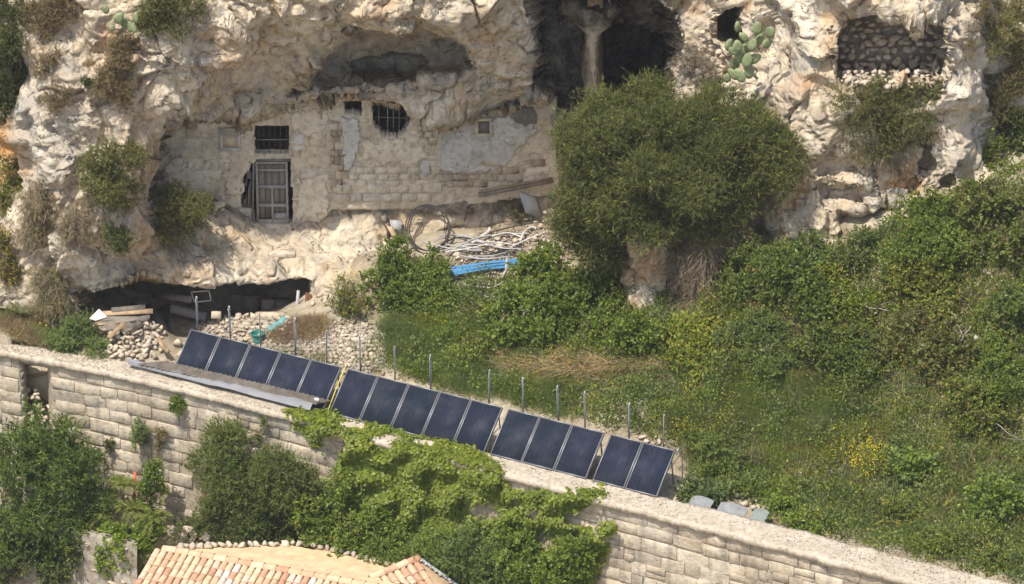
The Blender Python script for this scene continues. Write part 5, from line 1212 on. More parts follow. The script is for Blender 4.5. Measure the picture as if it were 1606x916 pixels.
bl = [
 ('dark bramble thicket at the foot of the rock stub under the huge bush', [(1010, 530, 60, 34, 0.9), (960, 525, 46, 34, 0.8), (975, 505, 34, 20, 0.7)], 9500, (('bramble', 2), ('dark', 1), ('brown', 0.2))),
 ('yellow-green bramble clump right of the rock stub', [(1090, 550, 46, 28, 0.8), (1110, 522, 40, 22, 0.7), (1075, 520, 36, 18, 0.6)], 7500, (('bramble', 1.4), ('bright', 1), ('yellowgreen', 0.7))),
 ('tall bramble climbing the rock beside the dead twigs', [(1165, 410, 42, 50, 0.8), (1200, 440, 50, 50, 0.8), (1150, 455, 40, 30, 0.7)], 10000, (('bramble', 2), ('fig', 1), ('brown', 0.2))),
 ('spray of young leaves against the pale rock right of the huge bush', [(1270, 390, 26, 30, 0.5), (1285, 415, 30, 26, 0.5), (1240, 405, 22, 22, 0.5)], 3600, (('fig', 1), ('grass', 1), ('brown', 0.3))),
 ('dark green thicket below the pale rock foot', [(1255, 450, 44, 36, 0.8), (1290, 480, 40, 30, 0.7)], 6000, (('dark', 1), ('bramble', 1.6))),
 ('soft feathery growth under the rock hollow', [(1360, 385, 46, 20, 0.5), (1335, 408, 36, 22, 0.5)], 3800, (('bluegreen', 1.5), ('grass', 1))),
 ('large bramble mass right of the rock hollow', [(1475, 335, 56, 34, 1.0), (1440, 385, 60, 32, 0.9), (1490, 395, 60, 36, 0.9)], 14000, (('bramble', 2), ('bright', 0.4), ('browngreen', 0.4))),
 ('bramble mass at the right edge below the brush', [(1560, 325, 60, 40, 1.0), (1590, 385, 50, 40, 0.9), (1540, 400, 50, 34, 0.8)], 13000, (('bramble', 1.6), ('fig', 1), ('browngreen', 0.3))),
 ('yellowing bramble in the middle of the right slope', [(1330, 465, 52, 30, 0.7), (1360, 490, 50, 26, 0.6), (1310, 440, 36, 24, 0.5)], 7000, (('bramble', 1.2), ('yellowgreen', 0.8), ('rust', 0.25))),
 ('bramble mound above the bare branches on the slope', [(1430, 445, 56, 34, 0.8), (1470, 470, 50, 28, 0.7)], 8500, (('bramble', 2), ('browngreen', 0.5), ('yellowgreen', 0.2))),
 ('bramble mound near the right edge at mid slope', [(1550, 455, 56, 36, 0.8), (1595, 490, 40, 40, 0.8)], 9000, (('bramble', 1.5), ('browngreen', 0.6), ('fig', 0.7))),
 ('broad bramble mound left of the grey bare twigs', [(1190, 520, 60, 32, 0.8), (1225, 555, 60, 30, 0.8)], 9500, (('bramble', 1.6), ('grass', 0.8), ('yellowgreen', 0.25))),
 ('bramble hummock at the centre of the right slope', [(1320, 545, 66, 32, 0.8), (1360, 575, 60, 28, 0.7)], 10000, (('bramble', 1.8), ('dark', 0.6), ('browngreen', 0.3))),
 ('bramble with rusty leaves below the bare branches', [(1450, 530, 60, 34, 0.8), (1480, 570, 56, 30, 0.7)], 10000, (('bramble', 1.4), ('browngreen', 0.8), ('rust', 0.2))),
 ('bramble bank at the right edge by the grey stone', [(1570, 555, 50, 34, 0.8), (1550, 600, 56, 34, 0.8)], 9000, (('bramble', 1.4), ('fig', 0.8), ('yellowgreen', 0.3))),
 ('vivid leafy bush on the right edge above the dry twigs', [(1520, 640, 50, 34, 0.8), (1560, 660, 40, 24, 0.6)], 7500, (('bright', 1), ('bramble', 1.4), ('yellowgreen', 0.5))),
 ('mallow thicket in the lower right of the slope', [(1500, 760, 60, 34, 0.6), (1440, 740, 50, 30, 0.6), (1560, 800, 50, 40, 0.6)], 11000, (('fig', 1.4), ('bluegreen', 1), ('grass', 0.8))),
 ('leafy weeds along the coping in the lower right', [(1420, 810, 56, 24, 0.5), (1500, 850, 60, 24, 0.5), (1580, 875, 40, 22, 0.5)], 8500, (('grass', 1.4), ('fig', 0.8), ('bluegreen', 0.8))),
 ('bright green vine bush spilling over the coping', [(1230, 800, 26, 20, 0.4), (1255, 815, 34, 16, 0.4), (1280, 825, 26, 14, 0.4)], 3600, (('bright', 2), ('ivy', 0.8))),
 ('small green bush behind the coping beside the grey sheets', [(1128, 776, 22, 18, 0.35), (1080, 770, 12, 14, 0.25)], 2200, (('grass', 1.2), ('bluegreen', 1))),
 ('leafy weeds between the fence posts and the last panels', [(1130, 735, 50, 30, 0.5), (1180, 760, 40, 26, 0.5), (1110, 700, 40, 24, 0.4)], 6500, (('grass', 1.5), ('fig', 0.8), ('yellowgreen', 0.3))),
]
CYC = ['bright', 'bluegreen', 'fig', 'yellowgreen', 'bramble', 'browngreen', 'grass', 'olive']
for bi, (lab, lobes, n, pals) in enumerate(bl):
    pals = tuple(pals) + ((CYC[(bi * 3) % 8], 1.6),)
    shrub('bramble_bush', lab, 'bush', GR(lobes, 0.3), n * (1.0, 0.8, 1.15)[bi % 3], (0.22, 0.30, 0.2)[bi % 3], 32, (0.10, 0.13, 0.085)[bi % 3], (0.062, 0.08, 0.045)[bi % 3], pals=pals, stems=10, stem_mat='twig', stem_r=0.014, lump=0.4, **LF)

# bare branches lying on the slope
def bare(label, pts_list, seed, r=0.02, name='bare_branch'):
    rng = np.random.RandomState(seed); mb = MB(); P0 = None
    base = surf(*pts_list[0][0])
    for pl in pts_list:
        Q_ = np.array([surf(x, y) + V3(0, -0.35, 0.35) for x, y in pl]); sp = spline(Q_, 10)
        sp += rng.normal(size=sp.shape) * 0.02; mb.tube(sp, np.linspace(r, r * 0.35, len(sp)), 5)
        for k in range(5):
            a_ = sp[rng.randint(2, len(sp) - 1)]; b_ = a_ + rng.normal(size=3) * V3(0.28, 0.15, 0.22); mb.tube([a_, (a_ + b_) / 2 + rng.normal(size=3) * 0.04, b_], [r * 0.5, r * 0.35, r * 0.15], 4)
    return tag(mb.put(name, plain_mat('bleached_branch', (0.34, 0.30, 0.26), 0.9, 0.1), None), label, 'branch')
bare('bleached bare branches lying across the middle of the right slope', [[(1330, 480), (1360, 490), (1395, 497)], [(1345, 475), (1365, 495), (1378, 520)], [(1372, 500), (1400, 495), (1420, 488)]], 1, 0.03)
bare('tangle of grey bare twigs left of the bramble hummock', [[(1190, 520), (1205, 545), (1220, 550)], [(1200, 555), (1208, 535), (1225, 525)], [(1205, 548), (1195, 560), (1200, 570)]], 2)
bare('pale leafless twigs at the right edge of the slope', [[(1560, 590), (1590, 620), (1606, 640)], [(1550, 660), (1580, 690), (1610, 700)], [(1570, 620), (1585, 650), (1590, 690)]], 3)
bare('bare grey stems in the bramble right of the bleached branches', [[(1495, 500), (1505, 530), (1510, 550)], [(1520, 520), (1505, 545), (1498, 560)]], 4)
bare('pale bare branches in the fig bush', [[(780, 530), (790, 500), (770, 470)], [(820, 505), (835, 480), (850, 455)], [(800, 470), (815, 475), (835, 465)], [(758, 475), (790, 472), (815, 478)]], 5, 0.022)

# ---- ground cover
def cover(name, label, poly, n, h, L, W, kind, pals, mat, seed, per=8, spread=0.12, up=1.0, fade=12, ncut=None, lift=0.0, which='ground'):
    rng = np.random.RandomState(seed); poly = np.asarray(poly, float)
    m = int(n * 2.6)
    X = rng.uniform(poly[:, 0].min() - 10, poly[:, 0].max() + 10, m); Y = rng.uniform(poly[:, 1].min() - 10, poly[:, 1].max() + 10, m)
    k = poly_sd(X, Y, poly) + fade * (rng.normal(size=m) * 0.5 + 1.2 * perlin(np.stack([X * 0.03, Y * 0.04, 0 * X + seed], -1))) > 0
    if ncut is not None: k &= perlin(np.stack([X * 0.018, Y * 0.026, 0 * X + seed * 1.7], -1)) > ncut
    X, Y = X[k][:n], Y[k][:n]; B = surf(X, Y, which) + V3(0, 0, lift); nt_ = len(B)
    tone = np.clip(0.5 + 0.6 * perlin(B * 0.9 + seed) + 0.25 * rng.normal(size=nt_), 0, 1)
    hh = h * (0.35 + 1.9 * np.clip(0.35 + 1.2 * perlin(B * 0.95 + 5 + seed), 0, 1.1) ** 1.3) * rng.uniform(0.6, 1.25, nt_)
    i = np.repeat(np.arange(nt_), per); q = len(i)
    t = rng.rand(q) ** 0.8
    sp_ = rng.normal(size=(q, 3)) * V3(1, 1, 0.3) * spread
    pos = B[i] + sp_ * (0.4 + t[:, None]) + V3(0, 0, 1) * (hh[i] * t)[:, None]
    d = unit(sp_ * 4 + V3(0, 0, up) + rng.normal(size=(q, 3)) * 0.6)
    nh = unit(rng.normal(size=(q, 3)) * 0.6 + V3(0, -0.4, 0.8))
    if kind == 'needle': pos = B[i] + sp_ * 0.7 + V3(0, 0, 1) * (hh[i] * t * 0.4)[:, None]
    V, F, C = leaf_mesh(pos, d, nh, L * rng.uniform(0.6, 1.35, q), W * rng.uniform(0.7, 1.3, q), kind, patch_colours(rng, pals, tone, B, seed, i))
    return tag(put(name, V, F, M[mat], None, C), label, kind='stuff')
GARDEN = [(600, 470), (700, 480), (760, 440), (960, 440), (1000, 470), (1130, 400), (1240, 390), (1330, 400), (1400, 340), (1500, 300), (1640, 280), (1660, 935), (1580, 908), (1400, 866), (1264, 835), (1210, 805), (1110, 765), (1075, 700), (960, 672), (800, 632), (640, 592), (600, 570), (620, 520)]
cover('undergrowth', 'low leafy undergrowth covering the garden slope', GARDEN, 30000, 0.38, 0.095, 0.055, 'leaf', [('grass', 2), ('bramble', 2), ('fig', 1), ('bluegreen', 0.8), ('yellowgreen', 0.6), ('browngreen', 0.6), ('bright', 0.6)], 'leaf', 1, 7)
cover('grass', 'tall soft grass in the middle of the garden slope', [(1080, 610), (1150, 590), (1320, 600), (1350, 650), (1280, 690), (1150, 690), (1060, 660)], 5200, 0.35, 0.38, 0.012, 'needle', [('grass', 2), ('bluegreen', 1.6), ('browngreen', 0.5)], 'needle', 2, 9, 0.10)
cover('grass', 'green grass between the fence posts and the fig shrubs', [(590, 520), (640, 495), (760, 500), (860, 540), (900, 600), (880, 650), (760, 620), (640, 588)], 6500, 0.30, 0.26, 0.012, 'needle', [('grass', 2.4), ('bluegreen', 1), ('yellowgreen', 0.3)], 'needle', 3, 9, 0.10)
cover('grass', 'olive grass over the lower right part of the slope', [(1040, 640), (1250, 690), (1500, 690), (1620, 760), (1620, 900), (1400, 850), (1200, 780), (1080, 740)], 6500, 0.28, 0.24, 0.012, 'needle', [('grass', 2), ('olive', 1), ('brown', 0.7), ('bluegreen', 0.8)], 'needle', 4, 8, 0.10)
cover('grass', 'dry brown grass on the right slope below the tall grass', [(1150, 650), (1250, 640), (1370, 660), (1380, 700), (1300, 720), (1180, 700)], 2300, 0.22, 0.24, 0.010, 'needle', [('brown', 1.2), ('straw', 0.7), ('olive', 0.8)], 'dry', 5, 8, 0.10, ncut=-0.05)
cover('grass', 'dry straw heap behind the third and fourth panels', [(425, 528), (450, 510), (500, 500), (515, 508), (500, 525), (450, 535)], 1300, 0.28, 0.24, 0.011, 'needle', [('straw', 1.4), ('brown', 1.5)], 'dry', 6, 9, 0.14, 0.4, fade=5)
cover('grass', 'thin weeds on the rubble behind the left panels', [(420, 550), (520, 560), (600, 530), (600, 580), (520, 575)], 520, 0.18, 0.16, 0.012, 'needle', [('grass', 1), ('brown', 0.8)], 'needle', 7, 8, 0.10)
cover('grass', 'dry grass and weeds behind the coping at the far left', [(-10, 490), (60, 490), (95, 510), (80, 540), (20, 530)], 1500, 0.22, 0.2, 0.011, 'needle', [('straw', 0.8), ('brown', 1), ('grass', 0.8)], 'dry', 8, 8, 0.1, which='both')
cover('flowers', 'yellow flowers over the lower right slope beside the grass', [(1330, 735), (1350, 722), (1385, 728), (1392, 760), (1360, 775), (1335, 765)], 190, 0.5, 0.045, 0.045, 'leaf', [('yellow', 3), ('yellowgreen', 0.5)], 'flower', 9, 3, 0.12, lift=0.3, fade=6)
cover('flowers', 'pale yellow mustard flowers above the last panels', [(1075, 640), (1110, 625), (1140, 640), (1145, 690), (1100, 710), (1070, 690)], 420, 0.45, 0.04, 0.04, 'leaf', [('yellow', 1), ('yellowgreen', 2.5)], 'flower', 10, 3, 0.12, lift=0.25, fade=10)
cover('flowers', 'small yellow flowers among the grass behind the fence posts', [(600, 480), (700, 470), (860, 560), (990, 610), (960, 650), (820, 610), (640, 540)], 150, 0.4, 0.045, 0.045, 'leaf', [('yellow', 2), ('yellowgreen', 1)], 'flower', 11, 2, 0.1, lift=0.25)
cover('flowers', 'yellow flowers left of the big yellow patch', [(1290, 690), (1320, 680), (1325, 730), (1285, 740)], 100, 0.4, 0.05, 0.05, 'leaf', [('yellow', 2), ('rust', 0.5)], 'flower', 12, 2, 0.12, lift=0.25, fade=6)
cover('flowers', 'yellow flowers on the weeds above the lower cave corner', [(530, 440), (560, 432), (565, 450), (535, 455)], 70, 0.3, 0.05, 0.05, 'leaf', [('yellow', 2)], 'flower', 13, 2, 0.1, lift=0.2, fade=5, which='both')
cover('flowers', 'yellow flowers behind the green bush at the far left', [(60, 500), (90, 498), (88, 520), (62, 522)], 90, 0.3, 0.05, 0.05, 'leaf', [('yellow', 2), ('yellowgreen', 0.6)], 'flower', 14, 2, 0.1, lift=0.2, fade=5, which='both')
cover('dry_leaves', 'rust and yellow leaves scattered through the brambles', [(1100, 480), (1300, 480), (1420, 440), (1580, 480), (1600, 640), (1450, 620), (1250, 620), (1100, 560)], 900, 0.75, 0.075, 0.05, 'leaf', [('rust', 1), ('yellowgreen', 1.2), ('straw', 0.6)], 'leaf', 15, 3, 0.15, lift=0.2)

# ---- heap of dry palm fronds
rng = np.random.RandomState(60)
nF = 5200
X = rng.uniform(780, 1040, nF); Y = 577 + (X - 900) * 0.02 + rng.normal(size=nF) * np.where(X > 940, 5, 10)
B = surf(X, Y, 'ground') + V3(0, 0, 0.12) + np.abs(rng.normal(size=(nF, 1))) * V3(0, 0, 0.07)
d = unit(np.column_stack([rng.choice([-1, 1], nF) * (0.4 + 0.6 * rng.rand(nF)), rng.normal(size=nF) * 0.6, rng.normal(size=nF) * 0.22 + 0.08]))
V, F, C = leaf_mesh(B, d, unit(rng.normal(size=(nF, 3)) + V3(0, -0.5, 1)), rng.uniform(0.2, 0.6, nF), rng.uniform(0.010, 0.022, nF), 'needle', 1.25 * colours(rng, [('straw', 2.4), ('dead', 1.0), ('rust', 0.5)], rng.rand(nF), nF))
tag(put('dry_fronds', V, F, M['dry'], None, C), 'heap of dry brown palm fronds below the bramble thicket', kind='stuff')
cover('dry_fronds', 'fine brown litter around the dry palm fronds', [(770, 560), (900, 548), (1050, 570), (1045, 592), (900, 600), (800, 590)], 1300, 0.10, 0.22, 0.014, 'needle', [('straw', 1.4), ('rust', 0.8), ('dead', 1)], 'dry', 61, 7, 0.2, 0.15)

cover('grass', 'pale dry stems standing in the weeds on the right slope', [(1060, 480), (1300, 470), (1600, 400), (1620, 850), (1420, 830), (1200, 760), (1060, 660)], 1700, 0.5, 0.5, 0.011, 'needle', [('straw', 1), ('dead', 1), ('yellowgreen', 0.8)], 'dry', 16, 5, 0.10, lift=0.1)
cover('grass', 'light green grass in the open patch right of the panels', [(1090, 600), (1200, 580), (1380, 600), (1400, 680), (1300, 720), (1200, 730), (1090, 700)], 5200, 0.3, 0.32, 0.014, 'needle', [('grass', 2), ('yellowgreen', 0.8), ('bright', 0.6), ('browngreen', 0.8)], 'needle', 17, 8, 0.10)
# ------------------------------------------------------------------ in front of the wall
def front(px, py, dist):
    y = -8.0
    for _ in range(4):
        x = at_y(px, py, y)[0]; y = float(wall_front_y(x)) + INSET - dist
    return at_y(px, py, y)
def FL(l):
    return np.array([(*front(px, py, dist), rx / 50, dep, ry / 47) for px, py, rx, ry, dep, dist in l])
# ---- climbing vine on the wall and over the coping
VINE = [(448, 648), (470, 638), (515, 640), (540, 660), (560, 668), (600, 655), (630, 672), (650, 690), (700, 686), (745, 705), (790, 742), (800, 768), (830, 772), (860, 770), (885, 776), (945, 764), (950, 776), (900, 800), (880, 808), (905, 830), (962, 822), (962, 846), (945, 870), (930, 925), (830, 940), (690, 940), (640, 900), (590, 870), (555, 810), (535, 760), (520, 712), (495, 700), (475, 672)]
BARE = [([(497, 682), (540, 678), (548, 700), (520, 740), (508, 730)], 3), ([(722, 785), (770, 778), (800, 800), (770, 822), (730, 815)], 6), ([(812, 800), (850, 792), (850, 815), (815, 822)], 4), ([(525, 660), (570, 664), (580, 674), (540, 676)], 2), ([(575, 690), (615, 678), (640, 692), (600, 700)], 2), ([(650, 690), (690, 692), (682, 702), (640, 698)], 1), ([(790, 768), (840, 740), (1000, 775), (840, 765)], 2), ([(840, 835), (870, 830), (872, 860), (845, 862)], 5)]
rng = np.random.RandomState(70)
n = 80000
X = rng.uniform(440, 970, n); Y = rng.uniform(632, 945, n)
sd = poly_sd(X, Y, VINE) + 6 * perlin(np.stack([X * 0.05, Y * 0.05, 0 * X], -1)) + 3 * rng.normal(size=n)
ok = sd > 0
for poly, soft in BARE: ok &= ~(poly_sd(X, Y, poly) + soft * rng.normal(size=n) > 0)
ok &= perlin(np.stack([X * 0.035, Y * 0.035, 0 * X + 3], -1)) > -0.55 + 0.25 * (X > 800)
X, Y = X[ok], Y[ok]; n = len(X)
fl = np.interp(X, FRONT[:, 0], FRONT[:, 1])
top = Y < fl + 2
lump = np.clip(perlin(np.stack([X * 0.03, Y * 0.035, 0 * X + 8], -1)) + 0.35, 0, 1)
pos = np.empty((n, 3))
pt = at_z(X, Y, 0.0); pos[top] = pt[top] + V3(0, 0, 1) * (0.03 + 0.10 * rng.rand(top.sum(), 1) * (0.4 + lump[top][:, None]))
xx = X.copy(); yv = np.full(n, -10.0)
for _ in range(5):
    xw = at_y(X, Y, yv)[:, 0]; yv = wall_front_y(xw) + INSET - (0.05 + 0.65 * lump * rng.rand(n) ** 0.7)
pf = at_y(X, Y, yv); pos[~top] = pf[~top]
wn_ = V3(-0.45, -0.87, 0.0)
nh = unit(np.where(top[:, None], V3(0, -0.2, 1), wn_ + V3(0, 0, 0.75)) + rng.normal(size=(n, 3)) * 0.42)
d = unit(V3(0, -0.15, -0.55) + rng.normal(size=(n, 3)) * 0.7); d = unit(d - (d * nh).sum(-1, keepdims=True) * nh)
tone = np.clip(0.55 + 0.5 * perlin(pos * 1.2) + 0.2 * rng.normal(size=n), 0, 1)
cv = V3(0.93, 0.86, 0.72) * colours(rng, [('ivy', 3), ('bright', 1.5), ('fig', 0.8)], tone, n, 0.4)
V, F, C = leaf_mesh(pos, d, nh, 0.105 * rng.uniform(0.55, 1.25, n), 0.105 * rng.uniform(0.7, 1.2, n), 'lobed', cv)
vine = thing('climbing_vine', front(700, 930, 0.1), 'bright green climbing vine covering the middle of the garden wall', 'vine')
put('foliage', V, F, M['leaf'], vine, C)
for pl in ([(560, 900), (600, 820), (580, 740), (560, 690)], [(700, 916), (690, 840), (650, 760), (640, 700)], [(790, 916), (800, 860), (830, 810), (860, 780)], [(850, 900), (840, 850), (880, 820), (930, 800)], [(610, 860), (575, 790), (540, 720), (500, 668)]):
    MB().tube(spline([front(x, y, 0.10) for x, y in pl], 20), np.linspace(0.035, 0.012, 20)[:len(spline([front(x, y, 0.1) for x, y in pl], 20))], 5).put('stem', M['twig'], vine)

# ---- bushes at the foot of the wall
shrub('oleander_bush', 'big oleander with narrow glossy leaves at the lower left', 'bush', FL([(20, 715, 60, 55, 1.1, 1.7), (80, 700, 55, 50, 1.1, 1.7), (120, 730, 42, 50, 0.9, 1.6), (60, 780, 85, 55, 1.3, 1.9), (130, 790, 38, 45, 0.8, 1.6), (20, 830, 60, 50, 1.1, 2.0), (90, 835, 50, 38, 0.9, 2.0)]), 33000, 0.26, 34, 0.17, 0.036, 'leaf', pals=(('oleander', 3), ('bright', 0.4), ('dark', 0.8)), mat='leaf', up=0.5, lump=0.3, shell=0.5, stems=20)
shrub('hanging_ivy', 'dark trailing foliage under the oleander at the lower left', 'ivy', FL([(8, 890, 26, 44, 0.5, 2.6), (78, 895, 24, 40, 0.5, 2.6), (45, 850, 60, 30, 0.6, 2.5), (108, 870, 16, 34, 0.4, 2.6)]), 9000, 0.22, 32, 0.10, 0.06, 'leaf', pals=(('dark', 2), ('bramble', 1)), mat='leaf', droop=0.6, up=-0.3, stems=6)
shrub('broom_bush', 'feathery green bush against the wall left of the vine', 'bush', FL([(345, 725, 50, 52, 0.8, 0.9), (395, 770, 70, 52, 1.0, 1.1), (350, 790, 45, 50, 0.8, 1.0), (440, 750, 42, 50, 0.8, 0.9), (400, 830, 70, 36, 0.9, 1.1), (365, 685, 24, 22, 0.5, 0.7), (470, 790, 40, 50, 0.7, 0.9)]), 46000, 0.28, 40, 0.13, 0.020, 'needle', pals=(('tamarisk', 2), ('olive', 0.6), ('grass', 1.4)), up=0.5, lump=0.35, stems=12, shell=0.4)
shrub('leafy_shrub', 'leafy shrub with rusty tints behind the tiled roof', 'bush', FL([(520, 800, 44, 50, 0.6, 0.8), (540, 850, 60, 36, 0.7, 1.0), (500, 850, 40, 34, 0.7, 1.0), (590, 835, 40, 34, 0.6, 0.8)]), 10500, 0.2, 32, 0.09, 0.06, 'leaf', pals=(('bramble', 1.4), ('bright', 1), ('rust', 0.12), ('fig', 1)), mat='leaf')
shrub('leafy_shrub', 'soft green weeds between the roof corner and the vine', 'bush', FL([(620, 870, 50, 30, 0.6, 1.0), (680, 870, 40, 40, 0.6, 1.0), (600, 880, 40, 22, 0.5, 1.4)]), 9000, 0.22, 34, 0.10, 0.024, 'needle', pals=(('grass', 1.5), ('bright', 1), ('tamarisk', 1)), up=0.6)
shrub('leafy_shrub', 'grey-green shrub in front of the vine right of the gutter', 'bush', FL([(735, 890, 46, 40, 0.7, 1.0), (720, 850, 30, 30, 0.5, 0.8), (780, 900, 40, 34, 0.6, 0.9)]), 6500, 0.2, 32, 0.10, 0.04, 'leaf', pals=(('bluegreen', 1.5), ('fig', 1), ('grass', 1)), mat='leaf')
shrub('leafy_shrub', 'dark leafy growth at the bottom of the vine', 'bush', FL([(860, 905, 50, 36, 0.6, 0.7), (910, 880, 36, 34, 0.5, 0.6), (810, 860, 34, 30, 0.5, 0.6)]), 8000, 0.2, 32, 0.10, 0.075, 'leaf', pals=(('ivy', 1), ('fig', 1.2), ('bramble', 0.6)), mat='leaf')
shrub('wall_plant', 'round green tuft growing just under the coping', 'plant', FL([(278, 632, 13, 12, 0.25, 0.2)]), 900, 0.12, 24, 0.09, 0.035, 'leaf', pals=(('bramble', 1), ('fig', 1)), mat='leaf', stems=4)
shrub('wall_plant', 'upright green tuft in the middle of the left wall', 'plant', FL([(218, 684, 13, 18, 0.22, 0.2)]), 1000, 0.14, 24, 0.11, 0.02, 'needle', pals=(('grass', 1), ('bluegreen', 1)), stems=4)
shrub('wall_plant', 'thin dangling plant right of the upright wall tuft', 'plant', FL([(254, 677, 7, 7, 0.14, 0.15), (249, 695, 5, 14, 0.1, 0.12)]), 480, 0.1, 20, 0.09, 0.018, 'needle', pals=(('olive', 1), ('brown', 0.6)), droop=0.5, stems=3)
shrub('wall_plant', 'small dark tuft low on the wall beside the oleander', 'plant', FL([(171, 700, 7, 10, 0.16, 0.15)]), 420, 0.1, 20, 0.08, 0.02, 'needle', pals=(('dark', 1), ('olive', 1)), stems=3)
shrub('wall_plant', 'grey-green tuft on the wall at the edge of the feathery bush', 'plant', FL([(302, 725, 11, 12, 0.2, 0.2)]), 620, 0.12, 22, 0.08, 0.03, 'leaf', pals=(('bluegreen', 1), ('olive', 0.6)), mat='leaf', stems=3)
shrub('wall_plant', 'thin sprig hanging from the coping above the feathery bush', 'plant', FL([(412, 668, 7, 14, 0.12, 0.15), (400, 685, 7, 10, 0.12, 0.12)]), 420, 0.1, 20, 0.08, 0.022, 'needle', pals=(('grass', 1), ('olive', 1)), droop=0.5, stems=3)
shrub('yard_shrub', 'glossy dark shrub beside the orange pole', 'shrub', FL([(240, 760, 18, 24, 0.35, 1.0), (232, 785, 14, 18, 0.3, 1.0), (245, 735, 12, 12, 0.25, 0.9)]), 2400, 0.16, 28, 0.13, 0.04, 'leaf', pals=(('bramble', 1), ('bright', 0.7), ('dark', 0.5)), mat='leaf')
shrub('yard_shrub', 'bright creeper hanging over the yard wall left of the roof', 'shrub', FL([(165, 835, 30, 18, 0.4, 1.9), (205, 850, 46, 30, 0.5, 2.0), (190, 885, 36, 34, 0.4, 2.1), (235, 840, 22, 30, 0.4, 1.9)]), 7500, 0.18, 30, 0.11, 0.07, 'leaf', pals=(('bright', 1.6), ('fig', 1), ('ivy', 0.8)), mat='leaf')
shrub('yard_shrub', 'mauve flowering plant beside the roof stones', 'plant', FL([(278, 833, 14, 9, 0.2, 1.9), (282, 850, 16, 16, 0.25, 2.0)]), 900, 0.12, 22, 0.07, 0.03, 'leaf', pals=(('grass', 1.4), ('mauve', 0.5), ('olive', 0.8)), mat='leaf', stems=4)
shrub('yard_shrub', 'low dark greenery at the foot of the wall above the roof', 'shrub', FL([(300, 828, 30, 18, 0.4, 1.2), (345, 840, 40, 22, 0.5, 1.3)]), 3000, 0.18, 28, 0.09, 0.05, 'leaf', pals=(('dark', 1.5), ('bramble', 1)), mat='leaf')
def palm(label, px, py, dist, size, seed, trunk=0.6):
    rng = np.random.RandomState(seed); c = front(px, py, dist)
    t = thing('dwarf_palm', c - V3(0, 0, trunk + 0.2), label, 'palm')
    MB().tube([c - V3(0, 0, trunk + 0.2), c - V3(0.03, 0, trunk / 2), c], [0.09, 0.08, 0.07], 7).put('trunk', M['bark'], t)
    for k in range(17):
        az = k * 2.4 + rng.uniform(-0.3, 0.3); el = rng.uniform(0.05, 1.2); ln = size * rng.uniform(0.75, 1.1)
        dv = V3(math.cos(az) * math.cos(el), math.sin(az) * math.cos(el), math.sin(el))
        sp = np.array([c + dv * ln * s_ + V3(0, 0, -0.45 * ln * s_ ** 2) for s_ in np.linspace(0.05, 1, 9)])
        ps, ds, nhs = [], [], []
        for i in range(1, 9):
            tan = unit(sp[i] - sp[i - 1]); sd_ = unit(np.cross(tan, V3(0, 0, 1)))
            for s_ in (-1, 1):
                for h in (0, 0.5):
                    ps.append(sp[i - 1] + (sp[i] - sp[i - 1]) * h); ds.append(unit(tan * 0.7 + sd_ * s_ + V3(0, 0, -0.2) + rng.normal(size=3) * 0.1)); nhs.append(V3(0, 0, 1) + rng.normal(size=3) * 0.2)
        m_ = len(ps); V, F, C = leaf_mesh(np.array(ps), np.array(ds), unit(np.array(nhs)), np.full(m_, size * 0.33) * rng.uniform(0.8, 1.1, m_), np.full(m_, 0.022), 'leaf', colours(rng, [('palm', 3), ('straw', 0.4 if el < 0.4 else 0.05)], rng.rand(m_), m_))
        put('frond', V, F, M['leaf'], t, C)
palm('tall dwarf palm beside the orange pole', 192, 762, 1.5, 0.62, 1)
palm('dwarf palm below the tall palm in the yard', 205, 800, 1.7, 0.68, 2)
palm('small dwarf palm at the left of the yard by the oleander', 158, 808, 1.7, 0.6, 3)
palm('dwarf palm closest to the roof corner', 240, 815, 1.8, 0.66, 4)

# ---- yard: poles, stones, yard wall
tag(MB().tube([front(210, 800, 1.0), front(212, 740, 1.0)], 0.05, 8).tube([front(211, 772, 1.0), front(211, 768, 1.0)], 0.062, 8).put('pole', plain_mat('orange_pole', (0.48, 0.14, 0.06), 0.6, 0.3, 0.2), None, True), 'orange pole standing by the wall among the palms', 'pole')
tag(MB().tube([front(321, 828, 0.7), front(322, 772, 0.6)], 0.05, 8).tube([front(321, 802, 0.65), front(321, 798, 0.65)], 0.06, 8).put('pole', plain_mat('red_pole', (0.34, 0.06, 0.04), 0.6, 0.3, 0.2), None, True), 'red pole at the wall foot beside the feathery bush', 'pole')
heap('yard_stones', 'pale stones behind the palms at the foot of the wall', 'rubble', [(150, 735), (175, 745), (185, 770), (192, 790), (165, 800), (150, 770)], 13, lambda X, Y: np.array([front(x, y, 0.7)[1] for x, y in zip(X, Y)]), 51, step=0.95)
heap('yard_stones', 'pale boulders between the palms and the roof', 'rubble', [(200, 812), (245, 822), (290, 826), (330, 838), (332, 856), (285, 852), (255, 858), (225, 850)], 18, lambda X, Y: np.array([front(x, y, 1.6)[1] for x, y in zip(X, Y)]), 52, step=1.0, big=1)
yw = thing('yard_wall', front(160, 930, 2.3), 'rough plastered yard wall under the oleander and the creeper', 'wall')
c = np.array([front(x, y, d_) for x, y, d_ in ((-40, 800, 2.2), (215, 858, 2.6), (215, 990, 2.6), (-40, 960, 2.2))])
u_ = unit(c[1] - c[0]); 
a_, b_ = 56, 22
G = np.array([[c[0] * (1 - s_) * (1 - t_) + c[1] * s_ * (1 - t_) + c[2] * s_ * t_ + c[3] * (1 - s_) * t_ for s_ in np.linspace(0, 1, a_)] for t_ in np.linspace(0, 1, b_)])
G[..., 1] += 0.10 * fbm(G * 1.6, 3)
M['yard'] = stone_mat('rough_render', [(0.36, 0.31, 0.25), (0.46, 0.40, 0.33), (0.58, 0.53, 0.46)], 2.2, 0.9, (0.26, 0.24, 0.2), 0.4, 0)
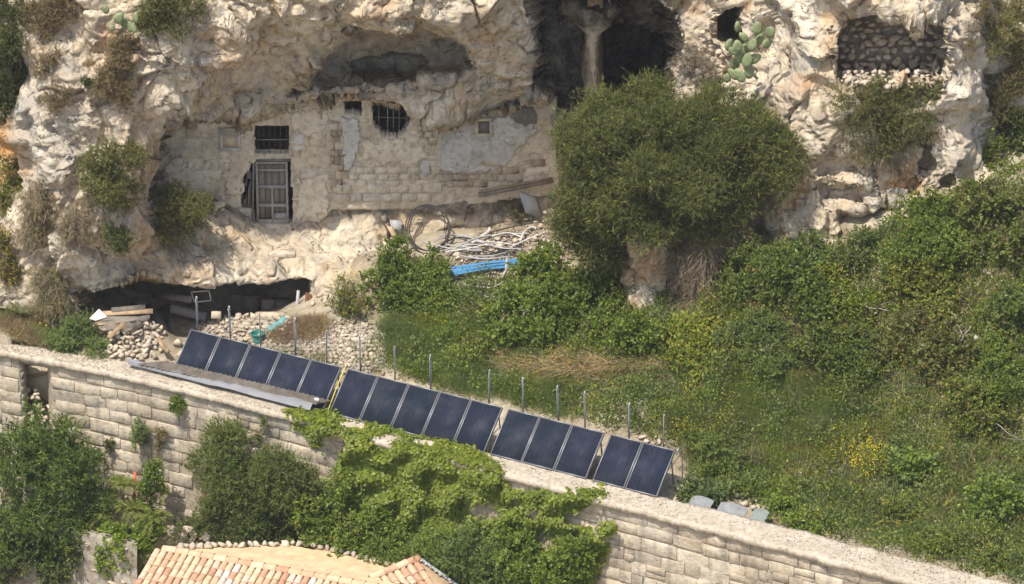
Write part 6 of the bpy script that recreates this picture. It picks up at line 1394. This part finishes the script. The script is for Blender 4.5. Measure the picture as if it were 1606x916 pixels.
mb = MB().grid(G[::-1]); mb.grid((G + V3(0, 0.4, 0))); mb.grid(np.stack([G[0], G[0] + V3(0, 0.4, 0)])[::-1]); mb.put('wall_face', M['yard'], yw)
rng = np.random.RandomState(8)
for k in range(16):
    px, py = rng.uniform(118, 205), rng.uniform(850, 915); s_ = (px + 40) / 255
    p = front(px, py, 2.2 + 0.4 * s_ + 0.03); stone(yw, p, rng.uniform(0.08, 0.16), rng, 'rubble', 0.7)
lm = thing('wall_lamp', front(154, 884, 2.35), 'small black lamp fixed to the yard wall', 'lamp'); lp = np.array(lm.location)
MB().tube([lp + V3(0, 0, -0.02), lp + V3(0, 0, 0.14)], [0.07, 0.10], 6).put('lamp_body', M['iron'], lm); MB().tube([lp + V3(0, 0, 0.14), lp + V3(0, 0, 0.24)], [0.11, 0.02], 6).put('lamp_cap', M['iron'], lm); MB().beam(lp + V3(0, 0, 0.2), lp + V3(0, 0.25, 0.2), 0.03).put('bracket', M['iron'], lm)

# ---- tiled roof at the bottom of the picture
rA, rB = at_z(258, 863, -3.0), at_z(640, 932, -3.0)
rd = unit(rB - rA); nb_ = V3(-rd[1], rd[0], 0); nb_ = nb_ if nb_[1] > 0 else -nb_
def plane_hit(px, py, p0, nrm):
    r = ray(px, py); t = ((p0 - CAM) @ nrm) / (r @ nrm); return CAM + r * np.asarray(t)[..., None]
down_f = unit(-nb_ * math.cos(math.radians(17)) - V3(0, 0, math.sin(math.radians(17))))
down_b = unit(nb_ * math.cos(math.radians(9.5)) - V3(0, 0, math.sin(math.radians(9.5))))
nF_ = unit(np.cross(rd, down_f)); nF_ = nF_ if nF_[2] > 0 else -nF_
nB_ = unit(np.cross(rd, down_b)); nB_ = nB_ if nB_[2] > 0 else -nB_
house2 = thing('tiled_house', rA + V3(4, -1, -3.3), 'low house with a terracotta tiled roof at the bottom edge', 'house')
m, nt, b = new_mat('terracotta', 0.85, 0.15)
oi = nt.nodes.new('ShaderNodeObjectInfo')
rr = ramp(nt, [(0.0, (0.50, 0.29, 0.19)), (0.25, (0.60, 0.40, 0.26)), (0.5, (0.66, 0.50, 0.33)), (0.72, (0.70, 0.55, 0.38)), (0.86, (0.64, 0.45, 0.32)), (1.0, (0.76, 0.71, 0.64))]); nt.links.new(oi.outputs['Random'], rr.inputs[0])
r2 = ramp(nt, [(0.3, (0.75, 0.72, 0.7)), (0.65, (1.08, 1.06, 1.02))]); nt.links.new(noise(nt, 6, 3, 0.7), r2.inputs[0])
nt.links.new(mixc(nt, 1.0, rr.outputs[0], r2.outputs[0], 'MULTIPLY'), b.inputs['Base Color']); bump(nt, b, noise(nt, 18, 3, 0.7), 0.3, 0.02)
M['tile'] = m
M['flat_tile'] = plain_mat('pale_roof_tile', (0.68, 0.49, 0.30), 0.85, 0.15, 0.16, 2.5, bmp=0.3, rnd=0.05)
ta = np.linspace(0, np.pi, 7)
def tile_mesh(w, L, h):
    mb = MB(); rows = []
    for (yy, sc, zz) in ((0.0, 0.86, 0.0), (L, 1.0, 0.018)):
        rows.append(np.column_stack([np.cos(ta) * w / 2 * sc, np.full(7, yy), np.sin(ta) * h * sc + zz]))
    inner = [r - V3(0, 0, 0.016) * 1.0 for r in rows]
    mb.grid(np.stack(rows)); mb.grid(np.stack(inner)[::-1]); mb.grid(np.stack([rows[1], inner[1]]))
    return mesh_np('tile', np.concatenate(mb.V), [np.concatenate(mb.Q)], M['tile'], None, False)
TILE = tile_mesh(0.205, 0.38, 0.07); RIDGE = tile_mesh(0.27, 0.45, 0.11)
rt = np.random.RandomState(12)
def tiles(p0, ru, dn, nn, n_col, n_row, poly, mesh=TILE, name='tile', wcol=0.218, lrow=0.31, off=0.0):
    for c_ in range(n_col):
        for r_ in range(n_row):
            o0 = p0 + ru * (c_ + 0.5) * wcol + dn * (off + r_ * lrow) + nn * (0.03 + rt.normal(0, 0.004))
            q0, q1, _ = project(o0 + dn * 0.2)
            if poly_sd(np.array(q0), np.array(q1), poly) < -3 or q1 > 926: continue
            o = bpy.data.objects.new(name, mesh); a_ = rt.normal(0, 0.03)
            ru2 = ru * math.cos(a_) + dn * math.sin(a_); dn2 = dn * math.cos(a_) - ru * math.sin(a_)
            o.matrix_local = Matrix(((ru2[0], dn2[0], nn[0], 0), (ru2[1], dn2[1], nn[1], 0), (ru2[2], dn2[2], nn[2], 0), (0, 0, 0, 1)))
            o.location = o0 - np.array(house2.location); link(o, house2)
tiles(rA - rd * 0.3, rd, down_f, nF_, 44, 8, [(255, 862), (210, 905), (205, 960), (640, 960), (640, 932)], off=0.06)
BACKP = [(262, 862), (290, 863), (455, 858), (520, 868), (600, 889), (632, 898), (590, 908), (620, 926), (600, 926)]
FLAT = tile_mesh(0.34, 0.46, 0.012); FLAT.materials.clear(); FLAT.materials.append(M['flat_tile'])
tiles(rA - rd * 1.5, rd, down_b, nB_, 60, 11, BACKP, FLAT, off=0.06, wcol=0.30, lrow=0.40)
for k in range(26): 
    o0 = rA + rd * (k * 0.40 - 0.05) + V3(0, 0, 0.05)
    if project(o0)[1] > 924: continue
    o = bpy.data.objects.new('ridge_tile', RIDGE); xx_ = nb_; o.matrix_local = Matrix(((xx_[0], rd[0], 0, 0), (xx_[1], rd[1], 0, 0), (0, 0, 1, 0), (0, 0, 0, 1))); o.location = o0 - np.array(house2.location); link(o, house2)
# roof decks under the tiles
def deck(name, pts, nrm, th=0.08, drop=0.0):
    pts = np.array(pts) - nrm * drop; k_ = len(pts); cen = pts.mean(0)
    V = np.vstack([pts, pts - nrm * th, [cen, cen - nrm * th]]); T_ = [(i, (i + 1) % k_, 2 * k_) for i in range(k_)] + [((i + 1) % k_ + k_, i + k_, 2 * k_ + 1) for i in range(k_)]
    MB().add(V, [(i + k_, (i + 1) % k_ + k_, (i + 1) % k_, i) for i in range(k_)], T_).put(name, M['deck'], house2)
M['deck'] = plain_mat('tile_mortar', (0.56, 0.41, 0.26), 0.9, 0.1, 0.2, 3, bmp=0.5)
eF = 1.55
deck('roof_deck', [rA - rd * 0.25, rB + rd * 1.5, rB + rd * 1.5 + down_f * 3.5, rA + down_f * eF + rd * 2.2 + down_f * 2, rA + rd * 2.0 + down_f * eF, rA - rd * 0.25 + down_f * eF], nF_)
bp_ = plane_hit(np.array([p[0] for p in BACKP[:6]]), np.array([p[1] for p in BACKP[:6]]), rA, nB_)
deck('roof_deck', [rA - rd * 0.2, *bp_, plane_hit(np.array([700.0]), np.array([950.0]), rA, nB_)[0], rB + rd * 1.0], nB_, 0.08, 0.01)
# second wing: ridge rising to the right, its slope falling towards the lower right
wF, wG, wK = plane_hit(np.array([588.0]), np.array([908.0]), rA, nB_)[0] + V3(0, 0, 0.05), at_z(655, 878, -2.85), at_z(714, 920, -3.3)
wr = unit(wG - wF); wn2 = unit(np.cross(wr, wK - wG)); wn2 = wn2 if wn2[2] > 0 else -wn2; wd = unit(np.cross(wn2, wr)); wd = wd if wd[2] < 0 else -wd
nc_ = int(np.linalg.norm(wG - wF) / 0.218) + 1
tiles(wG - wr * 0.218 * nc_ , wr, wd, wn2, nc_, 8, [(560, 930), (588, 906), (655, 878), (714, 920), (700, 940)], off=0.08)
for k in range(int(np.linalg.norm(wG - wF) / 0.38) + 1):
    o0 = wG - wr * 0.40 * (k + 1) + V3(0, 0, 0.04); o = bpy.data.objects.new('ridge_tile', RIDGE); xx_ = unit(np.cross(wr, V3(0, 0, 1))); zz_ = np.cross(xx_, wr)
    o.matrix_local = Matrix(((xx_[0], wr[0], zz_[0], 0), (xx_[1], wr[1], zz_[1], 0), (xx_[2], wr[2], zz_[2], 0), (0, 0, 0, 1))); o.location = o0 - np.array(house2.location); link(o, house2)
deck('roof_deck', [wF - wr * 0.8, wG, wK + (wK - wG) * 1.2, wF - wr * 0.8 + (wK - wG) * 2.2], wn2)
MB().tube([wG + V3(0.1, 0, 0.02), wK + (wK - wG) * 0.5 + V3(0.1, 0, 0.0)], 0.05, 8).put('gutter', plain_mat('blue_grey_gutter', (0.33, 0.38, 0.42), 0.5, 0.4, 0.1), house2, True)
for k in range(7):
    stone(house2, wG + (wK - wG) * (0.1 + 0.13 * k) + V3(0.0, 0, 0.06), rt.uniform(0.06, 0.11), rt, 'rubble', 0.7)
edge = [(282, 863), (455, 857), (520, 866), (600, 888), (630, 897)]
ep = np.array(edge, float); el_ = np.concatenate([[0], np.cumsum(np.hypot(*np.diff(ep, axis=0).T))])
for s_ in np.arange(0, el_[-1], 11.0):
    x_, y_ = np.interp(s_, el_, ep[:, 0]) + rt.uniform(-2, 2), np.interp(s_, el_, ep[:, 1]) + rt.uniform(-1, 1)
    stone(house2, plane_hit(np.array([x_]), np.array([y_]), rA, nB_)[0] + V3(0, 0, 0.12), rt.uniform(0.13, 0.19), rt, 'rubble', 0.9)
# house walls below the eaves
ft = [rA + down_f * (eF - 0.15) + rd * 0.1, rA + rd * 9 + down_f * (eF - 0.15), bp_[5] - nb_ * 0.1, bp_[2] - nb_ * 0.15, bp_[0]]
ft = np.array(ft); top_ = ft - V3(0, 0, 0.12); bot_ = ft.copy(); bot_[:, 2] = -9.4
k_ = len(ft); MB().add(np.vstack([top_, bot_]), [((i + 1) % k_, i, i + k_, (i + 1) % k_ + k_) for i in range(k_)]).put('house_wall', M['yard'], house2)

# ------------------------------------------------------------------ pipes, cables and litter by the cave house
blue = plain_mat('blue_pipe', (0.075, 0.25, 0.46), 0.45, 0.4, 0.15, 3)
rng = np.random.RandomState(33)
for k in range(9):
    a = surf(708 + rng.uniform(-6, 8), 424 + k * 0.9, 'both') + V3(0, -0.25, 0.22 + 0.03 * (k % 3)); b_ = surf(822 + rng.uniform(-8, 8), 411 + k * 1.1, 'both') + V3(0, -0.25, 0.20 + 0.03 * (k % 4))
    a = at_y(707 + rng.uniform(-5, 8), 420 + k * 1.4, -2.3 - 0.03 * k); b_ = at_y(823 + rng.uniform(-10, 10), 406 + k * 1.6, -1.9 - 0.03 * k)
    mid = (a + b_) / 2 + V3(0, 0, 0.03) + rng.normal(size=3) * 0.02
    tag(MB().tube(spline([a, mid, b_], 10), 0.028, 7).put('blue_pipe', blue, None, True), f'{ORD[k]} from the top of the bundle of long blue pipes', 'pipe', 'bundle of blue pipes')
M['cable'] = plain_mat('black_cable', (0.045, 0.045, 0.045), 0.6, 0.3, 0.2); M['cable_grey'] = plain_mat('grey_conduit', (0.40, 0.40, 0.40), 0.5, 0.4, 0.2); M['cable_pale'] = plain_mat('pale_conduit', (0.62, 0.60, 0.57), 0.5, 0.4, 0.15)
th = np.linspace(0, 2 * np.pi, 40)
hoop = []
for j in range(4):
    e_ = 0.03 * j
    yb2_ = float(surf(670.0, 388.0)[1]) - 0.25
    hoop.append(np.array([at_y(670 + (34 - j) * math.cos(t_) + 2 * j, 357 + (36 - 0.8 * j) * math.sin(t_) + j, 0.25 + (yb2_ - 0.25) * (0.5 + 0.5 * math.sin(t_)) - 0.02 * j) for t_ in th]))
mb = MB(); [mb.tube(h_, 0.021, 5, False) for h_ in hoop[:3]]
tag(mb.put('cable_coil', M['cable'], None, True), 'large hoop of black cable leaning on the pale wall', 'cable')
def cable(label, pts, r, mat, yy=None, name='cable', cat='cable'):
    P_ = [surf(x, y, 'both') + V3(0, -0.12, 0.14) for x, y in pts] if yy is None else [at_y(x, y, y3) for (x, y), y3 in zip(pts, yy)]
    return tag(MB().tube(spline(P_, 30), r, 6).put(name, M[mat], None, True), label, cat)
cable('black cable hanging down right of the cable hoop', [(702, 352), (699, 375), (697, 395)], 0.012, 'cable')
cable('thin black wires hanging from the wall inside the hoop', [(688, 325), (697, 345), (696, 380)], 0.010, 'cable', (0.3, 0.25, 0.2))
for i_, (pts, r, mt, lab) in enumerate([
    ([(700, 402), (740, 380), (780, 372), (830, 370)], 0.028, 'cable_grey', 'long grey conduit arching over the rubble'),
    ([(690, 398), (735, 388), (770, 388), (800, 378)], 0.025, 'cable_grey', 'grey conduit lying below the arching one'),
    ([(815, 385), (822, 368), (834, 360), (840, 362)], 0.03, 'cable_pale', 'white conduit bent up like a hook above the rubble'),
    ([(800, 392), (830, 378), (860, 366)], 0.026, 'cable_pale', 'pale conduit lying right of the white hook'),
    ([(722, 405), (760, 410), (800, 406)], 0.028, 'cable_grey', 'grey hose just above the blue pipes'),
    ([(720, 398), (755, 404), (790, 398), (818, 388)], 0.022, 'cable', 'black hose winding between the conduits'),
    ([(740, 385), (765, 368), (768, 362)], 0.05, 'cable_pale', 'thick pale pipe stub lying on the rubble'),
    ([(770, 368), (820, 356), (880, 350), (910, 348)], 0.02, 'cable', 'black cable running towards the huge bush'),
    ([(775, 400), (800, 394), (818, 398), (815, 386)], 0.022, 'cable', 'dark curl of hose right of the conduits'),
    ([(690, 470), (715, 440), (745, 450), (760, 470)], 0.022, 'cable', 'black cable looping below the blue pipes'),
    ([(700, 460), (730, 452), (770, 455), (790, 445)], 0.02, 'cable_grey', 'grey cable below the blue pipes'),
    ([(695, 440), (720, 455), (750, 462), (770, 470)], 0.02, 'cable', 'lower black cable crossing the rubble'),
    ([(750, 425), (760, 418), (770, 430), (768, 440)], 0.018, 'cable', 'dark loop hanging in front of the blue pipes')]):
    cable(lab, pts, r, mt)
_rc = np.random.RandomState(71)
for k in range(12):
    x0_, y0_ = _rc.uniform(700, 800), _rc.uniform(372, 402); a_ = _rc.uniform(-0.5, 0.5); l_ = _rc.uniform(22, 48); cv_ = _rc.uniform(-14, 14)
    cable('thin hose lying in the tangle on the rubble behind the blue pipes', [(x0_ - l_, y0_ + a_ * l_ * 0.4), (x0_, y0_ - cv_ * 0.6), (x0_ + l_, y0_ - a_ * l_ * 0.4)], _rc.uniform(0.014, 0.026), ('cable', 'cable_grey', 'cable_grey', 'cable_pale')[k % 4])['group'] = 'tangle of hoses behind the blue pipes'
tag(MB().beam(at_y(793, 435, -2.6), at_y(795, 404, -2.35), 0.07, 0.05).beam(at_y(786, 443, -2.65), at_y(792, 425, -2.6), 0.06, 0.04).put('grey_tube', M['cable_grey'], None), 'short upright grey tubes at the right end of the blue pipes', 'tube')
t = thing('timber_prop', at_y(622, 384, 0.0), 'tan timber leaning against the wall beside the grey box', 'timber'); MB().beam(at_y(603, 342, 0.33), at_y(627, 384, -0.25), 0.16, 0.08).put('plank', M['tan_wood'], t); MB().beam(at_y(600, 338, 0.30), at_y(606, 348, 0.22), 0.2, 0.12).put('plank_head', M['wood'], t)
t = thing('meter_box', at_y(619, 372, 0.15), 'grey box in a small recess left of the cable hoop', 'box'); MB().obox(at_y(621, 358, 0.22), V3(0.18, 0, 0), V3(0, 0.08, 0), V3(0, 0, 0.26)).put('box_body', M['cable_grey'], t); MB().obox(at_y(621, 361, 0.14), V3(0.05, 0, 0), V3(0, 0.012, 0), V3(0, 0, 0.04)).put('box_lock', M['iron'], t); MB().obox(at_y(609, 362, 0.2), V3(0.05, 0, 0), V3(0, 0.1, 0), V3(0, 0, 0.3)).put('box_door', M['iron'], t)
tag(MB().obox(at_y(832, 322, 0.55), V3(0.26, 0.05, -0.12), V3(0, 0.02, 0.004), V3(-0.10, 0.10, 0.30)).put('grey_sheet', M['cable_grey'], None), 'flat grey sheet leaning on the wall above the cables', 'sheet')
shrub('dead_branches', 'dark tangle of dead twigs left of the leaning grey sheet', 'dead shrub', px_lobes([(812, 338, 16, 12, 0.25), (805, 330, 8, 12, 0.15)], 'both', 0.4), 500, 0.2, 20, 0.2, 0.012, pals=(('dark', 1), ('brown', 1)), mat='dry', stems=8, stem_mat='bark')
cable('thin wire loop against the pale wall', [(752, 372), (754, 350), (764, 342), (772, 358), (770, 370)], 0.009, 'cable', (0.3, 0.35, 0.4, 0.35, 0.3))
cable('tall wire loop against the pale wall', [(768, 360), (774, 335), (778, 332), (782, 345), (784, 360)], 0.009, 'cable', (0.35, 0.4, 0.42, 0.4, 0.35))
heap('debris', 'dark rubble and earth in the corner under the huge bush', 'rubble', [(800, 345), (830, 335), (870, 325), (900, 332), (900, 352), (840, 360)], 10, None, 53, 'dark_rubble', step=1.3)
cable('wire stretched along the foot of the overhang', [(232, 158), (280, 156), (340, 150), (370, 138)], 0.014, 'steel', (-2.75, -2.0, -1.75, -1.7), 'wire', 'wire')
cable('grey cable hanging down the overhang left of the big hollow', [(348, -5), (352, 30), (360, 80), (368, 135)], 0.014, 'cable_grey', (-3.0, -3.15, -2.75, -1.6), 'cable', 'cable')

# ------------------------------------------------------------------ clutter in and before the lower cave
rng = np.random.RandomState(44)
pk = [((160, 492), (240, 488), 'tan_wood', 'long tan plank on top of the timber pile'), ((150, 500), (232, 500), 'wood', 'grey plank second from the top of the timber pile'), ((165, 508), (235, 497), 'wood', 'slanting grey plank in the timber pile'), ((150, 506), (200, 514), 'tan_wood', 'short tan plank sticking out of the timber pile'),
      ((170, 530), (196, 506), 'tan_wood', 'brown plank leaning down the front of the timber pile'), ((160, 516), (215, 510), 'wood', 'weathered board low in the timber pile'), ((252, 535), (264, 552), 'tan_wood', 'light orange board end right of the rubble wall'), ((248, 530), (258, 548), 'tan_wood', 'brown board end right of the rubble wall'),
      ((175, 487), (228, 482), 'wood', 'thick grey beam lying behind the timber pile'), ((195, 520), (220, 505), 'wood', 'grey stick slanting across the timber pile')]
for (a, b_, mt, lab) in pk:
    yy = -3.95 - (a[1] - 500) * 0.0205; yb_ = -3.95 - (b_[1] - 500) * 0.0205
    tag(MB().beam(at_y(*a, yy), at_y(*b_, yb_), rng.uniform(0.10, 0.18), rng.uniform(0.03, 0.07), V3(0, -0.5, 0.8)).put('plank', M[mt], None), lab, 'plank', 'timber pile beside the lower cave')
heap('rubble_heap', 'flat grey slabs under the timber pile left of the cave', 'rubble', [(150, 510), (200, 505), (232, 500), (230, 525), (190, 535), (160, 525)], 12, lambda X, Y: -3.85 - (Y - 500) * 0.0205, 54, 'dark_rubble', flat=0.45)
tag(MB().add([at_y(*p) for p in ((140, 500, -4.0), (155, 485, -3.8), (168, 497, -3.95), (150, 503, -4.1))], [(0, 3, 2, 1)]).add([at_y(*p) + V3(0, 0.03, 0) for p in ((140, 500, -4.0), (155, 485, -3.8), (168, 497, -3.95), (150, 503, -4.1))], [(0, 1, 2, 3)]).put('white_sack', plain_mat('white_sack', (0.6, 0.58, 0.55)), None), 'pale folded sack left of the timber pile', 'sack')
cave = [((235, 520), (200, 482), 0.5, 'dark sheet leaning across the left of the lower cave'), ((262, 530), (228, 480), 0.35, 'long dark board leaning steeply in the lower cave'), ((300, 470), (240, 462), 0.2, 'beam stored under the roof of the lower cave'), ((280, 540), (258, 480), 0.3, 'dark plank propped in the middle of the lower cave')]
for (a, b_, w_, lab) in cave:
    tag(MB().beam(at_y(*a, -1.9), at_y(*b_, -0.4), w_, 0.03, V3(0, -1, 0.5)).put('board', M['wood'], None), lab, 'board')
tag(MB().tube([at_y(270, 484, -0.9), at_y(325, 498, -1.3)], 0.16, 10).put('roll', plain_mat('grey_roll', (0.28, 0.26, 0.24), 0.8), None, True), 'grey roll of carpet lying in the lower cave', 'roll')
fr = thing('window_frame', at_y(318, 470, -1.6), 'pale empty window frame hanging in the lower cave', 'frame')
fc = [at_y(*p, -1.6) for p in ((300, 458), (328, 456), (331, 471), (305, 474))]
for i in range(4): MB().beam(fc[i], fc[(i + 1) % 4], 0.035).put('frame_bar', M['cable_pale'], fr)
tag(MB().beam(at_y(420, 500, -0.9), at_y(420, 470, -0.9), 0.4, 0.05, V3(0, -1, 0)).obox(at_y(440, 484, -0.6), V3(0.3, 0, 0), V3(0, 0.2, 0), V3(0, 0, 0.3)).put('crate', M['wood'], None), 'dark crate and board at the right inside the lower cave', 'crate')
tag(MB().beam(at_y(370, 500, -0.3), at_y(372, 462, -0.2), 0.7, 0.05, V3(0, -1, 0)).beam(at_y(395, 500, -0.4), at_y(393, 464, -0.3), 0.5, 0.05, V3(0, -1, 0)).put('cupboard', plain_mat('dull_board', (0.16, 0.14, 0.12)), None), 'dull brown panels standing at the back of the lower cave', 'panels')
tag(MB().tube([at_y(463, 512, -2.15), at_y(468, 456, -2.15)], 0.05, 8).tube([at_y(462, 514, -2.15), at_y(463, 510, -2.15)], 0.08, 8).put('prop', M['cable_grey'], None, True), 'grey metal prop holding the right end of the lower cave roof', 'prop')
tag(MB().beam(at_y(480, 500, -2.2), at_y(482, 460, -2.15), 0.18, 0.12).beam(at_y(486, 498, -2.25), at_y(486, 462, -2.2), 0.08, 0.1).put('post', plain_mat('red_brown_post', (0.16, 0.075, 0.045), 0.85), None), 'dark reddish wooden post at the right side of the lower cave', 'post')
tag(MB().obox(at_y(425, 494, -2.7), V3(0.48, 0, 0), V3(0, 0.12, 0), V3(0, 0, 0.045)).obox(at_y(425, 492, -2.7), V3(0.42, 0, 0), V3(0, 0.09, 0), V3(0, 0, 0.03)).put('lintel_block', M['rubble'], None), 'long pale slab lying on the rubble bank before the cave', 'slab')
tag(put('white_block', *block_mesh(at_y(339, 494, -3.0), V3(1, 0, 0), V3(0, 0.45, 0.9), V3(0, -0.9, 0.45), 0.3, 0.22, 0.2, rng, 0.01, 0.03), M['rubble']), 'small white block on the left end of the rubble bank', 'block')
# teal bag and bucket
bag = spline([at_y(418, 528, -3.85), at_y(428, 518, -3.75), at_y(440, 510, -3.6), at_y(447, 500, -3.4)], 14)
bm_ = MB().tube(bag, np.array([0.05, 0.12, 0.15, 0.16, 0.17, 0.17, 0.16, 0.16, 0.15, 0.14, 0.13, 0.10, 0.07, 0.05, 0.04])[:len(bag)], 10)
bm_.V = [v + 0.03 * np.stack([perlin(v * 6), perlin(v * 6 + 4), perlin(v * 6 + 8)], -1) for v in bm_.V]
tag(bm_.put('plastic_bag', plain_mat('teal_plastic', (0.16, 0.42, 0.42), 0.4, 0.4, 0.2, 6), None, True), 'crumpled teal plastic bag on the dry grass behind the panels', 'bag')
bk = thing('bucket', at_y(404, 536, -4.1), 'green plastic bucket behind the third solar panel', 'bucket'); M['bucket'] = plain_mat('green_plastic', (0.06, 0.27, 0.24), 0.45, 0.4, 0.15)
bc = at_y(404, 530, -4.1); MB().tube([bc + V3(0, 0, -0.16), bc + V3(0, 0, 0.16)], [0.15, 0.2], 12, False).tube([bc + V3(0, 0, 0.16), bc + V3(0, 0, -0.14)], [0.185, 0.14], 12, False).put('bucket_body', M['bucket'], bk, True)
MB().tube([bc + V3(0.21 * math.cos(t_), 0.21 * math.sin(t_), 0.16) for t_ in np.linspace(0, 6.28, 16)], 0.018, 5, False).put('rim', M['bucket'], bk, True)
MB().tube(spline([bc + V3(-0.2, 0, 0.14), bc + V3(-0.1, -0.2, 0.0), bc + V3(0.12, -0.2, 0.0), bc + V3(0.2, 0, 0.14)], 12), 0.008, 5).put('handle', M['steel'], bk)
# grey sheets behind the coping at the right
for i_, (px, py, w_, lab) in enumerate(((1098, 791, 0.34, 'grey sheet nearest the last panel behind the coping'), (1147, 802, 0.44, 'grey curved sheet in the middle behind the coping'), (1190, 810, 0.24, 'small grey-green sheet behind the coping by the vine bush'))):
    c = at_z(px, py, -0.1); u2 = np.linspace(-1, 1, 10)
    G = np.array([[c + ROW * w_ * a_ + RN * (0.35 * b_) + V3(0, 0, 0.07 * (1 - a_ ** 2) + 0.16 * b_) for a_ in u2] for b_ in (-0.6, 0, 0.6)])
    mb = MB().grid(G); mb.grid(G[::-1] - V3(0, 0, 0.02)); tag(mb.put('grey_tarp', plain_mat('dull_grey_sheet', (0.24, 0.245, 0.25)) if i_ < 2 else plain_mat('green_grey_sheet', (0.22, 0.25, 0.23)), None, True), lab, 'sheet')
tag(MB().obox(surf(1520, 540, 'ground') + V3(0, -0.4, 0.65), V3(0.10, 0, 0.06), V3(0, 0.03, 0), V3(-0.05, 0, 0.12)).obox(surf(1525, 548, 'ground') + V3(0.05, -0.4, 0.55), V3(0.06, 0, -0.03), V3(0, 0.03, 0), V3(0.03, 0, 0.07)).put('grey_stone', M['rubble'], None), 'flat grey stone among the brambles near the right edge', 'stone')
heap('loose_rocks', 'pale rocks lying behind the coping at the far left', 'rocks', [(-8, 518), (20, 518), (26, 530), (-8, 536)], 22, lambda X, Y: np.array([float(wall_back_y(at_z(x, 530, 0.1)[0])) + 0.35 for x in X]), 55, big=1)

# ------------------------------------------------------------------ thin summer haze in the air between the camera and the cliff
hz_m = bpy.data.materials.new('haze'); hz_m.use_nodes = True
_nt = hz_m.node_tree; _nt.nodes.remove(_nt.nodes['Principled BSDF'])
_pv = _nt.nodes.new('ShaderNodeVolumePrincipled'); _pv.inputs['Color'].default_value = (0.93, 0.95, 1.0, 1); _pv.inputs['Density'].default_value = 0.00015
_nt.links.new(_pv.outputs[0], _nt.nodes['Material Output'].inputs['Volume'])
hz = MB().obox((0, -190, 24), V3(420, 0, 0), V3(0, 240, 0), V3(0, 0, 60)).put('haze', hz_m)
tag(hz, 'thin pale haze in the air', kind='stuff')
